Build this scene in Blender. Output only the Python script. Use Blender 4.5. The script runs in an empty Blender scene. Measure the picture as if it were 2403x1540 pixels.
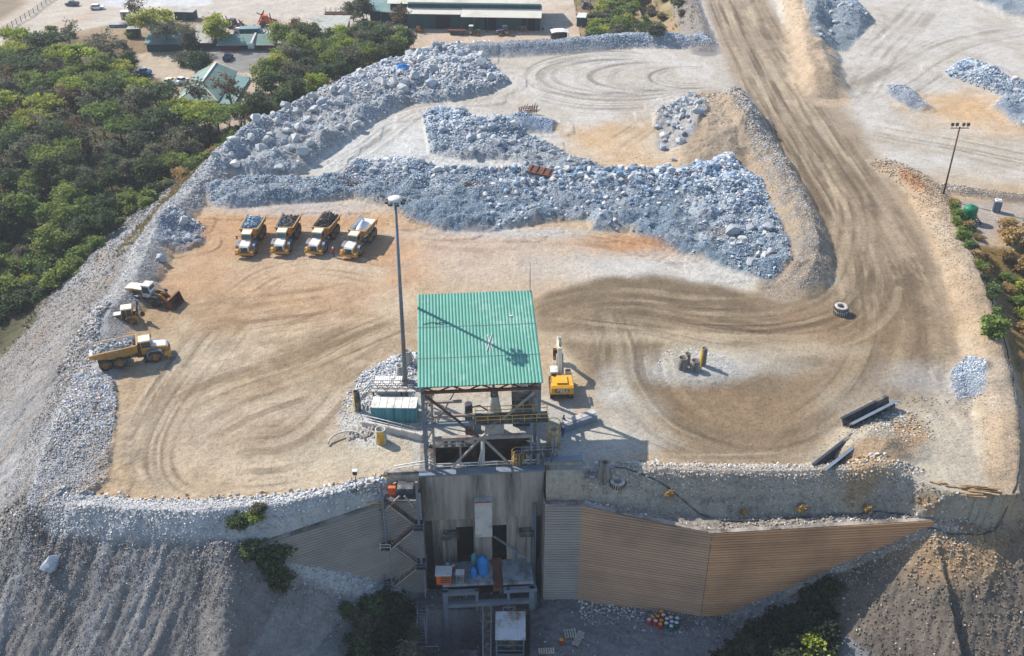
import bpy, math, random
import numpy as np
from mathutils import Vector, Matrix

R = math.radians
SC = bpy.context.scene
COL = SC.collection

# ---------------------------------------------------------------- camera
CAM_H, PITCH, FOC, CU, CV = 87.0, R(32.6), 2452.0, 1201.5, 770.0
cam_d = bpy.data.cameras.new('camera')
cam = bpy.data.objects.new('camera', cam_d); COL.objects.link(cam)
cam.location = (0, 0, CAM_H); cam.rotation_euler = (R(90) - PITCH, 0, 0)
cam_d.sensor_width = 36; cam_d.lens = 36 * FOC / 2403
cam_d.clip_start = 1; cam_d.clip_end = 4000
SC.camera = cam

# ---------------------------------------------------------------- sky and sun
SUN_DIR = Vector((-0.82, 0.57, 0.0)).normalized()      # horizontal direction towards the sun
SUN_EL = R(41.5)
w = bpy.data.worlds.new('World'); SC.world = w; w.use_nodes = True
nt = w.node_tree; bg = nt.nodes['Background']
sky = nt.nodes.new('ShaderNodeTexSky'); sky.sky_type = 'NISHITA'; sky.sun_disc = False
sky.sun_elevation = SUN_EL; sky.sun_rotation = math.atan2(SUN_DIR.x, SUN_DIR.y)
sky.air_density = 1.0; sky.dust_density = 0.6; sky.ozone_density = 2.0
nt.links.new(sky.outputs[0], bg.inputs[0]); bg.inputs[1].default_value = 0.15
sun_d = bpy.data.lights.new('sun', 'SUN'); sun_d.energy = 4.8; sun_d.angle = R(0.5); sun_d.color = (1.0, 0.935, 0.85)
sun = bpy.data.objects.new('sun', sun_d); COL.objects.link(sun)
s3 = Vector((SUN_DIR.x * math.cos(SUN_EL), SUN_DIR.y * math.cos(SUN_EL), math.sin(SUN_EL)))
sun.rotation_euler = s3.to_track_quat('Z', 'Y').to_euler()
SC.view_settings.view_transform = 'Standard'; SC.view_settings.look = 'None'
SC.view_settings.gamma = 1; SC.view_settings.exposure = 0.7
SC.view_settings.use_curve_mapping = False

# ---------------------------------------------------------------- survey: a bearing on the site turned into a point
_c, _s = math.cos(PITCH), math.sin(PITCH)
def ray(u, v):
    y = v - CV
    return u - CU, FOC * _c - y * _s, y * _c + FOC * _s
def at(u, v, z=0.0):
    x, f, d = ray(u, v); t = (CAM_H - z) / d
    return x * t, f * t
def at3(u, v, z=0.0):
    x, y = at(u, v, z); return (x, y, z)
def zat(u, v, Y):
    x, f, d = ray(u, v); t = Y / f
    return x * t, CAM_H - d * t
def W(pts, z=0.0): return [at(u, v, z) for u, v in pts]

# ---------------------------------------------------------------- helpers
def lin(c, g=1.0):
    o = []
    for k in c:
        k = k / 255.0
        o.append((k / 12.92 if k <= 0.04045 else ((k + 0.055) / 1.055) ** 2.4) * g)
    return tuple(o)

def tag(o, label=None, cat=None, group=None, kind=None):
    if label: o['label'] = label
    if cat: o['category'] = cat
    if group: o['group'] = group
    if kind: o['kind'] = kind
    return o

def empty(name, loc=(0, 0, 0), rz=0.0, label=None, cat=None, group=None):
    o = bpy.data.objects.new(name, None); COL.objects.link(o)
    o.empty_display_size = 0.5
    o.location = loc; o.rotation_euler = (0, 0, rz)
    return tag(o, label, cat, group)

def kids(o): return [c for c in bpy.data.objects if c.parent == o]
def copy_tree(o, loc=None, rz=None, label=None, group=None, parent=None, scale=None):
    c = o.copy(); COL.objects.link(c)
    if parent: c.parent = parent
    for ch in list(o.children): copy_tree(ch, parent=c)
    if loc is not None: c.location = loc
    if rz is not None: c.rotation_euler[2] = rz
    if scale is not None: c.scale = (scale,) * 3 if not hasattr(scale, '__len__') else scale
    if label: c['label'] = label
    if group: c['group'] = group
    return c

class MB:
    """collects simple solids into one mesh"""
    def __init__(s): s.v = []; s.f = []; s.sm = []
    def add(s, vs, fs, smooth=False):
        n = len(s.v); s.v += [tuple(v) for v in vs]
        for f in fs: s.f.append([n + i for i in f]); s.sm.append(smooth)
        return s
    def box(s, c, d, rz=0.0, top=None, m=None):
        """centre, size; top = (sx, sy, ox, oy) scale / offset of the upper face"""
        x, y, z = d[0] / 2, d[1] / 2, d[2] / 2
        tx, ty, ox, oy = top if top else (1, 1, 0, 0)
        vs = [(-x, -y, -z), (x, -y, -z), (x, y, -z), (-x, y, -z),
              (-x * tx + ox, -y * ty + oy, z), (x * tx + ox, -y * ty + oy, z), (x * tx + ox, y * ty + oy, z), (-x * tx + ox, y * ty + oy, z)]
        ca, sa = math.cos(rz), math.sin(rz)
        vs = [(a * ca - b * sa + c[0], a * sa + b * ca + c[1], e + c[2]) for a, b, e in vs]
        return s.add(vs, [(0, 3, 2, 1), (4, 5, 6, 7), (0, 1, 5, 4), (1, 2, 6, 5), (2, 3, 7, 6), (3, 0, 4, 7)])
    def b2(s, x0, x1, y0, y1, z0, z1, rz=0.0):
        return s.box(((x0 + x1) / 2, (y0 + y1) / 2, (z0 + z1) / 2), (abs(x1 - x0), abs(y1 - y0), abs(z1 - z0)), rz)
    def bar(s, p, q, w, h=None, up=(0, 0, 1)):
        """box beam from p to q"""
        p, q = Vector(p), Vector(q); h = h or w
        d = (q - p).normalized(); u = Vector(up)
        if abs(d.dot(u)) > 0.98: u = Vector((0, 1, 0))
        a = d.cross(u).normalized(); b = a.cross(d)
        vs = []
        for e in (p, q):
            for i, j in ((-1, -1), (1, -1), (1, 1), (-1, 1)): vs.append(e + a * (i * w / 2) + b * (j * h / 2))
        return s.add(vs, [(3, 2, 1, 0), (4, 5, 6, 7), (0, 1, 5, 4), (1, 2, 6, 5), (2, 3, 7, 6), (3, 0, 4, 7)])
    def cyl(s, p, q, r0, r1=None, n=12, cap=True, smooth=True):
        p, q = Vector(p), Vector(q); r1 = r0 if r1 is None else r1
        d = (q - p).normalized(); u = Vector((0, 0, 1)) if abs(d.z) < 0.95 else Vector((0, 1, 0))
        a = d.cross(u).normalized(); b = d.cross(a)
        vs = []
        for e, r in ((p, r0), (q, r1)):
            for i in range(n):
                t = 2 * math.pi * i / n; vs.append(e + a * (r * math.cos(t)) + b * (r * math.sin(t)))
        k = len(s.v); s.add(vs, [(i, (i + 1) % n, n + (i + 1) % n, n + i) for i in range(n)], smooth)
        if cap:
            s.f.append([k + n - 1 - i for i in range(n)]); s.f.append([k + n + i for i in range(n)]); s.sm += [False, False]
        return s
    def tube(s, pts, r, n=6, closed=False):
        pts = [Vector(p) for p in pts]; m = len(pts); k = len(s.v); vs = []; pa = None
        for i, p in enumerate(pts):
            if closed: d = pts[(i + 1) % m] - pts[i - 1]
            else: d = pts[min(i + 1, m - 1)] - pts[max(i - 1, 0)]
            d.normalize()
            if pa is None:
                u = Vector((0, 0, 1)) if abs(d.z) < 0.95 else Vector((0, 1, 0)); a = d.cross(u).normalized()
            else: a = (pa - d * pa.dot(d)).normalized()
            pa = a; b = d.cross(a)
            for j in range(n):
                t = 2 * math.pi * j / n; vs.append(p + a * (r * math.cos(t)) + b * (r * math.sin(t)))
        fs = []
        for i in range(m if closed else m - 1):
            i2 = (i + 1) % m
            for j in range(n): fs.append((i * n + j, i * n + (j + 1) % n, i2 * n + (j + 1) % n, i2 * n + j))
        if not closed: fs += [tuple(reversed(range(n))), tuple((m - 1) * n + j for j in range(n))]
        return s.add(vs, fs, True)
    def lathe(s, prof, n=16, o=(0, 0, 0), axis='z', smooth=True):
        """prof: (r, h) pairs turned round an axis; closed when first == last"""
        vs = []
        for r, h in prof:
            for i in range(n):
                t = 2 * math.pi * i / n; a, b = r * math.cos(t), r * math.sin(t)
                p = (a, b, h) if axis == 'z' else ((h, a, b) if axis == 'x' else (b, h, a))
                vs.append((p[0] + o[0], p[1] + o[1], p[2] + o[2]))
        fs = []
        for k in range(len(prof) - 1):
            for i in range(n): fs.append((k * n + i, k * n + (i + 1) % n, (k + 1) * n + (i + 1) % n, (k + 1) * n + i))
        return s.add(vs, fs, smooth)
    def prism(s, prof, a0, a1, axis='y', a_in=0.0):
        """polygon prof (u, w) pushed along an axis; a_in tapers nothing, kept simple"""
        n = len(prof)
        def P(u, w_, a): return (u, a, w_) if axis == 'y' else ((a, u, w_) if axis == 'x' else (u, w_, a))
        vs = [P(u, w_, a0) for u, w_ in prof] + [P(u, w_, a1) for u, w_ in prof]
        return s.add(vs, [tuple(range(n)), tuple(range(2 * n - 1, n - 1, -1))] + [(i, n + i, n + (i + 1) % n, (i + 1) % n) for i in range(n)])
    def quad(s, a, b, c, d): return s.add([a, b, c, d], [(0, 1, 2, 3)])
    def sheet(s, a, b, c, d, th=0.05):
        n = (Vector(b) - Vector(a)).cross(Vector(d) - Vector(a)).normalized() * th
        vs = [Vector(p) for p in (a, b, c, d)]; vs += [p - n for p in vs]
        return s.add(vs, [(0, 1, 2, 3), (7, 6, 5, 4), (0, 4, 5, 1), (1, 5, 6, 2), (2, 6, 7, 3), (3, 7, 4, 0)])
    def build(s, name, mat, parent=None, loc=None, rz=None, bevel=0.0):
        me = bpy.data.meshes.new(name); me.from_pydata(s.v, [], s.f)
        me.polygons.foreach_set('use_smooth', s.sm)
        import bmesh
        bm = bmesh.new(); bm.from_mesh(me); bmesh.ops.recalc_face_normals(bm, faces=bm.faces); bm.to_mesh(me); bm.free()
        me.materials.append(mat)
        o = bpy.data.objects.new(name, me); COL.objects.link(o)
        if parent: o.parent = parent
        if loc is not None: o.location = loc
        if rz is not None: o.rotation_euler = (0, 0, rz)
        if bevel:
            b = o.modifiers.new('bevel', 'BEVEL'); b.width = bevel; b.segments = 2; b.limit_method = 'ANGLE'
        return o

# ---------------------------------------------------------------- materials
def new_mat(name):
    m = bpy.data.materials.new(name); m.use_nodes = True
    return m, m.node_tree, m.node_tree.nodes['Principled BSDF']
def N(nt, t, **kw):
    n = nt.nodes.new(t)
    for k, v in kw.items(): setattr(n, k, v)
    return n
def mat(name, c, rough=0.7, metal=0.0, var=0.25, scale=1.2, dirt=None, dirt_amt=0.35, spec=0.3, bump=0.0, bscale=8.0, streak=False):
    """solid colour with mottled wear; dirt = second colour laid on in blotches (streak: in runs down the face)"""
    m, nt, b = new_mat(name)
    tc = N(nt, 'ShaderNodeTexCoord'); mp = N(nt, 'ShaderNodeMapping')
    nt.links.new(tc.outputs['Object'], mp.inputs[0])
    if streak: mp.inputs['Scale'].default_value = (1, 1, 0.12)
    n1 = N(nt, 'ShaderNodeTexNoise'); n1.inputs['Scale'].default_value = scale; n1.inputs['Detail'].default_value = 6; n1.inputs['Roughness'].default_value = 0.65
    nt.links.new(mp.outputs[0], n1.inputs['Vector'])
    r1 = N(nt, 'ShaderNodeMapRange'); r1.inputs[1].default_value = 0.3; r1.inputs[2].default_value = 0.7
    r1.inputs[3].default_value = 1 - var; r1.inputs[4].default_value = 1 + var * 0.6
    nt.links.new(n1.outputs[0], r1.inputs[0])
    mul = N(nt, 'ShaderNodeMixRGB', blend_type='MULTIPLY'); mul.inputs[0].default_value = 1
    mul.inputs[1].default_value = (*c, 1); nt.links.new(r1.outputs[0], mul.inputs[2])
    out = mul.outputs[0]
    if dirt:
        n2 = N(nt, 'ShaderNodeTexNoise'); n2.inputs['Scale'].default_value = scale * 0.7; n2.inputs['Detail'].default_value = 8; n2.inputs['Roughness'].default_value = 0.7
        mp2 = N(nt, 'ShaderNodeMapping'); mp2.inputs['Location'].default_value = (31, 7, 3)
        if streak: mp2.inputs['Scale'].default_value = (1.6, 1.6, 0.15)
        nt.links.new(tc.outputs['Object'], mp2.inputs[0]); nt.links.new(mp2.outputs[0], n2.inputs['Vector'])
        r2 = N(nt, 'ShaderNodeMapRange'); r2.inputs[1].default_value = 0.62 - dirt_amt * 0.4; r2.inputs[2].default_value = 0.75 - dirt_amt * 0.25
        nt.links.new(n2.outputs[0], r2.inputs[0])
        mx = N(nt, 'ShaderNodeMixRGB'); mx.inputs[2].default_value = (*dirt, 1)
        nt.links.new(r2.outputs[0], mx.inputs[0]); nt.links.new(out, mx.inputs[1]); out = mx.outputs[0]
    nt.links.new(out, b.inputs['Base Color'])
    b.inputs['Roughness'].default_value = rough; b.inputs['Metallic'].default_value = metal
    b.inputs['Specular IOR Level'].default_value = spec
    if bump:
        n3 = N(nt, 'ShaderNodeTexNoise'); n3.inputs['Scale'].default_value = bscale; n3.inputs['Detail'].default_value = 5
        nt.links.new(tc.outputs['Object'], n3.inputs['Vector'])
        bp = N(nt, 'ShaderNodeBump'); bp.inputs['Strength'].default_value = bump; bp.inputs['Distance'].default_value = 0.1
        nt.links.new(n3.outputs[0], bp.inputs['Height']); nt.links.new(bp.outputs[0], b.inputs['Normal'])
    return m
# ================================================================ terrain
rng = np.random.default_rng(7); random.seed(7)
_TAB = rng.random((8, 256, 256)).astype(np.float32)
def vnoise(x, y, k=0):
    x = np.asarray(x, np.float32); y = np.asarray(y, np.float32)
    xi = np.floor(x).astype(np.int64); yi = np.floor(y).astype(np.int64)
    fx = x - xi; fy = y - yi; fx = fx * fx * (3 - 2 * fx); fy = fy * fy * (3 - 2 * fy)
    T = _TAB[k % 8]; a = T[xi % 256, yi % 256]; b = T[(xi + 1) % 256, yi % 256]; c = T[xi % 256, (yi + 1) % 256]; d = T[(xi + 1) % 256, (yi + 1) % 256]
    return a + (b - a) * fx + (c - a) * fy + (a - b - c + d) * fx * fy
def fbm(x, y, o=4, k=0, g=0.5):
    s = 0; a = 1; t = 0
    for i in range(o):
        s = s + a * vnoise(x * 2 ** i + 17.3 * i, y * 2 ** i + 9.1 * i, k + i); t += a; a *= g
    return s / t                                          # 0..1
def sstep(a, b, x):
    t = np.clip((x - a) / (b - a), 0, 1); return t * t * (3 - 2 * t)
def spline(pts, n=6):
    P = [np.array(p, float) for p in pts]; P = [2 * P[0] - P[1]] + P + [2 * P[-1] - P[-2]]; out = []
    for i in range(1, len(P) - 2):
        a, b, c, d = P[i - 1:i + 3]
        for j in range(n):
            t = j / n
            out.append(0.5 * (2 * b + (c - a) * t + (2 * a - 5 * b + 4 * c - d) * t * t + (3 * b - a - 3 * c + d) * t ** 3))
    out.append(P[-2]); return np.array(out)
def inside(poly, x, y):
    poly = np.asarray(poly); r = np.zeros(x.shape, bool); j = len(poly) - 1
    for i in range(len(poly)):
        xi, yi = poly[i]; xj, yj = poly[j]
        if yi != yj: r ^= ((yi > y) != (yj > y)) & (x < (xj - xi) * (y - yi) / (yj - yi) + xi)
        j = i
    return r
def linedist(pts, x, y, reach, closed=False):
    """distance, signed side, run length and 0..1 position to a polyline, only within reach"""
    pts = np.asarray(pts, float)
    if closed: pts = np.vstack([pts, pts[:1]])
    D = np.full(x.shape, 1e9, np.float32); S = np.zeros(x.shape, np.float32); L = np.zeros(x.shape, np.float32)
    m = (x > pts[:, 0].min() - reach) & (x < pts[:, 0].max() + reach) & (y > pts[:, 1].min() - reach) & (y < pts[:, 1].max() + reach)
    xs_, ys_ = x[m], y[m]; d = np.full(xs_.shape, 1e9); sg = np.zeros(xs_.shape); ln = np.zeros(xs_.shape); run = 0.0
    for (ax, ay), (bx, by) in zip(pts[:-1], pts[1:]):
        ex, ey = bx - ax, by - ay; l = math.hypot(ex, ey)
        if l < 1e-6: continue
        t = np.clip(((xs_ - ax) * ex + (ys_ - ay) * ey) / (l * l), 0, 1)
        q = np.hypot(xs_ - ax - t * ex, ys_ - ay - t * ey); u = q < d
        cr = ex * (ys_ - ay) - ey * (xs_ - ax)
        d[u] = q[u]; sg[u] = np.sign(cr[u]); ln[u] = run + t[u] * l; run += l
    D[m] = d; S[m] = sg; L[m] = ln
    return D, S, L, run
def polysd(poly, x, y, reach=60):
    """+ inside, - outside"""
    D, _, _, _ = linedist(poly, x, y, reach, True)
    return np.where(inside(poly, x, y), D, -D)

def axis(segs):
    out = []
    for a, b, st in segs: out.append(np.arange(a, b - st * 0.5, st))
    return np.concatenate(out + [[segs[-1][1]]])
GX = axis([(-900, -340, 40), (-340, -112, 3.0), (-112, -72, 0.5), (-72, 64, 0.22), (64, 104, 0.5), (104, 156, 0.9), (156, 340, 3.0), (340, 900, 40)])
GY = axis([(30, 74, 1.0), (74, 80, 0.5), (80, 140, 0.2), (140, 205, 0.28), (205, 300, 0.5), (300, 400, 0.9), (400, 420, 2), (420, 1200, 30)])
X, Y = np.meshgrid(GX, GY); X = X.astype(np.float32); Y = Y.astype(np.float32)

# ---- outline of the made-up ground at level 0 (its top edge)
PL = np.array(W([(930, 1112), (905, 1122), (780, 1170), (640, 1196), (450, 1208), (300, 1206), (170, 1195), (75, 1182), (95, 1080), (140, 960), (195, 860), (228, 765),
     (290, 690), (340, 580), (398, 505), (458, 440), (516, 378), (640, 290), (730, 235), (850, 175), (1000, 130), (1140, 120), (1300, 112), (1480, 97), (1640, 97),
     (1652, 60), (1628, 0), (1600, -120), (3300, -120), (3100, 440), (2560, 462), (2430, 480), (2420, 560), (2370, 580), (2290, 570), (2250, 560), (2280, 640), (2318, 730),
     (2345, 830), (2372, 950), (2392, 1080), (2396, 1160), (2330, 1166), (2210, 1150), (2140, 1118), (1950, 1116), (1700, 1118), (1560, 1114), (1420, 1110), (1365, 1104)]))
WL0, WL1 = (-32.5, 91.4), (-11.7, 100.9)
WR = [(4.2, 99.2), (8.8, 99.2), (24.8, 95.4), (53.0, 97.3)]
wx = [-60, WL0[0], WL1[0], -11.6, 4.1, WR[0][0], WR[1][0], WR[2][0], WR[3][0], 90]
wy = [91.0, WL0[1], WL1[1], 103.0, 104.1, WR[0][1], WR[1][1], WR[2][1], WR[3][1], 97.6]
ledge_x = [-60, -32.5, -16, 4, 10, 24.8, 53, 60]
ledge_z = [-3.4, -3.4, -2.6, -3.0, -3.2, -4.4, -4.0, -4.0]
def wall_y(x): return np.interp(x, wx, wy)
def ledge(x): return np.interp(x, ledge_x, ledge_z)

sd = polysd(PL, X, Y, 90)
dout = np.clip(-sd, 0, 400)
n_big = fbm(X * 0.05, Y * 0.05, 4, 1); n_mid = fbm(X * 0.3, Y * 0.3, 4, 2); n_sm = fbm(X * 1.6, Y * 1.6, 3, 3)
# natural ground round about: woodland lower on the left, yard behind, scrub on the right
Zlow = -14 + 7.0 * sstep(170, 262, Y) + 0.8 * (n_big - 0.5) * 2
Zlow = np.where(X > 60, -7 - 6 * sstep(200, 110, Y) - 0.05 * np.clip(X - 60, 0, 80), Zlow)
Zlow = Zlow * np.where(X > 45, np.where(Y > 250, 0.7, 1), 1)
kk = np.where((Y > 245) & (X > 0), 0.34, 0.58)
kk = np.where(X < -45, .58 + .26 * sstep(150, 102, Y), kk); Zlow = np.where((X < -45) & (Y < 165), Zlow + (-34 - Zlow) * sstep(160, 108, Y), Zlow)
kk = np.where((X > 40) & (Y > 98), 0.5, kk)
Zslope = -dout * kk
Z = np.where(sd > 0, 0, np.maximum(Zlow, Zslope))
# front: banks, ledges and the deep loading pit
front = (Y < 112) & ((sd <= 0) | ((X > -15.2) & (X < 8.6) & (Y < 103)))
sx = X - .38 * Y + 3.0 * fbm(X * .08, Y * .08, 2, 3); gl = fbm(sx * 0.42, Y * 0.06, 4, 4); gl2 = fbm(sx * 1.3, Y * 0.14, 4, 5)
k_front = 0.86
zf = -dout * k_front
gull = (np.abs(gl - 0.5) * 2.0 + 0.6 * gl2 - 0.7) * np.clip(dout / 3, 0, 1) * (0.5 + .9 * fbm(X * .07, Y * .07, 2, 6))
zf = zf + gull * np.where(X < 0, .62, 1.0)
dw = wall_y(X) + 0.5 - Y                               # distance in front of the walls
FL = -20.0 + 1.2 * sstep(10, 30, X) + 0.15 * n_mid
midzone = (X > -32.5) & (X < 53.0)
bank = np.maximum(ledge(X), -dout * 1.55)
pit_l = -3.6 - (X + 32.5) * 0.80 - np.clip(dw, 0, 99) * 0.50 + gull * 0.5
pit_r = -4.0 - (53.0 - X) * 0.575 - np.clip(dw, 0, 99) * 0.50 + gull * 0.5
pit = np.maximum(FL, np.maximum(np.where(X < 0, pit_l, -99), np.where(X > 0, pit_r, -99)))
pit = np.minimum(pit, ledge(X) - 0.1)
zm = np.where(dw > 0, pit, bank)
zl = np.minimum(-3.6 * np.clip(dout / 2.5, 0, 1), zf) ; zl = np.maximum(zf, np.where(X < -32.5, -60, -60))
zr = np.maximum(np.where(dw > 0, -4.0 - dw * 0.60 + gull * 0.55, bank), -40)
zr = np.where(X > 53, zr - np.clip(X - 58, 0, 60) * 0.10, zr)
bl = sstep(-37, -32.5, X)                               # blend the open slope into the pit side
zleft = zf * (1 - bl) + np.minimum(np.where(dw > 0, pit_l, bank), zf + 6) * bl
Zf = np.where(X <= -32.5, zleft, np.where(X < 53.0, zm, zr))
m_front = front & (X < 70)
wfar = sstep(62, 70, X)
Z = np.where(m_front, np.where(X > 62, Zf * (1 - wfar) + np.maximum(Zlow, Zslope) * wfar, Zf), Z)
far_left = sstep(-66, -74, X) * front
Z = np.where(front & (X < -60), np.where(dout > 0, np.maximum(-dout * kk, Zlow) + gull * 0.5 * sstep(111, 98, Y), Z), Z)
Z = np.maximum(Z, np.where(Y < 112, -34, -99))
# the crusher stands in a notch: keep ground clear of its walls, dump pocket behind the front wall
XB = -11.6 + (X + 11.6) * math.cos(R(4)) + (Y - 101) * math.sin(R(4)); YB = 101 - (X + 11.6) * math.sin(R(4)) + (Y - 101) * math.cos(R(4))     # the building stands 4 degrees askew
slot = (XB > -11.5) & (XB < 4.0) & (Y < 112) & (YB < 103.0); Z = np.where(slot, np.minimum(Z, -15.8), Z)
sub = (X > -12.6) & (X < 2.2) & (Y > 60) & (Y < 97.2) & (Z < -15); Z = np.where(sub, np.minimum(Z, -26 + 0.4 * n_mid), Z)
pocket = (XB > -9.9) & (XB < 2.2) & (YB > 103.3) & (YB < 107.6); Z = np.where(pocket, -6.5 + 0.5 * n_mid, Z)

Z0 = Z.copy()
# ---- windrows
def ridge(pts, h, w, z=0.0, closed=False, rough=0.35):
    global Z
    p = spline(W(pts, z), 5)
    D, S, L, T = linedist(p, X, Y, w + 2)
    n = 0.75 + 0.5 * fbm(X * 0.25, Y * 0.25, 3, 6)
    end = np.clip(np.minimum(L, T - L) / (w * 1.2), 0.0, 1) ** 0.7
    t = np.clip(1 - D / (w * (0.85 + 0.3 * n_mid)), 0, 1)
    prof = np.minimum(t * 1.35, 1 - (1 - t) ** 2 * 0.35) * (1 - rough * 0.3 * n_sm)
    Z = np.where(D < w * 1.3, np.maximum(Z, np.minimum(Z, 50) + h * prof * n * end), Z)
    return D
RID = {}
RID['left'] = ridge([(225, 800), (238, 740), (296, 668), (350, 548), (406, 486), (462, 428), (522, 368), (640, 278)], 2.6, 5.0, 1.5)
RID['top'] = ridge([(990, 120), (1140, 112), (1300, 104), (1480, 90), (1640, 92)], 2.6, 4.5, 1.5)
RID['mound'] = ridge([(1690, 222), (1700, 270), (1690, 330), (1700, 372)], 4.6, 11, 2)
RID['mid'] = ridge([(1700, 228), (1762, 300), (1806, 370), (1846, 440), (1880, 515), (1898, 590), (1880, 640), (1836, 662)], 3.2, 5.0, 1.5)
RID['right'] = ridge([(2085, 382), (2160, 428), (2205, 490), (2250, 580), (2292, 690), (2318, 790), (2340, 880), (2368, 1000), (2380, 1120)], 1.7, 4.2, 0.8)
RID['bank'] = ridge([(1862, -60), (1886, 14), (1922, 158), (1948, 208)], 4.0, 7.0, 2.5)
RID['roadtop'] = ridge([(1594, -60), (1612, 0), (1642, 80), (1656, 114)], 1.8, 4.5, 1)
RID['front'] = ridge([(1420, 1106), (1600, 1108), (1800, 1112), (2000, 1110), (2140, 1112)], 0.9, 2.2, 0.3)
RID['tank'] = ridge([(2225, 438), (2300, 452), (2410, 466), (2600, 480)], 1.0, 2.6, 0.4)
RID['rim'] = ridge([(880, 1150), (760, 1176), (640, 1192), (450, 1202), (300, 1200), (150, 1190)], 0.8, 2.8, 0.3)
RID['heap'] = ridge([(1985, 1090), (2060, 1045), (2110, 1000)], 2.4, 5.5, 0.6)

# ---- heaps of blasted rock
def mounds(poly, n, r, h, base=0.0, seed=0, edge=3.0, jit=0.5):
    """many tipped loads inside an outline, each a rounded cone"""
    global Z
    P = np.array(W(poly)); rg = np.random.default_rng(seed)
    x0, y0 = P.min(0); x1, y1 = P.max(0)
    sdp = polysd(P, X, Y, 12)
    add = base * np.clip(sdp / edge, 0, 1)
    pts = []
    tries = 0
    while len(pts) < n and tries < 6000:
        tries += 1
        q = np.array([rg.uniform(x0, x1), rg.uniform(y0, y1)])
        if not inside(P, q[:1], q[1:])[0]: continue
        if all(np.hypot(*(q - p)) > r * 0.75 for p in pts): pts.append(q)
    for q in pts:
        rr = r * rg.uniform(0.8, 1.25); hh = h * rg.uniform(0.6, 1.25)
        ix = slice(*np.searchsorted(GX, [q[0] - rr, q[0] + rr])); iy = slice(*np.searchsorted(GY, [q[1] - rr, q[1] + rr]))
        d = np.hypot(X[iy, ix] - q[0], Y[iy, ix] - q[1]) / (rr * (0.85 + 0.3 * n_mid[iy, ix]))
        c = hh * np.clip(1.12 - d, 0, 1) ** 0.9
        add[iy, ix] = np.maximum(add[iy, ix], np.minimum(c, 0.2 + np.clip(sdp[iy, ix] + 1.0, 0, 9) * 0.9))
    lump = (n_sm - 0.45) * 0.55 + (n_mid - 0.5) * 0.9
    m = (sdp > -2) | (add > 0)
    Z = np.where(m, Z + np.maximum(add + np.where(add > 0.1, lump * np.clip(add, 0, 1), 0), 0), Z)
    return sdp, P
HEAP = {}
HP = {
 'A': [(500, 415), (560, 355), (650, 285), (740, 230), (850, 175), (1000, 132), (1130, 140), (1190, 195), (1140, 222), (1060, 238), (955, 245), (880, 285), (790, 350), (700, 412), (600, 425)],
 'B': [(1000, 280), (1050, 265), (1110, 285), (1185, 300), (1250, 330), (1340, 368), (1420, 405), (1340, 418), (1240, 408), (1200, 375), (1080, 375), (1015, 362)],
 'C': [(495, 455), (560, 430), (700, 428), (800, 425), (830, 395), (950, 388), (1030, 405), (1200, 412), (1330, 420), (1450, 408), (1600, 405), (1710, 388), (1775, 430), (1805, 500), (1838, 580), (1845, 640),
       (1810, 660), (1710, 630), (1640, 605), (1560, 580), (1480, 545), (1395, 540), (1385, 515), (1270, 522), (1150, 542), (1040, 540), (965, 520), (915, 485), (830, 466), (740, 474), (640, 480), (540, 488), (500, 480)],
 'D': [(1540, 272), (1620, 236), (1655, 262), (1652, 300), (1600, 352), (1548, 352)],
 'E': [(1880, -40), (1970, -40), (2010, 15), (2044, 50), (2010, 85), (1985, 120), (1910, 118), (1888, 60)],
 'F': [(2222, 176), (2262, 152), (2310, 165), (2370, 200), (2440, 215), (2440, 310), (2390, 300), (2330, 262), (2360, 230), (2290, 205)],
 'G': [(2220, -20), (2290, 5), (2360, 35), (2430, 45), (2460, -40)],
 'H': [(1175, 290), (1230, 278), (1300, 292), (1290, 312), (1200, 312)],
 'I': [(200, 880), (255, 900), (265, 960), (250, 1060), (240, 1130), (180, 1180), (90, 1170), (110, 1080), (150, 980)],
 'J': [(380, 545), (420, 515), (475, 535), (470, 575), (420, 592), (378, 585)],
 'K': [(2235, 890), (2270, 850), (2300, 870), (2295, 930), (2250, 935)],
 'M': [(2085, 205), (2120, 205), (2185, 255), (2150, 262), (2105, 240)],
}
HEAP['A'] = mounds(HP['A'], 34, 8.0, 3.0, 1.6, 1, 5)
HEAP['B'] = mounds(HP['B'], 14, 6.5, 2.4, 0.9, 2, 4)
HEAP['C'] = mounds(HP['C'], 120, 5.4, 2.2, 0.45, 3, 4)
HEAP['D'] = mounds(HP['D'], 5, 6.0, 2.0, 0.6, 4, 4)
HEAP['E'] = mounds(HP['E'], 9, 9.0, 3.4, 0.8, 5, 4)
HEAP['F'] = mounds(HP['F'], 12, 7.0, 2.6, 0.6, 6, 4)
HEAP['G'] = mounds(HP['G'], 8, 8.0, 3.0, 0.8, 7, 4)
HEAP['H'] = mounds(HP['H'], 4, 5.0, 1.8, 0.3, 8, 3)
HEAP['I'] = mounds(HP['I'], 12, 4.5, .8, 0.15, 9, 4)
HEAP['J'] = mounds(HP['J'], 4, 4.5, 1.0, 0.3, 10, 3)
HEAP['K'] = mounds(HP['K'], 3, 4.5, 0.7, 0.2, 11, 3)
HEAP['M'] = mounds(HP['M'], 6, 3.5, 0.9, 0.2, 12, 3)
# stony ground behind the crusher, round the upright pipes
SKIRT = W([(985, 840), (930, 850), (870, 885), (835, 930), (815, 990), (840, 1040), (990, 1040)])
sk = polysd(SKIRT, X, Y, 10)
ISLE = W([(1580, 870), (1600, 845), (1660, 850), (1690, 868), (1670, 885), (1610, 888)])
isl = polysd(ISLE, X, Y, 20)
Z = Z + 0.35 * sstep(-4, 1, isl) * (0.6 + 0.8 * n_sm)
Z = Z + 0.25 * sstep(-2, 2, sk) * n_sm
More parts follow.
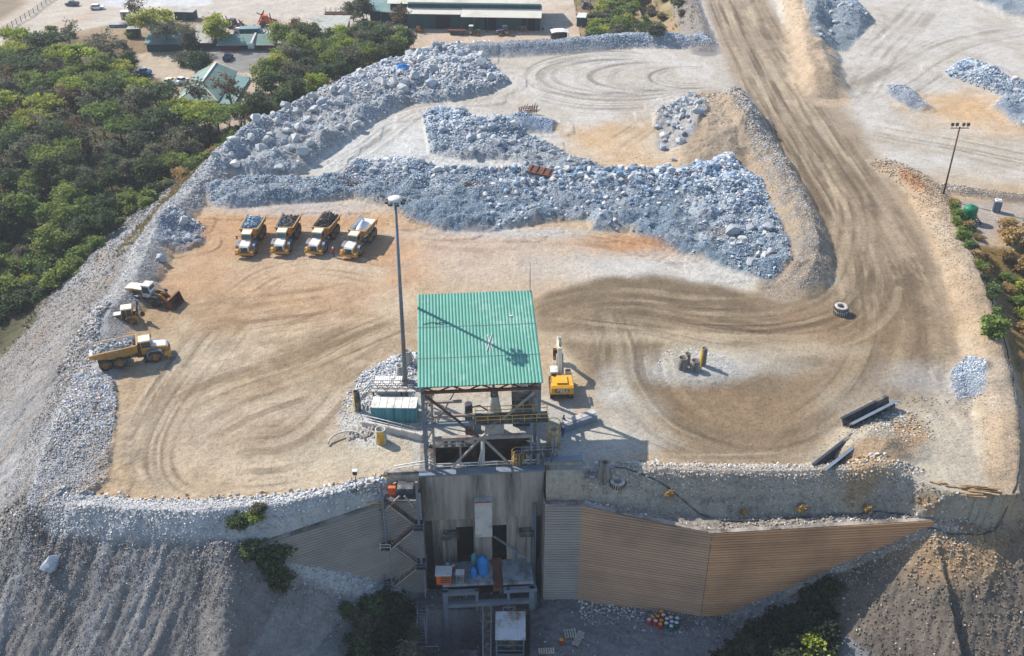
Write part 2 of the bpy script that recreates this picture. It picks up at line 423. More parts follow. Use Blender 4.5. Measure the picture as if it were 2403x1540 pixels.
# ---- small relief everywhere
steep = sstep(0.3, 2.0, dout)
Z = Z + (n_sm - 0.5) * (0.10 + 0.30 * steep * (Y < 260)) + (n_mid - 0.5) * (0.10 + 0.5 * steep * (Y < 260))
rough_l = (X < -45) * steep * (Y > 98) * (Y < 235) * sstep(2, 6, Z - Zlow + 3); Z = Z + ((n_mid - .5) * 1.1 + (fbm(X * .8, Y * .8, 3, 1) - .5) * .7) * rough_l
BLD = (X > -14.6) & (X < 8.6) & (Y > 99.2) & (Y < 102.2)
Z = np.where(pocket, np.minimum(Z, -5.6), Z); Z = np.where(slot, np.minimum(Z, -15.8), Z)

def hz(x, y):
    """ground height, bilinear"""
    x = np.asarray(x, float); y = np.asarray(y, float)
    i = np.clip(np.searchsorted(GX, x) - 1, 0, len(GX) - 2); j = np.clip(np.searchsorted(GY, y) - 1, 0, len(GY) - 2)
    fx = np.clip((x - GX[i]) / (GX[i + 1] - GX[i]), 0, 1); fy = np.clip((y - GY[j]) / (GY[j + 1] - GY[j]), 0, 1)
    return (Z[j, i] * (1 - fx) + Z[j, i + 1] * fx) * (1 - fy) + (Z[j + 1, i] * (1 - fx) + Z[j + 1, i + 1] * fx) * fy
def H1(x, y): return float(hz(np.array([x]), np.array([y]))[0])
def ground(u, v, z=0.0):
    """where the line of survey u, v meets the ground"""
    for _ in range(6):
        x, y = at(u, v, z); z = 0.5 * z + 0.5 * H1(x, y)
    x, y = at(u, v, z); return (x, y, H1(x, y))

# ================================================================ ground colours (albedo)
G = 0.60
def paint(C, c, a):
    a = np.clip(a, 0, 1)[..., None]; C[:] = C * (1 - a) + np.array(lin(c, G), np.float32) * a
CO = np.zeros(X.shape + (3,), np.float32); CO[:] = lin((206, 182, 150), G)
p1 = fbm(X * 0.035, Y * 0.035, 4, 2); p2 = fbm(X * 0.11, Y * 0.11, 4, 5); p3 = fbm(X * 0.5, Y * 0.5, 4, 7)
def blob(u, v, rx, ry, soft=0.6, nz=0.5):
    x0, y0 = at(u, v); d = np.hypot((X - x0) / rx, (Y - y0) / ry) + (p2 - 0.5) * nz * 2 + (p3 - 0.5) * nz
    return sstep(1 + soft, 1 - soft, d)
paint(CO, (222, 204, 176), sstep(0.48, 0.62, p1) * 0.7)
paint(CO, (198, 170, 134), sstep(0.52, 0.40, p2) * 0.5)
# far pads are whiter
paint(CO, (208, 202, 190), sstep(182, 200, Y) * 0.80)
paint(CO, (222, 216, 206), sstep(182, 200, Y) * sstep(0.45, 0.6, p2) * 0.7)
paint(CO, (222, 222, 216), blob(880, 350, 22, 16) * 0.9)
paint(CO, (220, 218, 212), blob(1130, 400, 14, 5) * 0.8)
for b in ((1450, 345, 12, 13, .7), (1400, 320, 8, 6, .4), (1500, 390, 14, 5, .5)): paint(CO, (220, 182, 132), blob(*b[:4]) * b[4])
for b in ((2240, 235, 14, 6, .8), (2310, 290, 12, 8, .6), (2280, 262, 10, 6, .5)): paint(CO, (222, 182, 132), blob(*b[:4]) * b[4])
# orange clay near the parked trucks
for b in ((520, 555, 10, 9, .6), (600, 520, 14, 4, .55), (760, 515, 12, 4, .5), (890, 590, 6, 5, .9), (860, 520, 9, 4, .6), (960, 610, 4, 12, .55), (1010, 600, 7, 5, .5),
          (1090, 570, 5, 4, .5), (960, 650, 6, 4, .35), (640, 680, 26, 10, .35), (760, 760, 16, 8, .22), (460, 640, 6, 8, .35), (1230, 720, 8, 2, .5)):
    paint(CO, (212, 166, 122), blob(*b[:4]) * min(1, b[4] * 1.0))
for b in ((1525, 585, 8, 3, .75), (1480, 570, 9, 2.5, .6), (1100, 545, 9, 1.6, .6), (430, 545, 5, 4, .5)): paint(CO, (206, 154, 108), blob(*b[:4], 0.6, 0.35) * b[4])
paint(CO, (216, 200, 184), blob(1150, 600, 14, 12) * 0.6)
paint(CO, (216, 212, 204), blob(1560, 632, 18, 5) * 0.85)
paint(CO, (214, 210, 200), blob(1690, 655, 14, 4) * 0.8)
paint(CO, (212, 208, 200), blob(1180, 548, 14, 1.6) * 0.8)
paint(CO, (208, 202, 196), blob(700, 490, 16, 3) * 0.7)
paint(CO, (206, 192, 170), blob(560, 1000, 16, 6) * 0.5)
for b in ((420, 720, 12, 5, .30), (700, 800, 18, 6, .30), (560, 900, 12, 4, .25), (770, 880, 10, 5, .45), (480, 1010, 7, 9, .3), (690, 1040, 8, 4, .4), (830, 800, 12, 6, .3)):
    paint(CO, (160, 136, 104), blob(*b[:4], 0.9, 0.9) * b[4])

# ---- haul road and the beaten turning loop
ROADP = spline(W([(1690, -90), (1745, 40), (1800, 150), (1880, 290), (1960, 410), (2040, 540), (2090, 660), (2110, 780), (2080, 890), (2000, 985), (1880, 1050), (1740, 1060), (1610, 1010), (1520, 930), (1490, 840), (1510, 770)]), 8)
ROADW = [11, 10, 10, 10, 10, 11, 12, 13, 12, 11, 10, 8, 7, 6, 6, 6]
D, S, L, T = linedist(ROADP, X, Y, 34)
lat = D * S
nr = 1 + 0.35 * (p2 - 0.5)
Rw = np.interp(L / T, np.linspace(0, 1, len(ROADW)), ROADW)
on = sstep(1.12, 0.82, D / (Rw * nr))
damp = sstep(0.34, 0.50, L / T)
paint(CO, (176, 156, 130), on * 0.85)
LOOP = W([(1250, 715), (1300, 685), (1400, 655), (1520, 648), (1650, 668), (1760, 690), (1860, 690), (1960, 670), (2060, 640), (2150, 600), (2200, 700), (2210, 800), (2180, 900), (2080, 960), (1990, 1010), (1920, 1060), (1840, 1085), (1700, 1080), (1600, 1050), (1530, 1000),
          (1440, 960), (1380, 900), (1350, 840), (1310, 790), (1260, 770)])
lp = polysd(LOOP, X, Y, 30)
island = blob(1640, 845, 13, 7, 0.5, 0.4)
damp2 = sstep(-1.6, 1.6, lp + (p2 - 0.5) * 3)
paint(CO, (150, 130, 103), damp2 * 0.9)
paint(CO, (130, 113, 90), damp2 * sstep(0.45, 0.60, p2) * 0.65)
paint(CO, (136, 118, 94), blob(1560, 680, 18, 4, 0.6, 0.4) * 0.85 * damp2)
paint(CO, (150, 132, 106), blob(1500, 830, 7, 9) * 0.5)
paint(CO, (166, 134, 100), blob(1950, 780, 16, 6) * 0.5 + blob(1700, 960, 16, 5) * 0.35)
paint(CO, (214, 196, 166), blob(1580, 790, 18, 1.8, 0.6, 0.5) * 0.7)
paint(CO, (212, 196, 168), blob(1780, 822, 14, 2.2, 0.6, 0.5) * 0.7)
paint(CO, (206, 198, 180), blob(1680, 850, 13, 3.6, 0.5, 0.45) * 0.8)
paint(CO, (204, 202, 194), blob(1640, 870, 9, 3.4, 0.5, 0.4) * 0.8)
# streaks left by wheels: run along the travelled lines
def streaks(pts, hw, amp, freq=0.9, light=(226, 206, 170), dark=(128, 106, 80), k=3, sharp=(0.50, 0.72), world=None, both=1.0):
    p = spline(W(pts), 8) if world is None else world
    D, S, L, T = linedist(p, X, Y, hw + 1)
    n = fbm(D * S * freq + 50, L * 0.045 + (p3 - .5) * 0.6, 3, k)
    m = sstep(hw, hw * 0.55, D) * np.clip(np.minimum(L, T - L) / (T * 0.12), 0, 1)
    thin = sstep(.60, .68, vnoise(D * S * 1.25 + 31.7 * k, L * .012, k + 3)) ; brk = 0.35 + 0.9 * sstep(.35, .65, fbm(X * .09 + k * 5, Y * .09, 3, k + 1)); f2 = fbm(D * S * 2.1 + 9, L * .07, 2, k + 2)
    paint(CO, dark, np.clip(sstep(*sharp, n) * .6 + sstep(.52, .72, f2) * .7, 0, 1) * m * amp * .72 * brk)
    paint(CO, light, sstep(1 - sharp[0], 1 - sharp[1], n) * m * amp * both * .55 * brk); paint(CO, [int(q * .86) for q in dark], thin * m * min(1, amp * .85) * brk)
streaks(None, 12, 0.75, 0.55, (222, 202, 168), (140, 118, 92), 3, (0.47, 0.66), ROADP[:68])
streaks(None, 10, 0.6, 1.7, (210, 190, 156), (120, 102, 80), 5, (0.5, 0.70), ROADP[:70])
streaks(None, 8, 0.45, 0.8, (206, 188, 152), (118, 100, 76), 6, (0.48, 0.68), ROADP[56:])
streaks([(1900, 300), (1960, 420), (1990, 520), (1975, 620), (1920, 700), (1800, 735), (1640, 735), (1480, 720), (1330, 740), (1230, 800)], 8, 0.6, 1.0, (204, 184, 150), (116, 100, 78), 4, (0.47, 0.66))
streaks([(2040, 560), (2060, 680), (2000, 760), (1880, 790), (1700, 775), (1520, 740), (1380, 730)], 7, 0.5, 1.1, (204, 184, 150), (122, 102, 78), 6, (0.48, 0.68))
streaks([(1420, 720), (1450, 800), (1470, 900), (1560, 1010), (1720, 1070)], 6, 0.5, 1.2, (204, 188, 156), (114, 102, 84), 2, (0.48, 0.68))
streaks([(2030, 300), (2140, 320), (2260, 340), (2450, 380)], 10, 0.5, 0.7, (224, 208, 180), (166, 148, 120), 2)
streaks([(1980, 250), (2100, 200), (2250, 110), (2420, 70)], 12, 0.45, 0.7, (220, 214, 202), (160, 150, 132), 5)
streaks([(1960, 260), (2010, 200), (2060, 120), (2140, 40), (2200, -40)], 8, 0.4, 0.8, (224, 216, 202), (166, 156, 140), 1)
for (cu, cv, ru, rv, a0, a1) in ((1440, 178, 190, 52, 60, 330), (1450, 178, 165, 42, 70, 320), (1520, 180, 150, 36, 80, 300), (1560, 182, 110, 28, 90, 290), (1620, 182, 80, 20, 60, 300), (1400, 180, 140, 40, 90, 300)):
    arc = [(cu + ru * math.cos(R(a)), cv - rv * math.sin(R(a))) for a in np.linspace(a0, a1, 14)]
    streaks(arc, 3.0, 0.55, 1.0, (222, 218, 208), (138, 130, 116), int(cu) % 7, (0.45, 0.62))
streaks([(1230, 215), (1380, 245), (1560, 240), (1720, 215)], 7, 0.45, 0.8, (222, 214, 202), (148, 136, 118), 4)
streaks([(700, 415), (830, 345), (940, 270), (1050, 250), (1200, 262)], 8, 0.45, 0.8, (232, 230, 222), (170, 158, 140), 4)
streaks([(1430, 345), (1500, 300), (1580, 240), (1700, 225)], 6, 0.35, 0.9, (226, 214, 192), (160, 138, 108), 2)
for k_, off in enumerate((0, 26, 52, 80, 112)):
    streaks([(470 + off, 760), (400 + off, 850), (330 + off * .9, 960), (300 + off * .8, 1050), (320 + off * .7, 1120), (390 + off * .6, 1165)], 1.6, 0.55, 1.9, (222, 208, 182), (122, 104, 80), k_, (0.43, 0.58))
streaks([(430, 770), (600, 740), (760, 720), (900, 690)], 9, 0.5, 0.7, (224, 196, 158), (150, 116, 82), 3)
streaks([(420, 880), (600, 850), (760, 790), (930, 720)], 10, 0.45, 0.8, (220, 200, 168), (140, 116, 86), 6)
streaks([(540, 1080), (700, 1060), (820, 960), (900, 820)], 9, 0.45, 0.8, (220, 204, 176), (140, 122, 96), 1)
streaks([(430, 1000), (560, 930), (760, 860), (900, 780)], 9, 0.45, 0.9, (220, 202, 174), (142, 120, 92), 5)
streaks([(480, 760), (560, 690), (640, 640), (760, 620), (900, 640)], 7, 0.4, 1.1, (226, 192, 148), (168, 122, 82), 2)
streaks([(960, 560), (1150, 570), (1350, 555), (1540, 590), (1650, 630)], 5, 0.4, 1.1, (224, 208, 190), (176, 136, 100), 7)
streaks([(1280, 745), (1420, 760), (1520, 770)], 1.2, 0.7, 2.2, (206, 188, 156), (110, 90, 68), 2, (0.44, 0.56))
streaks([(1330, 985), (1400, 1040), (1520, 1090), (1700, 1098), (1880, 1092)], 5, 0.55, 0.9, (222, 206, 178), (150, 132, 106), 2)
streaks([(2200, 940), (2260, 1010), (2290, 1090), (2310, 1140)], 5, 0.5, 0.9, (214, 202, 182), (160, 142, 116), 5)
paint(CO, (190, 190, 190), sstep(-56, -59.5, X + (p2 - .5) * 6) * (Y < 129) * (sd > -3)); paint(CO, (208, 206, 202), sstep(-56, -59.5, X) * (Y < 129) * sstep(.5, .6, p2) * .6)
# right-hand corner pad
paint(CO, (204, 194, 174), blob(2200, 1060, 12, 12, .5, .5) * 0.8)
paint(CO, (190, 186, 178), blob(2230, 900, 9, 5) * 0.7)
# dust near the crusher, then painted shade in the dump pocket
paint(CO, (216, 214, 206), sstep(-2.5, 1.5, sk + (p3 - .5) * 4) * 0.9)
paint(CO, (212, 206, 192), blob(1380, 1030, 8, 4, .6, .5) * 0.8)
paint(CO, (212, 206, 192), blob(1330, 1060, 9, 5, .5, .4) * 0.7)
paint(CO, (216, 206, 182), blob(930, 1075, 12, 3.5) * 0.6)
paint(CO, (212, 208, 196), blob(1450, 960, 5, 4) * 0.5 + blob(1440, 900, 2, 4) * 0.5)
slab = (XB > -12.5) & (XB < 9.5) & (YB > 101.5) & (YB < 124); paint(CO, (206, 204, 196), slab * (0.9 * sstep(126, 112, Y)))
paint(CO, (60, 56, 52), (pocket | slot) * 0.95)  # shade inside the pocket and slot painted into the ground colour

# ---- outside the pad
outm = sstep(0.0, 1.2, dout)
slopeL = outm * ((X < -20) & (Y < 240))
paint(CO, (164, 162, 160), slopeL)
paint(CO, (194, 192, 190), slopeL * sstep(0.48, 0.66, p2) * 0.6); paint(CO, (140, 134, 128), slopeL * sstep(.55, .68, p3) * .5)
paint(CO, (160, 152, 142), slopeL * sstep(0.54, 0.40, p1) * 0.6)
paint(CO, (178, 156, 130), slopeL * sstep(0.56, 0.70, fbm(X * 0.2, Y * 0.06, 3, 3)) * 0.45)
fr = outm * (Y < 100.2)
paint(CO, (146, 142, 138), fr * (X < 0))
paint(CO, (178, 176, 174), fr * (X < 0) * sstep(0.50, 0.66, gl) * 0.6)
paint(CO, (124, 114, 106), fr * (X < -14) * sstep(0.50, 0.36, fbm(X * 0.10 + Y * 0.06, Y * 0.05, 3, 2)) * 0.55)
paint(CO, (128, 118, 106), fr * (X > 4))
paint(CO, (104, 98, 90), fr * (X > 40) * sstep(0.45, 0.60, p2) * 0.6)
paint(CO, (196, 164, 126), blob(2260, 1180, 8, 4, .5, .5) * outm * 0.8)
paint(CO, (212, 202, 186), ((dw < 1.6) & (dw > -3.5) & (X > 10) & (X < 56) & (Z < -2.5)) * 0.55)
pitm = (dw > 0.2) & (Z0 < -15) & midzone & (Y < 101)
paint(CO, (150, 152, 152), pitm * 0.8)
paint(CO, (96, 96, 94), pitm * sstep(0.50, 0.62, p2) * 0.5)
# far yards, woodland floor, tracks
wood = outm * sstep(146, 153, Y + (p2 - .5) * 8) * (X < 0) * sstep(3.0, 1.2, Z - Zlow + (p2 - .5) * 2)
paint(CO, (120, 104, 84), wood)
paint(CO, (96, 100, 70), wood * sstep(0.45, 0.6, p2) * 0.7)
yard = outm * (Y > 236) * (X > -200)
paint(CO, (212, 192, 170), yard * sstep(-95, -80, X) + yard * sstep(300, 315, Y))
paint(CO, (224, 208, 188), yard * sstep(-90, -60, X) * sstep(.45, .6, p2) * 0.6)
yz = -7.0
def zpoly(pts, z, c, a, soft=1.0):
    s_ = polysd(W(pts, z), X, Y, 12); paint(CO, c, sstep(-soft, soft, s_ + (p3 - .5) * 2) * a)
zpoly([(-300, 330), (-60, 130), (60, 20), (110, -40), (330, -60), (280, 0), (140, 50), (20, 115), (-100, 210)], yz, (216, 204, 186), 0.95)
zpoly([(-200, -60), (110, -60), (30, 30), (-40, 80), (-200, 190)], yz, (150, 136, 108), 0.8)
zpoly([(160, 70), (240, 22), (600, 0), (1200, -40), (1200, 40), (800, 55), (480, 40), (330, 45), (200, 78)], yz, (216, 206, 190), 0.9)
zpoly([(220, -30), (520, -30), (490, 16), (240, 15)], yz, (226, 226, 222), 0.97)
zpoly([(170, 75), (330, 40), (380, 45), (500, 40), (480, 90), (330, 130), (200, 110)], yz, (172, 146, 112), 0.8)
zpoly([(320, 125), (440, 100), (480, 180), (440, 215), (380, 190), (330, 165)], yz, (216, 198, 172), 0.85)
zpoly([(500, 100), (640, 110), (620, 165), (560, 170), (500, 140)], yz, (150, 150, 148), 0.85)
zpoly([(560, 60), (660, 40), (660, 100), (540, 110)], yz, (176, 174, 168), 0.8)
zpoly([(940, 20), (1300, 70), (1380, 20), (1400, -60), (1460, -60), (1420, 60), (1350, 100), (1100, 130), (960, 140)], yz, (218, 194, 168), 0.9)
hill = outm * (Y > 262) * (X > 20) * (X < 64)
paint(CO, (176, 150, 116), hill * 0.9)
paint(CO, (128, 124, 72), hill * sstep(0.46, 0.58, p2) * 0.75)
scrub = outm * (X > 48) * (Y > 100) * (Y < 235)
paint(CO, (150, 122, 82), scrub * 0.95)
paint(CO, (182, 142, 86), scrub * sstep(0.46, 0.6, p2) * 0.7)
paint(CO, (104, 100, 56), scrub * sstep(0.54, 0.44, p1) * 0.5)
zpoly([(2225, 470), (2420, 485), (2420, 570), (2300, 560), (2240, 530)], -0.3, (190, 178, 166), 0.85)
zpoly([(2330, 540), (2440, 520), (2440, 570), (2340, 575)], -0.3, (196, 164, 126), 0.6)
# ---- windrows and heaps
def band(name, w, c, a, n=None):
    m = sstep(w, w * 0.6, RID[name]) * a
    paint(CO, c, m if n is None else m * n)
band('left', 5.0, (172, 168, 162), 0.9); band('left', 2.2, (206, 204, 200), 0.6)
band('top', 4.8, (172, 174, 176), 0.95); band('mound', 10, (184, 164, 138), 0.9); band('mound', 9, (164, 144, 118), 0.7, sstep(.48, .6, p2))
band('mid', 5.0, (182, 162, 138), 0.95); band('mid', 4.0, (150, 142, 132), 0.7, sstep(.42, .6, p3))
band('right', 4.2, (196, 172, 142), 0.9); band('right', 4.0, (206, 190, 168), 0.6, sstep(.45, .6, p2))
band('bank', 7.0, (208, 184, 154), 0.9); band('bank', 3, (180, 158, 130), 0.6, sstep(.45, .6, p2))
band('roadtop', 4.6, (158, 152, 146), 0.9)
band('front', 2.4, (204, 194, 180), 0.85); band('tank', 2.6, (150, 138, 124), 0.9); band('rim', 3.0, (216, 216, 214), 0.9)
band('heap', 5.5, (198, 186, 164), 0.95); band('heap', 5, (196, 160, 118), 0.7, sstep(.5, .6, p2))
zpoly([(2105, 410), (2150, 425), (2180, 450), (2170, 460), (2120, 430)], 0.5, (176, 122, 84), 0.9)
HC = {'A': (182, 182, 180), 'B': (174, 178, 180), 'C': (156, 167, 175), 'D': (180, 176, 170), 'E': (150, 162, 166), 'F': (142, 158, 174), 'G': (140, 152, 160), 'H': (142, 160, 180), 'I': (178, 180, 182), 'J': (158, 166, 176), 'K': (160, 168, 178), 'M': (150, 160, 170)}
pblue = fbm(X * 0.14, Y * 0.14, 3, 6)
for k, (sdp, P) in HEAP.items():
    m = sstep(-1.2, 0.6, sdp + (p3 - .5) * 2) if k != 'I' else sstep(-2.5, 2.5, sdp + (p2 - .5) * 8) * .85
    paint(CO, HC[k], m * 0.97)
    paint(CO, (176, 186, 194), m * sstep(0.5, 0.65, pblue) * 0.7)
    if k == 'C':
        paint(CO, (122, 146, 164), m * sstep(0.5, 0.36, pblue) * 0.75); paint(CO, (198, 204, 208), m * sstep(.60, .72, pblue) * .7)
        for b in ((1640, 420, 5, 2.5), (1590, 425, 4, 2), (1120, 455, 3, 1.5), (1745, 400, 4, 2), (830, 440, 3, 2), (1700, 560, 3, 2)): paint(CO, (150, 124, 98), blob(*b) * m * 0.8)
# fine mottling of the colour itself
mot = 1 + (p3 - 0.5) * 0.34 + (n_sm - 0.5) * 0.22
CO *= mot[..., None]

# ================================================================ ground objects
def ground_mat(name, grit=1.0, bump=0.5):
    m, nt, b = new_mat(name)
    at_ = N(nt, 'ShaderNodeAttribute', attribute_name='Col'); tc = N(nt, 'ShaderNodeTexCoord')
    def noise(sc, det, ro=0.6):
        n = N(nt, 'ShaderNodeTexNoise'); n.inputs['Scale'].default_value = sc; n.inputs['Detail'].default_value = det; n.inputs['Roughness'].default_value = ro
        nt.links.new(tc.outputs['Object'], n.inputs['Vector']); return n
    def rng_(src, a, b_, c, d):
        r = N(nt, 'ShaderNodeMapRange'); r.inputs[1].default_value = a; r.inputs[2].default_value = b_; r.inputs[3].default_value = c; r.inputs[4].default_value = d
        nt.links.new(src, r.inputs[0]); return r.outputs[0]
    def mul(a, b_):
        x = N(nt, 'ShaderNodeMixRGB', blend_type='MULTIPLY'); x.inputs[0].default_value = 1
        nt.links.new(a, x.inputs[1]); nt.links.new(b_, x.inputs[2]); return x.outputs[0]
    n1 = noise(1.1, 9, 0.75); n2 = noise(3.6, 6, 0.75); n4 = noise(2.2, 3, .6)
    vo = N(nt, 'ShaderNodeTexVoronoi'); vo.inputs['Scale'].default_value = 2.9; nt.links.new(tc.outputs['Object'], vo.inputs['Vector'])
    c = mul(at_.outputs['Color'], rng_(n1.outputs[0], 0.3, 0.7, 1 - 0.22 * grit, 1 + 0.16 * grit))
    c = mul(c, rng_(n2.outputs[0], 0.3, 0.7, 1 - 0.34 * grit, 1 + 0.26 * grit))
    c = mul(c, rng_(n4.outputs[0], 0.34, 0.46, 1 - .22 * grit, 1.0))
    c = mul(c, rng_(vo.outputs['Distance'], 0.06, 0.22, 1 - 0.34 * grit, 1.0))
    nt.links.new(c, b.inputs['Base Color']); b.inputs['Roughness'].default_value = 0.95; b.inputs['Specular IOR Level'].default_value = 0.12
    ad = N(nt, 'ShaderNodeMath', operation='ADD'); nt.links.new(n1.outputs[0], ad.inputs[0])
    m2 = N(nt, 'ShaderNodeMath', operation='MULTIPLY'); nt.links.new(n2.outputs[0], m2.inputs[0]); m2.inputs[1].default_value = 0.45
    nt.links.new(m2.outputs[0], ad.inputs[1])
    bp = N(nt, 'ShaderNodeBump'); bp.inputs['Strength'].default_value = bump; bp.inputs['Distance'].default_value = 0.25
    nt.links.new(ad.outputs[0], bp.inputs['Height']); nt.links.new(bp.outputs[0], b.inputs['Normal'])
    return m
M_GROUND = ground_mat('beaten_earth', 0.8, 0.9)
M_HEAP = ground_mat('broken_rock_fines', 1.3, 1.0)

ny, nx = X.shape
fx_ = (X[:-1, :-1] + X[1:, 1:]) / 2; fy_ = (Y[:-1, :-1] + Y[1:, 1:]) / 2
sdc = sd[:-1, :-1]; z0c = Z0[:-1, :-1]
reg = np.where(sdc > 0, 1, 0)                                    # 1 quarry pad, 0 natural ground
reg = np.where((sdc <= 0) & (fy_ < 250) & (z0c > Zlow[:-1, :-1] + 0.3) & (fx_ < 53), 2, reg)      # 2 embankment
reg = np.where((fy_ < 101.5) & (sdc <= 0), 2, reg)
reg = np.where((dw[:-1, :-1] > 0) & (fx_ > -32.5) & (fx_ < 53) & (z0c < -18.4) & (fy_ < 101), 3, reg)   # 3 pit floor
HAUL = spline(W([(1640, -90), (1665, 20), (1700, 110), (1730, 200), (1790, 310), (1850, 420), (1895, 530), (1912, 600), (1900, 660), (1990, 690), (2120, 690), (2240, 690), (2262, 660), (2220, 570), (2150, 470), (2070, 390), (1965, 270), (1888, 205), (1838, 100), (1775, -90)]), 4)
reg = np.where(inside(HAUL, fx_, fy_) & (sdc > 0), 4, reg)
names = {0: 'ground', 1: 'quarry_pad', 2: 'embankment', 3: 'pit_floor', 4: 'haul_road'}
heaps = {'A': (10, 'rock_bank', 'long bank of big pale boulders between woodland and upper pad', 'rock bank'),
 'B': (11, 'rock_heap', 'heap of grey boulders tailing from the pale upper pad down to the rubble field', 'rock heap'),
 'C': (12, 'rubble_field', 'wide field of tipped blue-grey crushed rock behind the parked trucks', 'rubble field'),
 'D': (13, 'rock_heap', 'small heap of pale boulders leaning on the tan dirt mound by the haul road', 'rock heap'),
 'E': (14, 'rock_heap', 'tall heap of grey-green boulders beyond the dirt bank on the right of the haul road', 'rock heap'),
 'F': (15, 'rock_heap', 'curving heap of blue-grey rock at the right edge above the lamp pole', 'rock heap'),
 'G': (16, 'rock_heap', 'dark grey rock heap in the top right corner of the quarry', 'rock heap'),
 'H': (17, 'rock_heap', 'low patch of bluish rubble just above the rusty steel plate on the upper pad', 'rock heap'),
 'I': (18, 'rock_heap', 'blue-grey stone heap along the left rim below the loaded dump truck standing alone', 'rock heap'),
 'J': (19, 'rock_heap', 'little pile of pale boulders at the berm left of the row of trucks', 'rock heap'),
 'K': (20, 'rock_heap', 'spilled patch of pale bluish gravel on the right-hand windrow', 'rock heap'),
 'M': (21, 'rock_heap', 'short low line of grey rubble beside the orange clay patch on the upper right pad', 'rock heap')}
for k, (i, *_r) in heaps.items():
    reg = np.where((HEAP[k][0][:-1, :-1] + (p3[:-1, :-1] - .5) * 2 > -0.4) & (sdc > -4), i, reg)
idx = np.arange(ny * nx).reshape(ny, nx)
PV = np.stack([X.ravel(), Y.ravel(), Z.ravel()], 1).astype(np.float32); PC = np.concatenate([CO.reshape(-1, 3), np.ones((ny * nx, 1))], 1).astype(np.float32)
def grid_obj(name, mask, m):
    a = idx[:-1, :-1][mask]; b = idx[:-1, 1:][mask]; c = idx[1:, 1:][mask]; d = idx[1:, :-1][mask]
    q = np.stack([a, b, c, d], 1); u, inv = np.unique(q, return_inverse=True); q = inv.reshape(-1, 4).astype(np.int32)
    return raw_mesh(name, PV[u], q, m, PC[u])
def raw_mesh(name, v, q, m, col=None, smooth=True, parent=None):
    me = bpy.data.meshes.new(name); k = q.shape[1]
    me.vertices.add(len(v)); me.vertices.foreach_set('co', np.ascontiguousarray(v, np.float32).ravel())
    me.loops.add(q.size); me.loops.foreach_set('vertex_index', np.ascontiguousarray(q, np.int32).ravel())
    me.polygons.add(len(q)); me.polygons.foreach_set('loop_start', np.arange(0, q.size, k, dtype=np.int32))
    me.polygons.foreach_set('use_smooth', np.full(len(q), smooth))
    if col is not None:
        ca = me.color_attributes.new('Col', 'FLOAT_COLOR', 'POINT'); ca.data.foreach_set('color', np.ascontiguousarray(col, np.float32).ravel())
    me.update(); me.validate(); me.materials.append(m)
    o = bpy.data.objects.new(name, me); COL.objects.link(o)
    if parent: o.parent = parent
    return o
for i, nme in names.items():
    tag(grid_obj(nme, reg == i, M_GROUND), kind='structure')
for k, (i, nme, lab, cat) in heaps.items():
    if (reg == i).any(): tag(grid_obj(nme, reg == i, M_HEAP), lab, cat)
# ================================================================ rocks
import bmesh
def rock_shape(n, seed, flat=0.8):
    rg = np.random.default_rng(seed); p = rg.normal(size=(n, 3)); p /= np.linalg.norm(p, axis=1)[:, None]
    p *= rg.uniform(0.78, 1.08, (n, 1)); p *= np.array([1.0, rg.uniform(0.7, 0.95), rg.uniform(0.6, flat)])
    bm = bmesh.new()
    for q in p: bm.verts.new(q)
    r = bmesh.ops.convex_hull(bm, input=bm.verts)
    bmesh.ops.delete(bm, geom=[v for v in bm.verts if not v.link_faces], context='VERTS')
    bm.verts.ensure_lookup_table(); bmesh.ops.recalc_face_normals(bm, faces=bm.faces)
    v = np.array([x.co[:] for x in bm.verts], np.float32); bm.verts.index_update()
    f = np.array([[x.index for x in fc.verts] for fc in bm.faces if len(fc.verts) == 3], np.int32); bm.free()
    return v, f
def rock_mat(name, vcol):
    m, nt, b = new_mat(name); tc = N(nt, 'ShaderNodeTexCoord')
    if vcol:
        src = N(nt, 'ShaderNodeAttribute', attribute_name='Col').outputs['Color']
    else:
        oi = N(nt, 'ShaderNodeObjectInfo'); cr = N(nt, 'ShaderNodeValToRGB'); e = cr.color_ramp.elements
        e[0].color = (*lin((160, 166, 172), .78), 1); e[1].color = (*lin((222, 218, 210), .78), 1)
        for p_, c_ in ((0.3, (182, 186, 186)), (0.55, (198, 198, 194)), (0.75, (170, 180, 188))):
            k = e.new(p_); k.color = (*lin(c_, .78), 1)
        nt.links.new(oi.outputs['Random'], cr.inputs[0]); src = cr.outputs[0]
    n = N(nt, 'ShaderNodeTexNoise'); n.inputs['Scale'].default_value = 2.2; n.inputs['Detail'].default_value = 7; n.inputs['Roughness'].default_value = 0.7
    nt.links.new(tc.outputs['Object'], n.inputs['Vector'])
    r = N(nt, 'ShaderNodeMapRange'); r.inputs[1].default_value = 0.3; r.inputs[2].default_value = 0.7; r.inputs[3].default_value = 0.72; r.inputs[4].default_value = 1.12
    nt.links.new(n.outputs[0], r.inputs[0])
    x = N(nt, 'ShaderNodeMixRGB', blend_type='MULTIPLY'); x.inputs[0].default_value = 1; nt.links.new(src, x.inputs[1]); nt.links.new(r.outputs[0], x.inputs[2])
    nt.links.new(x.outputs[0], b.inputs['Base Color']); b.inputs['Roughness'].default_value = 0.9; b.inputs['Specular IOR Level'].default_value = 0.15
    bp = N(nt, 'ShaderNodeBump'); bp.inputs['Strength'].default_value = 0.5; bp.inputs['Distance'].default_value = 0.15
    nt.links.new(n.outputs[0], bp.inputs['Height']); nt.links.new(bp.outputs[0], b.inputs['Normal'])
    return m
M_BOULDER = rock_mat('boulder_stone', False); M_STONE = rock_mat('loose_stone', True)
BSH = [rock_shape(22, 100 + i, 0.9) for i in range(12)]
SSH = [rock_shape(9, 200 + i, 0.85) for i in range(14)]
BME = []
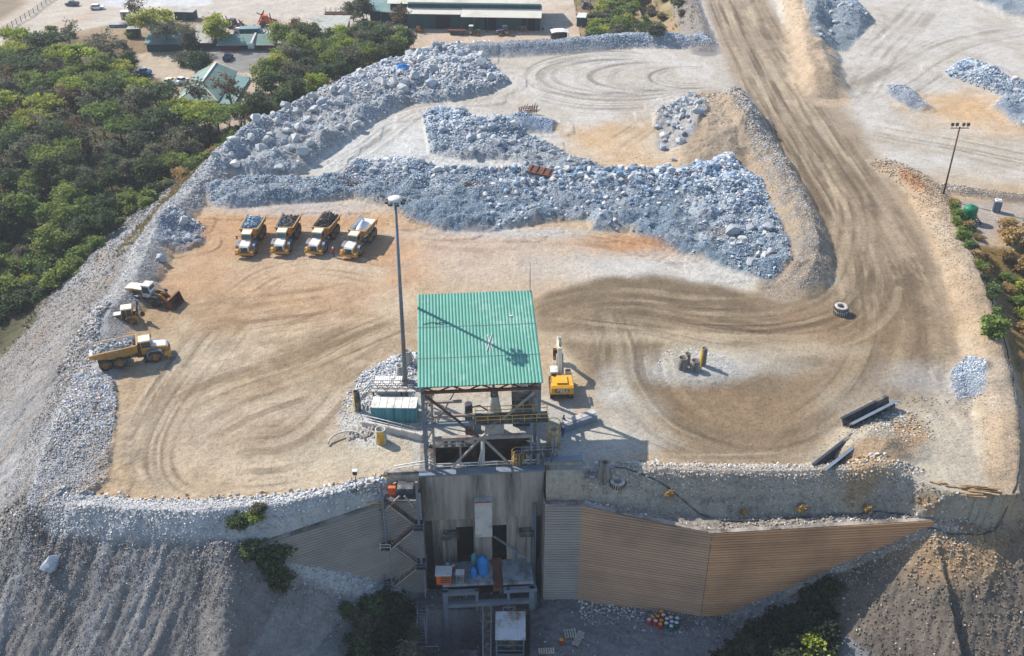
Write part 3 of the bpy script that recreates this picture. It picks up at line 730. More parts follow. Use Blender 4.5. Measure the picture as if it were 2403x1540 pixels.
for v, f in BSH:
    o = raw_mesh('boulder', v, f, M_BOULDER, smooth=False); BME.append(o.data); bpy.data.objects.remove(o)

cell = (np.gradient(GY)[:, None] * np.gradient(GX)[None, :]).astype(np.float64)
def sample(mask, n, seed):
    rg = np.random.default_rng(seed); p = (mask * cell).ravel(); p = p / p.sum()
    k = rg.choice(p.size, n, p=p); j, i = np.divmod(k, nx)
    return GX[i] + (rg.random(n) - .5) * np.gradient(GX)[i], GY[j] + (rg.random(n) - .5) * np.gradient(GY)[j]
def hm(k, lo=-0.5): return (HEAP[k][0] > lo) * 1.0

# ---- boulders one can tell apart: the 300 that show largest
def boulder(x, y, s, rg, label, group, sink=0.25):
    o = bpy.data.objects.new('boulder', BME[rg.integers(len(BME))]); COL.objects.link(o)
    o.location = (x, y, H1(x, y) + s * 0.5 * (0.62 - sink)); o.scale = (s / 2, s / 2 * rg.uniform(.8, 1.1), s / 2 * rg.uniform(.75, 1.05))
    o.rotation_euler = (rg.uniform(-.35, .35), rg.uniform(-.35, .35), rg.uniform(0, 6.28))
    tag(o, label, 'boulder', group)
PLACED = []
def boulders(key, n, s0, s1, seed, where, group, mask=None, gap=0.55):
    rg = np.random.default_rng(seed); x, y = sample(hm(key, 0.2) if mask is None else mask, n * 12, seed)
    k = 0
    for a, b in zip(x, y):
        s = s0 + (s1 - s0) * rg.random() ** 1.6
        if any(abs(a - p) < (s + r) * gap and abs(b - q) < (s + r) * gap and math.hypot(a - p, b - q) < (s + r) * gap * 0.8 for p, q, r in PLACED): continue
        size = 'large' if s > s0 + 0.55 * (s1 - s0) else 'middle-sized'
        PLACED.append((a, b, s)); boulder(a, b, s, rg, f'{size} {where(a, b)}', group)
        k += 1
        if k == n: break
def wA(x, y):
    t = 'far' if y > 238 else ('middle' if y > 212 else 'near')
    return f'pale boulder in the {t} stretch of the long bank beside the woodland'
boulders('A', 126, 1.6, 3.8, 1, wA, 'boulders of the long bank')
boulders('B', 56, 1.3, 3.0, 2, lambda x, y: 'grey boulder of the middle heap on the upper pad, ' + ('its top end' if y > 222 else 'its lower end'), 'boulders of the middle heap')
boulders('D', 34, 1.5, 3.0, 3, lambda x, y: 'pale boulder piled against the tan mound by the haul road', 'boulders by the tan mound')
mC = hm('C', 0.5) * (sstep(0, 1, polysd(W([(1700, 560), (1760, 545), (1850, 570), (1850, 650), (1800, 665), (1700, 635)]), X, Y, 10)))
boulders('C', 14, 1.3, 3.2, 4, lambda x, y: 'pale boulder at the right-hand tip of the rubble field beside the road', 'boulders at the rubble tip', mC)
mC2 = hm('C', 0.5) * sstep(0, 1, polysd(W([(820, 380), (1210, 400), (1100, 440), (820, 430)]), X, Y, 10))
boulders('C', 24, 1.2, 2.6, 5, lambda x, y: 'pale boulder along the upper edge of the rubble field, left of its middle', 'boulders on the rubble field edge', mC2)
boulders('E', 22, 1.4, 3.0, 6, lambda x, y: 'grey boulder of the tall heap right of the haul road', 'boulders of the tall heap')
boulders('F', 14, 1.3, 3.0, 7, lambda x, y: 'pale boulder of the curving heap at the right edge', 'boulders of the curving heap')
boulders('J', 8, 1.2, 2.6, 8, lambda x, y: 'pale boulder of the little pile at the left berm by the trucks', 'boulders of the little pile')
_rg = np.random.default_rng(5)
for (u, v, s_, lab) in ((378, 612, 2.2, 'lone pale flat boulder lying on the tan pad near the left berm'), (120, 1330, 2.8, 'big rounded brown boulder stuck in the lower left slope'),
        (1580, 377, 1.4, 'lone small boulder just below the pale heap by the tan mound')):
    gx, gy, gz = ground(u, v); boulder(gx, gy, s_, _rg, lab, None)

# ---- the uncounted rest, one mesh each
def merge(name, shapes, xs_, ys_, sz, cols, seed, mt, lift=0.12, flat=(0.7, 1.1)):
    rg = np.random.default_rng(seed); n = len(xs_); z = hz(xs_, ys_); V = []; F = []; CC = []; off = 0
    k = rg.integers(len(shapes), size=n)
    for t, (v, f) in enumerate(shapes):
        m = k == t; q = m.sum()
        if not q: continue
        a = rg.uniform(0, 6.28, q); b = rg.normal(0, .5, q); s = sz[m] * 0.5
        ca, sa, cb, sb = np.cos(a), np.sin(a), np.cos(b), np.sin(b)
        x, y, zz = v[:, 0][None], v[:, 1][None] * rg.uniform(.8, 1.1, (q, 1)), v[:, 2][None] * rg.uniform(*flat, (q, 1))
        y2 = y * cb[:, None] - zz * sb[:, None]; z2 = y * sb[:, None] + zz * cb[:, None]
        x3 = x * ca[:, None] - y2 * sa[:, None]; y3 = x * sa[:, None] + y2 * ca[:, None]
        P = np.stack([x3 * s[:, None] + xs_[m][:, None], y3 * s[:, None] + ys_[m][:, None], z2 * s[:, None] + (z[m] + s * lift * 2)[:, None]], 2)
        V.append(P.reshape(-1, 3)); F.append((f[None] + (np.arange(q) * len(v) + off)[:, None, None]).reshape(-1, 3)); off += q * len(v)
        CC.append(np.repeat(np.concatenate([cols[m], np.ones((q, 1))], 1), len(v), 0))
    return raw_mesh(name, np.concatenate(V), np.concatenate(F), mt, np.concatenate(CC), smooth=False)
BX, BY, BS, BC = [], [], [], []
def strew(mask, n, s0, s1, cols, seed, pw=2.2, loc=0.0):
    rg = np.random.default_rng(seed); x, y = sample(mask, n, seed)
    BX.append(x); BY.append(y); BS.append(s0 + (s1 - s0) * rg.random(n) ** pw)
    c = np.array([lin(q, .9) for q in cols])[rg.integers(len(cols), size=n)] * rg.uniform(.78, 1.15, (n, 1))
    if loc:
        gi = np.clip(np.searchsorted(GX, x), 0, nx - 1); gj = np.clip(np.searchsorted(GY, y), 0, ny - 1); lc = CO[gj, gi] * rg.uniform(.75, 1.45, (n, 1)); u_ = rg.random((n, 1)) < loc; c = np.where(u_, lc, c)
    BC.append(c)
grey = [(196, 198, 200), (176, 182, 188), (208, 204, 196), (160, 168, 178)]
blue = [(140, 162, 180), (168, 182, 194), (116, 142, 166), (194, 200, 204), (152, 168, 182)]
tan = [(196, 178, 152), (180, 160, 134), (208, 194, 172), (170, 160, 148)]
brown = [(168, 154, 138), (186, 176, 164), (140, 128, 116), (204, 200, 194), (176, 158, 138)]
white = [(226, 226, 226), (208, 210, 212), (190, 196, 204)]
strew(hm('A'), 5200, 0.4, 1.5, grey, 21, 1.6); strew(hm('B'), 3000, 0.35, 1.3, grey + blue, 22, 1.7)
mCx = hm('C'); frontC = sstep(-2, -14, -HEAP['C'][0])
strew(mCx, 17000, 0.25, 0.85, blue + [(206, 208, 206), (150, 138, 124), (178, 184, 190)], 23, 2.0); strew(mCx * sstep(190, 205, Y), 3000, 0.4, 1.4, grey, 24, 2.0); strew(mCx * (X > 36), 2600, 0.4, 1.3, grey + blue, 25, 2)
for k, n, s1, c in (('D', 700, 1.0, grey), ('E', 9000, 2.0, grey + blue), ('F', 3800, 1.5, blue + grey), ('G', 5000, 1.9, grey + blue), ('H', 500, .9, blue), ('I', 5200, .95, grey + brown + [(150, 164, 178)]), ('J', 350, .8, grey), ('K', 700, .5, white + blue), ('M', 300, .7, grey)):
    strew(hm(k), n, 0.25, s1, c, 30 + ord(k))
def rm(k, w): return sstep(w, w * .3, RID[k])
strew(rm('left', 5.5), 4200, .25, .9, grey, 61); strew(rm('top', 5), 4200, .3, 1.1, grey + blue, 62)
strew(rm('mid', 4.2), 4600, .25, .8, grey + tan, 63); strew(rm('mound', 9), 1500, .25, .7, tan, 64)
strew(rm('right', 4.5), 3600, .18, .6, tan, 65, 2.6, .7); strew(rm('bank', 7), 1600, .25, .7, tan, 66); strew(rm('roadtop', 4.5), 1500, .3, .9, brown, 67)
strew(rm('front', 2.6), 2000, .15, .85, white + tan, 68, 2.6, .65); strew(rm('tank', 2.8), 700, .2, .6, brown, 69); strew(rm('rim', 3.6), 2400, .15, .95, grey + white, 70, 2.8, .55); strew(rm('heap', 5.5), 1200, .15, .6, tan + white, 71, 2.4, .6)
strew(((sd > 1.5) & (Y < 205) & (slab < .5) & (X < 66)) * 1.0, 16000, .07, .26, tan, 85, 2.6, 1.0)
strew(mCx * (X > -5), 420, .9, 2.2, grey + blue, 86, 2.0); strew(mCx * (Y > 195), 450, .9, 2.2, grey, 87, 1.8)
slopeA = ((sd < 0) & (X < -45) & (Y > 96) & (Y < 240) & (Z > Zlow + 1)) * 1.0
strew(((sd < -.1) & (X > -62) & (X < -13) & (Y > 90) & (dw < 0)) * 1.0, 4500, .15, .7, grey + white, 83, 2.4, .5)
strew(((sd > -5) & (sd < 1.2) & (X < -57) & (Y < 140)) * 1.0, 4200, .2, .9, grey + brown, 84, 2.4, .5)
strew(slopeA, 15000, .18, 1.25, grey + brown, 72, 3.2, .7)
fl = ((sd < 0) & (X < -14) & (Y < 99) & (Z > -19)) * (0.25 + 1.5 * sstep(.5, .38, fbm(X * 0.10 + Y * 0.06, Y * 0.05, 3, 2)))
strew(fl, 24000, .14, .62, brown + grey, 73, 2.6, .88)
fr_ = ((sd < 0) & (X > 26) & (X < 75) & (Y < 100)) * 1.0
strew(fr_, 14000, .13, .6, brown + tan, 74, 2.8, .96)
strew(((sd < -.2) & (X > 9) & (X < 55) & (Y > 96.5) & (Y < 103) & (dw < -.5)) * 1.0, 3000, .15, .6, brown + tan, 82, 2.2, .7)
strew(((dw < 4.5) & (dw > -.5) & (X > 9) & (X < 58) & (sd < 0) & (Y > 92)) * 1.0, 2200, .15, .6, white + tan + brown, 75, 2.2)
strew(pitm * 1.0, 1200, .12, .4, grey, 76); strew((sk > -1.5) * (slab < .5), 1500, .2, .8, white + grey, 77, 1.8)
strew((isl > -3) * 1.0, 260, .15, .4, white, 78)
strew(((sd > 2) & (Y < 270)) * (0.15 + (X < -40) + (p2 > .6)), 1500, .12, .38, tan + white, 79, 2.5)
strew(((sd > 0) & (X > 50) & (Y < 118) & (X < 66)) * 1.0, 500, .15, .4, tan + white, 80, 2.2, .5)
ax_, ay_, as_, ac_ = np.concatenate(BX), np.concatenate(BY), np.concatenate(BS), np.concatenate(BC)
big = as_ > 0.95
tag(merge('boulders', BSH[:6], ax_[big], ay_[big], as_[big], ac_[big], 3, M_STONE), 'countless smaller blocks filling the rock heaps between the big boulders', 'rocks', kind='stuff')
tag(merge('loose_stones', SSH, ax_[~big], ay_[~big], as_[~big], ac_[~big], 4, M_STONE), 'broken stones strewn over heaps, windrows and slopes', 'stones', kind='stuff')
# ================================================================ materials for built things
C_ = lambda r, g, b, k=1.0: lin((r, g, b), k)
M = {}
M['concrete'] = mat('concrete', C_(172, 162, 150, .78), .9, var=.22, scale=.35, dirt=C_(84, 78, 72, .8), dirt_amt=.5, streak=True, bump=.3, bscale=3)
M['pale_concrete'] = mat('pale_concrete', C_(196, 192, 184, .8), .9, var=.2, scale=.8, dirt=C_(140, 134, 124, .8), dirt_amt=.3, bump=.3)
M['steel'] = mat('grey_steel', C_(122, 134, 146, .8), .55, .2, var=.25, scale=.8, dirt=C_(132, 98, 74), dirt_amt=.22)
M['dusty_steel'] = mat('dusty_steel', C_(164, 156, 148, .8), .7, .0, var=.25, scale=.8, dirt=C_(124, 84, 62), dirt_amt=.35)
M['rust'] = mat('rusty_steel', C_(112, 70, 52, .9), .85, var=.35, scale=1.5, dirt=C_(70, 48, 40), dirt_amt=.4)
M['dark_steel'] = mat('dark_steel', C_(70, 74, 80, .8), .6, .2, var=.3, scale=1.0, dirt=C_(140, 128, 112), dirt_amt=.3)
M['yellow_steel'] = mat('yellow_paint', C_(214, 166, 40, .9), .55, var=.2, scale=1.0, dirt=C_(130, 104, 64), dirt_amt=.25)
M['lining'] = mat('shaded_worn_lining', C_(58, 54, 50, .8), .9, var=.3, scale=.8, dirt=C_(96, 88, 78, .8), dirt_amt=.3)  # worn steel, darkened to carry the shade of the pocket
M['black'] = mat('shade_and_hair_black', C_(18, 18, 18), .9, var=.2)  # stands in for the unlit depth of openings; also hair
M['rubber'] = mat('rubber', C_(58, 56, 54), .9, var=.3, scale=2, dirt=C_(150, 132, 110, .7), dirt_amt=.35)
M['dusty_rubber'] = mat('dusty_rubber', C_(196, 188, 176, .8), .95, var=.2, scale=2, dirt=C_(96, 90, 84), dirt_amt=.35)
M['green_sheet'] = mat('green_roof_sheet', C_(78, 150, 130, .76), .55, var=.14, scale=.5, dirt=C_(134, 174, 160, .75), dirt_amt=.24, spec=.3, streak=False)
M['white'] = mat('white_paint', C_(226, 224, 218, .76), .55, var=.14, scale=1, dirt=C_(176, 164, 146, .75), dirt_amt=.35)
M['blue'] = mat('blue_plastic', C_(28, 120, 186, .9), .5, var=.15)
M['orange'] = mat('orange_paint', C_(214, 98, 40, .9), .55, var=.18, dirt=C_(120, 70, 44), dirt_amt=.25)
M['wood'] = mat('weathered_wood', C_(176, 146, 108, .75), .9, var=.3, scale=1.5, dirt=C_(110, 88, 66), dirt_amt=.3)
M['stage'] = mat('concrete_deck', C_(150, 158, 160, .8), .9, var=.25, scale=.8, dirt=C_(80, 80, 78), dirt_amt=.4)
M['red'] = mat('red_paint', C_(176, 40, 44, .9), .55, var=.2, dirt=C_(110, 50, 46), dirt_amt=.2)
M['teal'] = mat('teal_sheet', C_(96, 160, 160, .8), .6, var=.2, scale=.7, dirt=C_(40, 108, 130, .8), dirt_amt=.45, streak=True)
M['glass'] = mat('dark_glass', C_(34, 56, 66), .12, var=.1, spec=.6)

# retaining wall: horizontal ribs as real steps, tint varies by course
def wall_mat(name, c1, c2, dirt):
    m, nt, b = new_mat(name); tc = N(nt, 'ShaderNodeTexCoord')
    mp = N(nt, 'ShaderNodeMapping'); mp.inputs['Scale'].default_value = (.03, .03, 1.6); nt.links.new(tc.outputs['Object'], mp.inputs[0])
    n = N(nt, 'ShaderNodeTexNoise'); n.inputs['Scale'].default_value = 1.3; n.inputs['Detail'].default_value = 4; nt.links.new(mp.outputs[0], n.inputs['Vector'])
    n2 = N(nt, 'ShaderNodeTexNoise'); n2.inputs['Scale'].default_value = .16; n2.inputs['Detail'].default_value = 6; nt.links.new(tc.outputs['Object'], n2.inputs['Vector'])
    mx = N(nt, 'ShaderNodeMixRGB'); mx.inputs[1].default_value = (*c1, 1); mx.inputs[2].default_value = (*c2, 1)
    r = N(nt, 'ShaderNodeMapRange'); r.inputs[1].default_value = .35; r.inputs[2].default_value = .65; nt.links.new(n.outputs[0], r.inputs[0]); nt.links.new(r.outputs[0], mx.inputs[0])
    m2 = N(nt, 'ShaderNodeMixRGB'); m2.inputs[2].default_value = (*dirt, 1); r2 = N(nt, 'ShaderNodeMapRange'); r2.inputs[1].default_value = .45; r2.inputs[2].default_value = .7; r2.inputs[4].default_value = .6
    nt.links.new(n2.outputs[0], r2.inputs[0]); nt.links.new(r2.outputs[0], m2.inputs[0]); nt.links.new(mx.outputs[0], m2.inputs[1])
    nt.links.new(m2.outputs[0], b.inputs['Base Color']); b.inputs['Roughness'].default_value = .9; b.inputs['Specular IOR Level'].default_value = .15
    return m
M['wall_tan'] = wall_mat('ribbed_tan_wall', C_(206, 156, 114, .82), C_(190, 142, 104, .82), C_(150, 112, 84, .8))
M['wall_mix'] = wall_mat('ribbed_buff_wall', C_(194, 156, 124, .8), C_(180, 144, 116, .8), C_(140, 120, 104, .8))
M['wall_grey'] = wall_mat('ribbed_grey_wall', C_(164, 154, 144, .8), C_(154, 146, 138, .8), C_(124, 118, 112, .8))

def ribbed_wall(name, p0, p1, top0, top1, bot, mt, label, step=0.44, parent=None):
    """wall of facing strips stacked one on another, front towards -Y"""
    m = MB(); d = Vector((p1[0] - p0[0], p1[1] - p0[1], 0)); L = d.length; d.normalize(); nrm = Vector((d.y, -d.x, 0))
    n = 24; vs = []; rows = []
    hi = max(top0, top1); k = int((hi - bot) / step) + 1
    zs = []
    for i in range(k):
        z0 = bot + i * step
        zs += [(z0, 0.0), (z0 + step * .26, .22), (z0 + step * .90, .17), (z0 + step * .999, 0.0)]
    for z, o in zs:
        row = []
        for j in range(n + 1):
            t = j / n; zt = top0 + (top1 - top0) * t; q = Vector((p0[0], p0[1], 0)) + d * (L * t) + nrm * o
            row.append((q.x, q.y, min(z, zt)))
        rows.append(row)
    V = [p for r in rows for p in r]
    F = [(a * (n + 1) + j, a * (n + 1) + j + 1, (a + 1) * (n + 1) + j + 1, (a + 1) * (n + 1) + j) for a in range(len(rows) - 1) for j in range(n)]
    m.add(V, F)
    o = m.build('facing' if parent else name, mt, parent)
    c = MB(); a = Vector((p0[0], p0[1], 0)) - nrm * .22; b = Vector((p1[0], p1[1], 0)) - nrm * .22
    c.bar((a.x, a.y, top0 + .04), (b.x, b.y, top1 + .04), .62, .12)
    c.build('coping', M['concrete'], o)
    return tag(o, label, 'retaining wall')
ribbed_wall('retaining_wall', WL0, WL1, -3.3, -2.3, -22, M['wall_grey'], 'grey ribbed retaining wall left of the crusher building, behind the steel stairs')
ribbed_wall('retaining_wall', WR[0], WR[1], -2.9, -3.0, -22, M['wall_grey'], 'narrow grey ribbed wall panel just right of the crusher building, with pipes at its edge')
ribbed_wall('retaining_wall', WR[1], WR[2], -3.0, -4.2, -22, M['wall_mix'], 'middle ribbed retaining wall panel, grey turning tan, above the coloured drums')
ribbed_wall('retaining_wall', WR[2], WR[3], -4.2, -3.8, -22, M['wall_tan'], 'tan ribbed retaining wall on the right tapering away into the dirt slope')

# ================================================================ crusher building
cb = empty('crusher_building', (-11.6, 101, -15.3), R(4), 'tall weathered concrete crusher building under the green roof, two dark doorways below', 'crusher building')
def at_(o, *a): return o
def P(m, name, mt, par):
    o = m.build(name, mt); o.parent = par; o.matrix_parent_inverse = Matrix.Translation(-Vector(par.location)); return o
b = MB(); b.b2(-11.6, 4.1, 101.0, 101.9, -7.4, .15); b.b2(-11.6, -10.3, 101.9, 108, -7, .1); b.b2(3.2, 4.1, 101.9, 108, -7, .1); b.b2(3.9, 4.1, 98.4, 101.0, -20, -2.9)
b.b2(-10.4, -7.3, 101.25, 101.9, -17, -7.4); b.b2(-5.05, -2.6, 101.25, 101.9, -17, -7.4); b.b2(-.65, 2.9, 101.25, 101.9, -17, -7.4)
b.b2(-7.3, -5.05, 101.25, 101.9, -9.0, -7.4); b.b2(-2.6, -.65, 101.25, 101.9, -9.0, -7.4)
P(b, 'front_wall', M['concrete'], cb)
b = MB(); b.b2(-11.75, 4.2, 100.85, 102.0, .15, .42); P(b, 'parapet', M['steel'], cb)
b = MB(); b.b2(-4.85, -2.62, 99.9, 101.0, -9.7, -3.8); P(b, 'chute_housing', M['pale_concrete'], cb)
b = MB(); b.b2(-4.8, -2.7, 99.85, 99.9, -3.75, -3.6); P(b, 'red_strip', M['red'], cb)
b = MB(); b.b2(-7.3, -5.05, 102.6, 102.7, -15.4, -9.0); b.b2(-7.4, -7.3, 101.9, 102.7, -15.4, -9); b.b2(-5.05, -4.95, 101.9, 102.7, -15.4, -9); P(b, 'doorway', M['black'], cb)  # black panels painted as the unlit room behind each doorway
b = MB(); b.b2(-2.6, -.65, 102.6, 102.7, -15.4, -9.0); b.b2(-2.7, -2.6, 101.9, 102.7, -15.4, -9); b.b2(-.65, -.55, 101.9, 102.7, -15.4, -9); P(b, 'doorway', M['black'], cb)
b = MB(); b.b2(4.15, 9.0, 101.9, 102.7, -4.5, .75); P(b, 'wing_wall', M['concrete'], cb)
b = MB(); b.b2(4.1, 9.1, 101.75, 102.85, .75, .98); P(b, 'wing_cap', M['steel'], cb)
b = MB(); b.b2(-16.2, -11.65, 101.8, 102.5, -6, .35); P(b, 'wing_wall', M['concrete'], cb)
b = MB(); b.b2(-9.4, -2.7, 97.2, 101.25, -15.75, -15.3); P(b, 'loading_deck', M['stage'], cb)
b = MB(); b.b2(-1.4, 2.6, 97.0, 101.25, -15.75, -15.3); P(b, 'loading_deck', M['stage'], cb)
b = MB(); b.add([(-2.7, 97.2, -16.4), (-1.4, 97.2, -16.4), (-1.4, 101.2, -14.9), (-2.7, 101.2, -14.9), (-2.7, 97.2, -17), (-1.4, 97.2, -17), (-1.4, 101.2, -15.5), (-2.7, 101.2, -15.5)],
     [(0, 1, 2, 3), (7, 6, 5, 4), (0, 4, 5, 1), (1, 5, 6, 2), (2, 6, 7, 3), (3, 7, 4, 0)]); P(b, 'chute', M['rust'], cb)
for px in (2.72, 2.92, 3.12):
    b = MB(); b.tube([(px, 100.7, -5), (px, 100.6, -15), (px - .1, 99.8, -17), (px - .2, 96.5, -18.2), (px - .25, 96.5, -21)], .075); P(b, 'pipe', M['steel'], cb)
b = MB()
for x0, x1 in ((4.3, 4.45), (4.6, 4.75)): b.b2(x0, x1, 101.3, 101.5, -8, .6)
P(b, 'pipe_rack', M['rust'], cb)
for (xa, za, w_) in ((-9.0, -9.4, 2.0), (1.0, -9.6, 1.8)):
    b = MB(); b.b2(xa, xa + w_, 100.3, 101.25, za - .9, za); P(b, 'bracket_hood', M['dark_steel'], cb)
for xa in (-9.2, 2.0):
    b = MB(); b.b2(xa, xa + .55, 100.5, 101.25, -15.3, -10.6); P(b, 'pilaster', M['concrete'], cb)
b = MB(); b.bar((-2.4, 100.9, -10.6), (1.9, 99.6, -13.6), .22); b.bar((.1, 100.3, -12.2), (.1, 100.3, -15.3), .18); P(b, 'brace', M['steel'], cb)
# parapet pipes and rail along the edge of the pocket
b = MB()
rail = [(-14.8, 101.9, 1.3), (-11.2, 102.3, 1.5), (-10.2, 102.4, 1.5), (-9.4, 102.3, .95), (3.6, 102.3, .95)]
b.tube(rail, .09); b.tube([(p[0], p[1] - .05, p[2] - .4) for p in rail], .07)
for x in np.arange(-14.4, 3.7, 1.8): b.cyl((x, 102.3, .2), (x, 102.3, 1.0 if x > -9 else 1.4), .04, n=5)
P(b, 'handrail', M['white'], cb)
# dump pocket lining: worn sides, the pocket's shade put into their dark colour
b = MB(); b.b2(-10.3, -9.7, 102.0, 107.9, -6.5, .05); b.b2(2.1, 3.2, 102.0, 107.9, -6.5, .05); b.b2(-10.3, 3.2, 107.5, 108.0, -6.5, .05); P(b, 'pocket_lining', M['lining'], cb)

# ---- lower loading frame
lf = empty('loading_frame', (-11.6, 101, -20), R(4), 'grey steel portal frame standing in front of the loading deck, below the two doorways', 'steel frame')
b = MB(); b.b2(-9.4, -8.75, 96.3, 96.95, -27, -15.75); P(b, 'column', M['steel'], lf)
b = MB(); b.b2(2.0, 2.65, 96.2, 96.85, -27, -15.75); P(b, 'column', M['steel'], lf)
for x in (-5.1, -.95):
    b = MB(); b.b2(x, x + .35, 96.2, 96.6, -19.5, -15.75); P(b, 'column', M['steel'], lf)
b = MB(); b.b2(-9.4, -4.7, 96.1, 96.7, -16.3, -15.75); P(b, 'beam', M['steel'], lf)
b = MB(); b.b2(-1.4, 3.0, 96.1, 96.7, -16.3, -15.75); P(b, 'beam', M['steel'], lf)
b = MB(); b.b2(-8.75, 2.0, 95.9, 96.5, -18.3, -17.7); P(b, 'beam', M['steel'], lf)
b = MB()
for x0 in (-4.5, -1.5):
    z0, z1, y0 = -21.2, -18.6, 95.8
    for p, q in (((x0, z0), (x0 + 1.6, z0)), ((x0, z1), (x0 + 1.6, z1)), ((x0, z0), (x0, z1)), ((x0 + 1.6, z0), (x0 + 1.6, z1)), ((x0, z0), (x0 + 1.6, z1))): b.bar((p[0], y0, p[1]), (q[0], y0, q[1]), .12)
P(b, 'lattice', M['dusty_steel'], lf)
cv = empty('belt_conveyor', (-3.3, 96, -18), 0, 'narrow belt conveyor running down from the portal frame towards the tunnel mouth', 'conveyor')
b = MB(); b.bar((-3.85, 96.6, -18.4), (-3.75, 90.5, -22.4), .16, .4); P(b, 'side_beam', M['steel'], cv)
b = MB(); b.bar((-2.75, 96.6, -18.4), (-2.75, 90.5, -22.4), .16, .4); P(b, 'side_beam', M['steel'], cv)
b = MB(); b.bar((-3.3, 96.6, -18.3), (-3.25, 90.3, -22.4), .9, .08); P(b, 'belt', M['rubber'], cv)
b = MB()
for y in (95, 93, 91.5): z = -18.4 + (96.6 - y) * -.656; b.bar((-3.8, y, z), (-3.8, y, -25.6), .12); b.bar((-2.75, y, z), (-2.75, y, -25.6), .12)
P(b, 'trestle', M['steel'], cv)
tn = empty('tunnel_mouth', (-4, 89.5, -25), 0, 'black square tunnel mouth at the bottom of the pit under the conveyor', 'tunnel')
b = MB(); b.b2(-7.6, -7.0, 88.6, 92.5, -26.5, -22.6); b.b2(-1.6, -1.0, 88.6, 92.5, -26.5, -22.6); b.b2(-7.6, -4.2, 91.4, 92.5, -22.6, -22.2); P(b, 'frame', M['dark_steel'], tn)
b = MB(); b.b2(-7.0, -1.6, 90.6, 90.7, -26.5, -22.6); P(b, 'opening', M['black'], tn)  # black panel painted as the tunnel's unlit depth
# white roofed shed
sh = empty('control_shed', (-.4, 92.6, -22), 0, 'open shed with a pale corrugated roof beside the conveyor at the pit bottom', 'shed')
def corr(m, x0, x1, y0, z0, y1, z1, pitch=.35, amp=.05, th=.04):
    xs = np.arange(x0, x1 + 1e-6, pitch / 4); V = []; F = []
    pr = [0, .7, 1, .7]
    for s_, dz in ((0, 0), (1, -th)):
        for i, x in enumerate(xs):
            h = amp * pr[i % 4]; V += [(x, y0, z0 + h + dz), (x, y1, z1 + h + dz)]
    n = len(xs)
    for i in range(n - 1): F += [(2 * i, 2 * i + 2, 2 * i + 3, 2 * i + 1), (2 * n + 2 * i + 1, 2 * n + 2 * i + 3, 2 * n + 2 * i + 2, 2 * n + 2 * i)]
    F += [(0, 1, 2 * n + 1, 2 * n), (2 * n - 2, 4 * n - 2, 4 * n - 1, 2 * n - 1)]
    return m.add(V, F)
M['shed_roof'] = mat('pale_roof_sheet', C_(206, 208, 208, .8), .6, var=.1, scale=.6, dirt=C_(128, 104, 78), dirt_amt=.42)
b = MB(); corr(b, -2.15, 1.75, 90.6, -18.1, 95.1, -17.8, .3, .04); P(b, 'roof', M['shed_roof'], sh)
for x, y in ((-2.0, 90.9), (1.5, 90.9), (-2.0, 94.8), (1.5, 94.8)):
    b = MB(); b.bar((x, y, -18.1), (x, y, -26), .16); P(b, 'post', M['steel'], sh)
b = MB()
for z in (-19.4, -20.4, -21.2): b.bar((-2.0, 90.9, z), (1.5, 90.9, z), .12)
b.b2(-1.9, 1.4, 91.0, 91.1, -24, -21.2); P(b, 'rail', M['steel'], sh)
b = MB(); b.b2(-1.8, 1.4, 92.0, 94.6, -24, -19.6); P(b, 'cabin', M['dark_steel'], sh)
# platform with ladder on the left
ls = empty('access_stair', (-11, 95.5, -20), 0, 'small steel stair with a railed landing at the left foot of the portal frame', 'stair')
b = MB()
for i in range(11): b.b2(-12.3, -11.2, 95.2 - i * .26, 95.46 - i * .26, -17.6 - i * .3, -17.5 - i * .3)
P(b, 'treads', M['dark_steel'], ls)
b = MB(); b.bar((-12.35, 95.5, -17.3), (-12.35, 92.4, -20.9), .08, .3); b.bar((-11.15, 95.5, -17.3), (-11.15, 92.4, -20.9), .08, .3); P(b, 'stringer', M['steel'], ls)
b = MB(); b.b2(-12.4, -9.5, 91.2, 92.5, -21.0, -20.85); P(b, 'landing', M['dark_steel'], ls)
b = MB(); b.tube([(-12.4, 91.25, -20), (-9.5, 91.25, -20), (-9.5, 92.4, -20)], .05)
for x in (-12.4, -11, -9.5): b.bar((x, 91.25, -20), (x, 91.25, -21), .06)
b.bar((-11.2, 92.5, -20.9), (-11.2, 92.5, -16), .12); P(b, 'handrail', M['steel'], ls)

# ---- things on the deck
oc = empty('orange_cabinet', (-8.9, 97.9, -15.3), 0, 'small orange cabinet with a pale roof standing on the left loading deck', 'cabinet')
b = MB(); b.b2(-1.0, .9, -.5, .9, 0, 1.75); b.build('body', M['orange'], oc)
b = MB(); b.b2(-1.15, 1.05, -.7, 1.05, 1.75, 1.9); b.build('roof', M['white'], oc)
b = MB()
for k in range(4): b.b2(-.45, .8, -.54, -.5, .3 + k * .36, .52 + k * .36)
b.build('louvre', M['rust'], oc)
sb = empty('switch_box', (-6.8, 98.1, -15.3), 0, 'pale grey switch box right beside the orange cabinet on the deck', 'cabinet')
b = MB(); b.b2(-.55, .5, -.4, .5, 0, 1.5); b.build('body', M['steel'], sb)
b = MB(); b.b2(-.6, .55, -.45, .55, 1.5, 1.58); b.build('lid', M['white'], sb)
b = MB(); b.b2(-.4, .35, -.43, -.4, .3, 1.2); b.build('door', M['dark_steel'], sb)
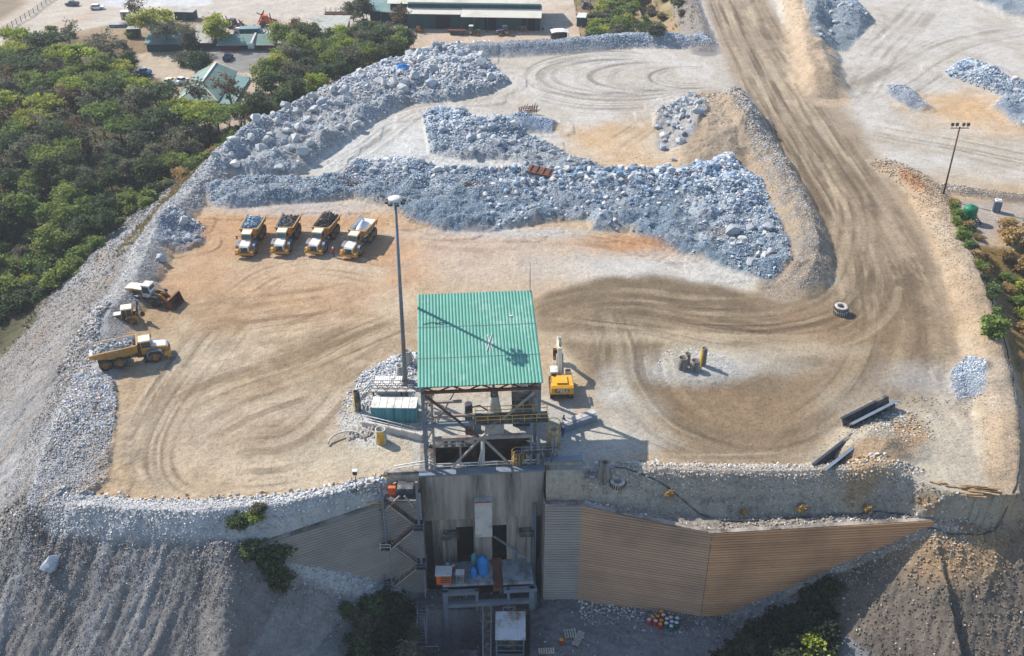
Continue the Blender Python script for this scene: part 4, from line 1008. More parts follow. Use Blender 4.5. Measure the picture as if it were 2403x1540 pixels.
def tank(x, y, z, r, h, label, mt, nme='water_tank', cat='tank'):
    t = empty(nme, (x, y, z), 0, label, cat)
    m = MB(); m.lathe([(0, 0), (r, 0), (r, .12 * h), (r * .97, .14 * h), (r, .17 * h), (r, .42 * h), (r * .97, .45 * h), (r, .48 * h), (r, .78 * h), (r * .9, .88 * h), (r * .3, .97 * h), (0, h)], 18); m.build('body', mt, t)
    m = MB(); m.cyl((0, 0, h * .95), (0, 0, h * 1.04), r * .28, n=10); m.build('lid', mt, t)
    m = MB(); m.tube([(r * .9, 0, h * .2), (r * 1.25, 0, h * .2), (r * 1.25, 0, 0)], .05); m.build('outlet', M['dark_steel'], t)
    return t
tank(-3.9, 99.6, -15.3, .72, 2.9, 'tall bright blue tank on the deck between the two doorways', M['blue'])
tank(-5.1, 99.0, -15.3, .42, 1.5, 'short narrow blue tank at the left foot of the tall blue tank', M['blue'])
tank(-5.0, 100.5, -15.3, .45, 2.6, 'dark teal tank in the edge of the left doorway', M['teal'])
def drum(x, y, z, c, label, group=None, lid=None):
    t = empty('drum', (x, y, z), random.uniform(0, 6), label, 'drum', group)
    m = MB(); m.lathe([(0, 0), (.29, 0), (.3, .03), (.285, .06), (.285, .28), (.305, .31), (.285, .34), (.285, .56), (.305, .59), (.285, .62), (.285, .84), (.3, .88), (.28, .88)], 14); m.build('body', c, t)
    m = MB(); m.cyl((0, 0, .84), (0, 0, .865), .28, n=14); m.cyl((.15, .08, .86), (.15, .08, .89), .045, n=6); m.build('lid', lid or M['white'], t)
    return t
drum(-8.6, 100.3, -15.3, M['red'], 'red drum against the building left of the left doorway')
drum(-7.8, 100.0, -15.3, M['red'], 'red drum on the deck in front of the left doorway jamb')
gx0, gy0, _ = ground(1560, 1462, -19); M['gdrum'] = mat('green_drum', C_(40, 96, 96, .9), .55, var=.2); M['pale_red'] = mat('faded_red', C_(170, 60, 66, .9), .6, var=.2)
M['amber'] = mat('amber_lid', C_(222, 160, 60, .9), .5)
dcol = [('red', 'amber', 'red drum with an amber lid'), ('pale_red', 'white', 'faded red drum with a white lid'), ('gdrum', 'white', 'dark green drum with a white lid'), ('blue', 'white', 'blue drum with a white lid')]
spots = [(0, 0, 0), (.75, .2, 0), (1.5, .35, 1), (.35, -.65, 1), (1.15, -.5, 0), (1.9, -.4, 1), (.9, -1.3, 0), (1.75, -1.15, 2), (2.5, -.15, 1), (3.3, -.5, 2), (3.1, -1.3, 2), (2.3, -1.85, 2), (-.55, -.5, 1), (2.5, -1.0, 3), (1.3, .95, 0)]
for i, (dx, dy, k) in enumerate(spots):
    a_, b_, lab = dcol[k]; px, py = gx0 - 1.6 + dx * .95, gy0 + .4 + dy * .95
    drum(px, py, H1(px, py) - .02, M[a_], f'{lab} in the cluster below the buff retaining wall', 'drums below the retaining wall', M[b_])
gx, gy, gz = ground(1317, 1512, -19.5)
drum(gx, gy, gz, M['red'], 'single red drum with an amber top alone on the pit floor', None, M['amber'])
# pallets and bits on the pit floor
def pallet(u, v, rz, L, Wd, label):
    gx, gy, gz = ground(u, v, -20); t = empty('pallet', (gx, gy, gz + .1), rz, label, 'pallet')
    m = MB()
    for k in np.linspace(-L / 2 + .08, L / 2 - .08, max(5, int(L / .28))): m.box((k, 0, .25), (.17, Wd, .05))
    m.build('boards', M['pale_concrete'], t)
    for s_ in (-1, 0, 1):
        m = MB(); m.box((0, s_ * (Wd / 2 - .08), .11), (L, .14, .22)); m.build('bearer', M['wood'], t)
pallet(1338, 1490, .1, 1.5, 1.4, 'grey slatted pallet lying square on the pit floor')
pallet(1357, 1502, 1.15, 2.4, .9, 'long pale crate lid lying aslant on the pit floor')
pallet(1282, 1531, .05, 2.0, .8, 'slatted grating at the bottom edge of the pit floor')

# ================================================================ steel stair tower
stt = empty('stair_tower', (-13.7, 100, -10), 0, 'zigzag steel stair tower on the left flank of the crusher building', 'stair tower')
XL, XR, YS = -15.5, -12.4, 98.6
for x, z1 in ((-16.15, -11.5), (-11.8, -14.5)):
    b = MB(); b.bar((x, 98.3, 1.6), (x, 98.3, z1 + 1.4), .3); P(b, 'post', M['steel'], stt)
b = MB(); b.bar((-14.0, 98.3, -.7), (-16.1, 98.3, -3.2), .2); b.bar((-13.4, 98.3, -.7), (-11.9, 98.3, -3.2), .2); P(b, 'knee_brace', M['dusty_steel'], stt)
b = MB(); b.b2(-16, -11.9, 98.3, 101.2, -1.7, -1.5); P(b, 'top_landing', M['dark_steel'], stt)
b = MB(); b.b2(-14.4, -12.4, 99.3, 100.8, -1.5, -.4); P(b, 'motor_housing', M['dark_steel'], stt)
b = MB(); b.b2(-15.5, -14.6, 99.3, 99.8, -1.5, -.3); P(b, 'orange_guard', M['orange'], stt)
lv = [-2.0, -5.4, -8.8, -12.2, -15.5]
for i in range(4):
    xa, xb = (XL, XR) if i % 2 == 0 else (XR, XL); za, zb = lv[i], lv[i + 1]; yy = YS - (0 if i % 2 == 0 else .95)
    b = MB()
    for k in range(12): t = (k + .5) / 12; b.box((xa + (xb - xa) * t, yy, za + (zb - za) * t), (.26, .85, .05))
    P(b, 'treads', M['dark_steel'], stt)
    b = MB()
    for o in (-.45, .45): b.bar((xa, yy + o, za), (xb, yy + o, zb), .06, .2)
    P(b, 'stringer', M['dusty_steel'], stt)
    b = MB()
    b.tube([(xa, yy - .45, za + 1.0), (xb, yy - .45, zb + 1.0)], .05); b.tube([(xa, yy - .45, za + .55), (xb, yy - .45, zb + .55)], .04)
    for k in range(5): t = k / 4; b.bar((xa + (xb - xa) * t, yy - .45, za + (zb - za) * t), (xa + (xb - xa) * t, yy - .45, za + (zb - za) * t + 1.0), .05)
    P(b, 'handrail', M['rust'] if i < 2 else M['dusty_steel'], stt)
    sx = 1 if xb == XR else -1
    b = MB(); x0, x1 = sorted((xb, xb + sx * 1.3)); b.b2(x0, x1, YS - 1.5, YS + .5, zb - .1, zb); P(b, 'landing', M['dark_steel'], stt)
    b = MB(); b.tube([(xb, YS - 1.5, zb + 1), (xb + sx * 1.3, YS - 1.5, zb + 1), (xb + sx * 1.3, YS + .4, zb + 1)], .05); b.tube([(xb, YS - 1.5, zb + .5), (xb + sx * 1.3, YS - 1.5, zb + .5), (xb + sx * 1.3, YS + .4, zb + .5)], .04)
    for q in ((xb, YS - 1.5), (xb + sx * 1.3, YS - 1.5), (xb + sx * 1.3, YS + .4)): b.bar((*q, zb), (*q, zb + 1), .06)
    P(b, 'landing_rail', M['white'] if i == 1 else M['steel'], stt)
b = MB()
for z0, z1 in ((-8.8, -16.0), (-12.2, -17.5)): b.bar((XL - .2 if z0 > -12 else XR + 1, 97.2, z0), (XL - .2 if z0 > -12 else XR + 1, 97.2, z1), .14)
b.bar((-14.9, 97.2, -8.9), (-13, 97.2, -10.8), .12); b.bar((-14.4, 97.2, -15.3), (-12.6, 97.2, -16.5), .12); P(b, 'prop', M['steel'], stt)
# small winch hut to its left
gx, gy = -17.6, 99.6
wh = empty('winch_hut', (gx, gy, -3), 0, 'little grey hut with a pale roof on the wall top left of the stairs', 'hut')
b = MB(); b.b2(-.5, .5, -.4, .6, 0, 2.0); b.build('wall', M['dark_steel'], wh)
b = MB(); b.b2(-.75, .75, -.7, .9, 2.0, 2.12); b.build('roof', M['white'], wh)
b = MB(); b.b2(-.8, 1.2, -1.2, .6, -.15, 0); b.build('floor', M['dark_steel'], wh)
b = MB(); b.tube([(-.8, -1.15, 0), (-.8, -1.15, 1), (1.2, -1.15, 1), (1.2, -1.15, 0)], .05); b.tube([(-.8, -1.15, .5), (1.2, -1.15, .5)], .045); b.build('handrail', M['yellow_steel'], wh)
b = MB(); b.tube([(-.8, -1.15, 0), (-.8, -1.15, -1.3)], .06); b.tube([(1.2, -1.15, 0), (1.2, -1.15, -1.3)], .06); b.build('leg', M['steel'], wh)
# lamp post with a small rail at the rim
gx, gy, gz = ground(838, 1160)
lp_ = empty('lamp_post', (gx, gy, gz), 0, 'short dark lamp post with a box head on the front left rim', 'lamp post')
b = MB(); b.cyl((0, 0, -.2), (0, 0, 3.2), .07, .05, 8); b.build('pole', M['dark_steel'], lp_)
b = MB(); b.b2(-.25, .25, -.2, .2, 3.2, 3.75); b.build('lamp_head', M['rust'], lp_)
b = MB(); b.b2(-.3, .3, -.25, .25, 3.75, 3.82); b.build('cap', M['white'], lp_)
rl = empty('guard_rail', (gx + .2, gy - .2, gz), 0, 'short low pipe guard rail at the foot of the short lamp post', 'rail')
b = MB(); b.tube([(-.6, 0, 1.0), (2.4, .3, 1.0)], .05); b.tube([(-.6, 0, .5), (2.4, .3, .5)], .04); b.build('rail', M['dark_steel'], rl)
for x in (-.6, .9, 2.4):
    b = MB(); b.bar((x, (x + .6) * .1, -.1), (x, (x + .6) * .1, 1.05), .07); b.build('post', M['dark_steel'], rl)

# ================================================================ steel shelter with the green roof
ss = empty('steel_shelter', (-11.6, 101, 0), R(4), 'tall steel shelter with a big green corrugated roof over the dump pocket', 'shelter')
x0, x1, y0, y1, zr0, zr1 = -11.25, 3.95, 101.6, 118.2, 13.5, 16.6
def zr(y): return zr0 + (zr1 - zr0) * (y - y0) / (y1 - y0)
b = MB(); corr(b, x0, x1, y0, zr0, y1, zr1, .42, .085, .05); P(b, 'roof', M['green_sheet'], ss)
for x in (-10.75, 3.45):
    for y in (102.2, 107.2, 112.3, 117.4):
        b = MB(); b.bar((x, y, .1), (x, y, zr(y) - .25), .42); P(b, 'column', M['steel'] if x > 0 or y > 103 else M['steel'], ss)
for x in (-9.7, 2.55):
    b = MB(); b.bar((x, 102.3, .1), (x, 102.3, 8.0 if x > 0 else 12.3), .3); P(b, 'column', M['dusty_steel'] if x < 0 else M['steel'], ss)
b = MB()
for z in np.arange(.6, 11.5, 1.5): b.bar((-10.6, 102.25, z), (-9.8, 102.25, z + 1.3), .1); b.bar((-9.8, 102.25, z + 1.3), (-10.6, 102.25, z + 1.5), .08)
P(b, 'lacing', M['dusty_steel'], ss)
for y in (102.1, 107.2, 112.3, 117.4):
    zt_, zb_ = zr(y) - .38, zr(y) - 1.2
    b = MB(); b.bar((-10.9, y, zb_), (3.6, y, zb_), .3, .34); b.bar((-10.9, y, zt_), (3.6, y, zt_), .18)
    xs = np.linspace(-10.75, 3.45, 9)
    for i in range(8): b.bar((xs[i], y, zb_ if i % 2 else zt_), (xs[i + 1], y, zt_ if i % 2 else zb_), .14)
    P(b, 'roof_truss', M['rust'] if y < 103 else M['dusty_steel'], ss)
b = MB()
for x in np.linspace(-10.9, 3.6, 7): b.bar((x, y0 + .3, zr0 - .15), (x, y1 - .3, zr1 - .15), .12)
P(b, 'purlin', M['rust'], ss)
b = MB(); b.bar((-10.9, 102.2, 7.4), (3.7, 102.2, 7.4), .5, .5); P(b, 'beam', M['steel'], ss)
b = MB(); b.bar((-9.7, 102.2, 5.1), (2.7, 102.2, 5.1), .45, .5); P(b, 'beam', M['dusty_steel'], ss)
b = MB(); b.bar((-10.9, 103.8, 9.6), (-6, 103.8, 9.6), .3); P(b, 'beam', M['dusty_steel'], ss)
for (xa, za, xb, zb, mt) in ((-10.4, 11.9, -4.1, 5.3, 'rust'), (3.3, 12.2, -3.6, 5.3, 'dusty_steel'), (-3.9, 4.9, -7.6, .4, 'dusty_steel'), (-3.5, 4.9, -.2, .6, 'dusty_steel')):
    b = MB(); b.bar((xa, 102.1, za), (xb, 102.1, zb), .32, .22); P(b, 'brace', M[mt], ss)
for x in (-10.75, 3.45):
    for ya, yb in ((102.2, 107.2), (107.2, 112.3), (112.3, 117.4)):
        b = MB(); b.bar((x, ya, 7.5 if ya < 105 else 1), (x, yb, zr(yb) - 1.2), .2); P(b, 'brace', M['dusty_steel'], ss)
    b = MB(); b.bar((x, 102.2, 7.4), (x, 117.4, 7.4), .3); P(b, 'beam', M['dusty_steel'], ss)
b = MB(); b.b2(-4.4, 4.6, 101.3, 103.4, 7.7, 7.85); P(b, 'walkway', M['dark_steel'], ss)
b = MB()
for yy in (101.35, 103.35):
    for h in (.55, 1.1): b.tube([(-4.4, yy, 7.85 + h), (4.6, yy, 7.85 + h)], .05)
    for x in np.linspace(-4.4, 4.6, 7): b.bar((x, yy, 7.8), (x, yy, 9.0), .06)
P(b, 'walkway_rail', M['yellow_steel'], ss)
b = MB(); b.b2(1.3, 5.2, 101.6, 103.2, 2.5, 2.65); b.bar((1.3, 101.7, .3), (1.3, 101.7, 2.5), .16); b.bar((5.1, 101.7, .9), (5.1, 101.7, 2.5), .16); P(b, 'side_platform', M['dark_steel'], ss)
b = MB()
for h in (.5, 1.0): b.tube([(1.3, 101.6, 2.65 + h), (5.2, 101.6, 2.65 + h), (5.2, 103.1, 2.65 + h)], .045)
for q in ((1.3, 101.6), (2.6, 101.6), (3.9, 101.6), (5.2, 101.6), (5.2, 103.1)): b.bar((*q, 2.6), (*q, 3.7), .06)
P(b, 'platform_rail', M['dusty_steel'], ss)
b = MB(); b.cyl((3.6, 118.0, 16.5), (3.6, 118.0, 21.0), .05, .03, 6); P(b, 'antenna', M['dark_steel'], ss)
b = MB(); b.bar((-1.9, 110.2, zr(110.2) + .13), (-2.7, 107.2, zr(107.2) + .13), .09, .06); b.bar((-2.5, 110.1, zr(110.1) + .13), (-1.9, 107.3, zr(107.3) + .13), .08, .05)
P(b, 'loose_batten', M['white'], ss)
b = MB(); b.tube([(x_, y_, zr(y_) + .12) for x_, y_ in ((-10.6, 112.4), (-9.6, 112.7), (-8.8, 112.6), (-8.2, 112.3), (-7.6, 112.4), (-8.2, 112.7), (-9, 112.4))], .04); P(b, 'loose_cable', M['dark_steel'], ss)
b = MB(); b.box((.7, 113.4, zr(113.4) + .12), (.4, .3, .06)); P(b, 'roof_patch', M['white'], ss)
b = MB()
for y_ in (106.4, 111.9): b.bar((x0, y_, zr(y_) + .085), (x1, y_, zr(y_) + .085), .05, .03)
P(b, 'sheet_lap', M['steel'], ss)
for (p_, q_, w_) in (((-9.7, 106.8, 5.1), (2.7, 106.8, 5.1), .3), ((-9.7, 102.4, 5.1), (-9.7, 112, 5.1), .28), ((-6.4, 103.0, .1), (-6.4, 103.0, 5.0), .24), ((-10.7, 107.2, 9.8), (3.4, 107.2, 9.8), .26), ((-10.7, 112.3, 5.0), (3.4, 112.3, 5.0), .28), ((-2.0, 103.5, 10.6), (-2.0, 117, 12.8), .3),
                     ((-10.7, 107.2, 1.0), (-6.4, 107.2, 9.6), .2), ((3.4, 112.3, 5.2), (-1.5, 112.3, 11), .2)):
    b = MB(); b.bar(p_, q_, w_); P(b, 'beam', M['dusty_steel'], ss)
b = MB(); b.b2(-9.6, -4.6, 102.6, 104.0, 3.3, 3.42); P(b, 'service_walkway', M['dark_steel'], ss)
b = MB()
for h in (.5, 1.0): b.tube([(-9.6, 102.6, 3.4 + h), (-4.6, 102.6, 3.4 + h)], .045)
for x in np.linspace(-9.6, -4.6, 5): b.bar((x, 102.6, 3.4), (x, 102.6, 4.4), .06)
P(b, 'service_rail', M['dusty_steel'], ss)
# discharge grill / rock breaker pedestals under the roof
cp = empty('cone_pedestal', (-2.3, 110.2, 0), 0, 'tall pale conical pedestal standing under the green roof behind the walkway', 'pedestal')
b = MB(); b.lathe([(0, 0), (1.35, 0), (1.3, .5), (1.1, 2.2), (.85, 4.0), (.62, 5.6), (.55, 6.1), (0, 6.15)], 18); b.build('cone', M['pale_concrete'], cp)
b = MB()
for z in (1.2, 2.2, 3.2, 4.2): b.lathe([(1.28 - z * .13, z), (1.34 - z * .13, z), (1.33 - z * .13, z + .12), (1.26 - z * .13, z + .12)], 18)
b.build('hoop', M['dark_steel'], cp)
b = MB(); b.b2(-.5, .5, -.5, .5, 6.1, 7.0); b.build('pivot', M['dark_steel'], cp)
bs = empty('breaker_motor', (-5.7, 110.0, 0), 0, 'dark grey hydraulic power unit on legs left of the conical pedestal', 'machine')
b = MB(); b.b2(-.5, .5, -.5, .5, 0, 4.2); b.cyl((0, -.1, 4.2), (0, -.1, 5.0), .5, n=12); b.build('body', M['dark_steel'], bs)
b = MB(); b.tube([(.5, 0, 4.3), (1.4, 0, 4.6), (2.2, 0, 4.0), (3.0, .1, 3.4)], .1); b.build('hydraulic_hose', M['rubber'], bs)
b = MB(); b.b2(.6, 1.6, -.3, .7, 0, 2.6); b.build('oil_tank', M['steel'], bs)
dk = empty('crusher_hopper', (1.3, 113, 0), 0, 'dark steel feed hopper block under the right side of the green roof', 'hopper')
b = MB(); b.box((0, 0, 2.8), (2.4, 3.0, 5.6), top=(1.15, 1.1, 0, 0)); b.build('shell', M['dark_steel'], dk)
b = MB()
for z in (1.2, 2.8, 4.4): b.b2(-1.35, 1.35, -1.68, -1.5, z, z + .2)
b.build('stiffener', M['steel'], dk)
hc = empty('chain_curtain', (-3.7, 102.9, 4.8), 0, 'hanging bundle of pale chains tapering down into the dump pocket', 'chains')
b = MB()
for k in range(14):
    a = k * 2.4; r0 = .12 + .02 * (k % 3); r1 = .35 + .25 * ((k * 7) % 5) / 5
    b.tube([(r0 * math.cos(a), .3 * r0 * math.sin(a), 0), (r0 * 1.6 * math.cos(a), r0 * math.sin(a), -2), (r1 * math.cos(a) - .3, r1 * .6 * math.sin(a), -5.0 - .2 * (k % 4))], .05, 5)
b.build('chain', M['white'], hc)
b = MB(); b.b2(-.25, .25, -.2, .2, -.3, .2); b.build('hanger', M['dusty_steel'], hc)
# caged round tanks
def caged(x, y, z, r, h, hc_, label, mt):
    t = empty('caged_pipe', (x, y, z), 0, label, 'pipe'); m = MB()
    m.lathe([(r * 1.1, 0), (r, h * .6), (r * .92, h), (r * .72, h), (r * .8, h * .1), (r * 1.1, 0)], 16); m.build('shell', mt, t)
    m = MB()
    for k in range(6): a = -math.pi * .1 - k * .5; m.tube([(r * 1.18 * math.cos(a), r * 1.18 * math.sin(a), -.1), (r * 1.18 * math.cos(a), r * 1.18 * math.sin(a), hc_)], .05, 5)
    for zz in (.1, hc_ * .5, hc_ * .95): m.tube([(r * 1.18 * math.cos(q), r * 1.18 * math.sin(q), zz) for q in np.linspace(-math.pi, math.pi, 13)[:-1]], .05, 5, True)
    m.build('cage', M['yellow_steel'], t); return t
gx, gy, gz = ground(1298, 1043)
caged(gx, gy, gz, .75, 2.6, 3.9, 'pale upright pipe in a tall yellow ladder cage, right of the shelter', M['pale_concrete'])
caged(.75, 103.4, -.4, .65, 2.4, 2.9, 'upright pipe in a yellow cage at the right end of the dump pocket', M['concrete'])
for (px, py, w_, l_, h_) in ((4.8, 104.2, 1.0, 1.4, 1.6), (3.0, 100.9, .0, 0, 0)):
    if w_: 
        t = empty('pump_box', (px, py, 0), .1, 'grey pump box under the side platform, right of the dump pocket', 'machine')
        b = MB(); b.b2(-.6, .6, -.6, .6, 0, 1.1); b.build('base', M['steel'], t)
        b = MB(); b.cyl((-.5, 0, 1.5), (.5, 0, 1.5), .4, n=12); b.build('motor', M['dark_steel'], t)
        b = MB(); b.tube([(.5, 0, 1.5), (1.0, 0, 1.5), (1.0, 0, 0)], .1); b.build('pipe', M['steel'], t)

# ================================================================ round about the crusher
def ring(u, v, r, h, label, mt='pale_concrete', taper=.85, patch=None, z=None):
    gx, gy, gz = ground(u, v) if z is None else (*at(u, v, z), z); t = empty('concrete_pipe', (gx, gy, gz - .05), random.uniform(-.3, .3), label, 'pipe'); r2 = r * taper
    m = MB(); m.lathe([(r, 0), (r, .1), (r * .5 + r2 * .5, h * .5), (r2, h), (r2 * .8, h), (r * .8, .3), (0, .3)], 20); m.build('shell', M[mt], t)
    if patch:
        m = MB(); n = 5
        for k in range(n):
            a0, a1 = patch[1] + k * patch[2] / n, patch[1] + (k + 1) * patch[2] / n
            q = [((r + .02) * math.cos(a0), (r + .02) * math.sin(a0), .1), ((r + .02) * math.cos(a1), (r + .02) * math.sin(a1), .1), ((r2 + .03) * math.cos(a1), (r2 + .03) * math.sin(a1), h * .98), ((r2 + .03) * math.cos(a0), (r2 + .03) * math.sin(a0), h * .98)]
            m.quad(*q)
        m.build('painted_patch', M[patch[0]], t)
    return t
PI = math.pi
ring(840, 962, .47, 3.2, 'tall upright pipe with yellow flanks left of the teal container', 'dark_steel', .95, ('yellow_steel', PI * .85, PI * .45))
ring(958, 853, .68, 2.3, 'upright pipe with a yellow foot behind the tall light mast', 'pale_concrete', .85, ('yellow_steel', PI * 1.05, PI * .3))
ring(940, 888, .62, 2.3, 'pale upright pipe just left of the tall light mast', 'pale_concrete', .9)
ring(922, 910, .50, 1.9, 'small grey upright pipe, nearest the pale corrugated hut roof', 'pale_concrete', .88)
ring(984, 858, .65, 2.2, 'pale upright pipe half hidden by the left edge of the green roof', 'pale_concrete', .85)
ring(895, 1037, .80, 2.2, 'wide upright pipe with a yellow front, by the rails in front of the container', 'pale_concrete', .88, ('yellow_steel', PI * 1.35, PI * .4))
ring(1601, 864, .72, 1.9, 'wide dark upright pipe, leftmost on the round island', 'concrete', .95)
ring(1612, 853, .46, 1.8, 'narrow upright pipe behind the two wide ones on the island', 'concrete', .92)
ring(1630, 868, .70, 1.7, 'wide grey upright pipe at the front of the island', 'concrete', .92)
ring(1649, 858, .46, 3.1, 'tall pipe with a yellow flank standing on the island', 'concrete', .92, ('yellow_steel', PI * .9, PI * .4))
ring(1417, 1122, .85, 2.7, 'grey cone-shaped upright pipe near the front edge right of the wing wall', 'concrete', .55)
ring(868, 1141, .5, .8, 'low pale pipe ring by the front left wing wall', 'pale_concrete', .95)
def tyre(x, y, z, r, wd, label, tilt=(0, 0), mt='dusty_rubber', group=None):
    t = empty('tyre', (x, y, z), random.uniform(0, 3), label, 'tyre', group); t.rotation_euler[0], t.rotation_euler[1] = tilt
    m = MB(); m.lathe([(r * .52, .08 * wd), (r * .6, 0), (r * .93, .03 * wd), (r, .2 * wd), (r, .8 * wd), (r * .93, .97 * wd), (r * .6, wd), (r * .52, .92 * wd), (r * .56, .5 * wd), (r * .52, .08 * wd)], 28); m.build('casing', M[mt], t)
    m = MB()
    for k in range(22): a = k * 2 * PI / 22; m.box((r * 1.0 * math.cos(a), r * 1.0 * math.sin(a), wd * .5), (.1, .16, wd * .8), a)
    m.build('tread', M['rubber'], t)
gx, gy, gz = ground(1973, 736)
tyre(gx, gy, gz - .05, 1.15, .75, 'lower of the two big dusty tyres stacked on the brown turning area', group=None)
tyre(gx - .08, gy + .1, gz + .70, 1.1, .7, 'upper of the two big dusty tyres stacked on the brown turning area', (.04, -.03))
gx, gy, gz = ground(1449, 1138); tyre(gx, gy, gz, .98, .8, 'pale dusty tyre lying alone on the front edge beside the cone-shaped pipe')
# container, hut, footbridge, ramp
ct = empty('container', (-15.85, 113.4, 0), R(-1.5), 'teal green shipping container with a dusty roof left of the shelter', 'container')
b = MB(); n = 40; prof = []
for i in range(n + 1): x = -3.05 + 6.1 * i / n; prof.append((x, -1.22 + (.05 if i % 4 in (1, 2) else 0)))
V = []; F = []
for x, y in prof: V += [(x, y, .15), (x, y, 2.5)]
for i in range(n): F.append((2 * i, 2 * i + 2, 2 * i + 3, 2 * i + 1))
b.add(V, F); b.b2(-3.04, 3.04, -1.1, 1.2, .1, 2.5); b.build('body', M['teal'], ct)
b = MB(); b.b2(-3.05, 3.05, -1.25, 1.22, 2.5, 2.6); b.build('roof', M['white'], ct)
b = MB(); b.b2(-3.08, 3.08, -1.26, -1.2, 0, .16); b.b2(-3.08, -2.95, -1.27, -1.1, 0, 2.62); b.b2(2.95, 3.08, -1.27, -1.1, 0, 2.62); b.build('frame', M['teal'], ct)
for x in (-2, -1, 0, 1, 2):
    b = MB(); b.b2(x - .02, x + .02, -1.25, 1.2, 2.6, 2.63); b.build('roof_seam', M['dusty_steel'], ct)
fb = empty('footbridge', (-15.2, 116.0, 0), 0, 'dusty lattice-railed footbridge running behind the teal container to the shelter', 'footbridge')
b = MB(); b.b2(-4.0, 4.2, -.55, .55, 2.75, 2.9); b.build('deck', M['pale_concrete'], fb)
for y in (-.55, .55):
    b = MB(); b.tube([(-5.4, y, 2.0), (-4.0, y, 3.9), (4.2, y, 3.9)], .05); b.tube([(-4.0, y, 3.4), (4.2, y, 3.4)], .04)
    xs = np.linspace(-4, 4.2, 13)
    for i in range(12): b.bar((xs[i], y, 2.9 if i % 2 else 3.9), (xs[i + 1], y, 3.9 if i % 2 else 2.9), .06)
    b.build('lattice_rail', M['dark_steel'], fb)
b = MB()
for i in range(9): b.b2(-4.0 - .3 * i - .3, -4.0 - .3 * i, -.5, .5, 2.6 - .3 * i, 2.66 - .3 * i)
b.build('steps', M['dark_steel'], fb)
for x in (-3.8, 0, 3.8):
    b = MB(); b.bar((x, 0, -.1), (x, 0, 2.75), .2); b.build('leg', M['dark_steel'], fb)
ht = empty('hut', (-17.3, 119.3, 0), 0, 'low hut with a pale corrugated sheet roof behind the container', 'hut')
b = MB(); b.b2(-1.7, 1.7, -.9, .9, 0, 1.7); b.build('wall', M['pale_concrete'], ht)
b = MB(); corr(b, -1.9, 1.9, -1.1, 1.7, 1.1, 1.95, .3, .05); b.build('roof', M['white'], ht)
rp = empty('ramp_wall', (0, 0, 0), 0, 'low concrete ramp wall with a pipe handrail in front of the teal container', 'ramp')
pa, pb = ground(852, 1000), ground(992, 1034)
b = MB(); b.bar((pa[0], pa[1], .3), (pb[0], pb[1], .45), .5, 1.3); b.build('wall', M['pale_concrete'], rp)
b = MB()
for h in (1.4, 1.9): b.tube([(pa[0], pa[1], h + .1), (pb[0] - 1, pb[1] + .3, h + .1)], .045)
for k in range(5): t = k / 4; q = (pa[0] + (pb[0] - 1 - pa[0]) * t, pa[1] + (pb[1] + .3 - pa[1]) * t); b.bar((*q, .6), (*q, 2.0), .06)
b.build('handrail', M['white'], rp)
# scrap conveyor skirts lying on the dust
sp = empty('scrap_heap', ground(862, 1022), .2, 'curled strips of scrap conveyor rubber lying left of the wide yellow-fronted pipe', 'scrap')
b = MB()
for k in range(7):
    a = -.6 + k * .22; b.bar((-2.6 + k * .55, -.6 + .2 * (k % 3), .1), (-2.0 + k * .6, .9 + .25 * (k % 2), .5 + .2 * (k % 3)), .28, .06)
b.build('strips', M['dusty_steel'], sp)
b = MB(); b.tube([(-2.8 + 2.4 * math.cos(t), -1 + 1.6 * math.sin(t), .15 + .5 * math.sin(t)) for t in np.linspace(0, PI, 9)], .13); b.build('curved_strip', M['pale_concrete'], sp)
# concrete block right of the shelter
pa, pb = ground(1318, 1012), ground(1397, 985)
cbk = empty('concrete_block', (0, 0, 0), 0, 'long low grey concrete block lying right of the shelter beside two people', 'concrete block')
b = MB(); b.bar((pa[0], pa[1], .5), (pb[0], pb[1], .5), 1.0, 1.1); b.build('block', M['steel'], cbk)
b = MB(); b.bar((pa[0] + .3, pa[1] + .6, 1.06), (pb[0] - .1, pb[1] + .6, 1.06), .9, .06); b.build('dusty_top', M['pale_concrete'], cbk)
wk = empty('pipe_rack', (0, 0, 0), 0, 'low pipe rack on a concrete kerb between the right wing wall and the lone tyre', 'pipe rack')
b = MB(); b.b2(9.2, 13.0, 101.4, 102.2, -3.6, -.55); b.build('kerb', M['concrete'], wk)
b = MB()
for k in range(4): b.tube([(9.1, 101.6 + .18 * k, -.25 + .1 * k), (13.0, 101.6 + .18 * k, -.25 + .1 * k)], .05)
b.build('pipes', M['steel'], wk)
b = MB(); b.bar((9.8, 101.8, -.6), (9.8, 101.8, .6), .1); b.bar((12.4, 101.8, -.6), (12.4, 101.8, .6), .1); b.build('stand', M['dark_steel'], wk)

# ---- light mast
gx, gy = at(954, 943)
lm = empty('light_mast', (gx, gy, 0), 0, 'very tall grey floodlight mast with a round lamp head left of the green roof', 'light mast')
b = MB(); b.cyl((0, 0, -.2), (.25, .3, 30.9), .34, .16, 12); b.build('pole', M['steel'], lm)
b = MB(); b.lathe([(0, 0), (.55, 0), (.62, .25), (.62, .5), (0, .5)], 12); b.build('base_plinth', M['pale_concrete'], lm)
b = MB(); b.lathe([(0, 30.7), (.85, 30.7), (.9, 31.0), (.55, 31.2), (.1, 31.25), (0, 31.25)], 18, (.25, .3, 0)); b.build('lamp_head', M['white'], lm)
for k in range(8):
    a = k * PI / 4 + .3; m = MB(); m.bar((.25 + .6 * math.cos(a), .3 + .6 * math.sin(a), 30.75), (.25 + 1.0 * math.cos(a), .3 + 1.0 * math.sin(a), 30.65), .08)
    m.box((.25 + 1.12 * math.cos(a), .3 + 1.12 * math.sin(a), 30.6), (.42, .42, .3), a); m.build('floodlight', M['dark_steel'], lm)
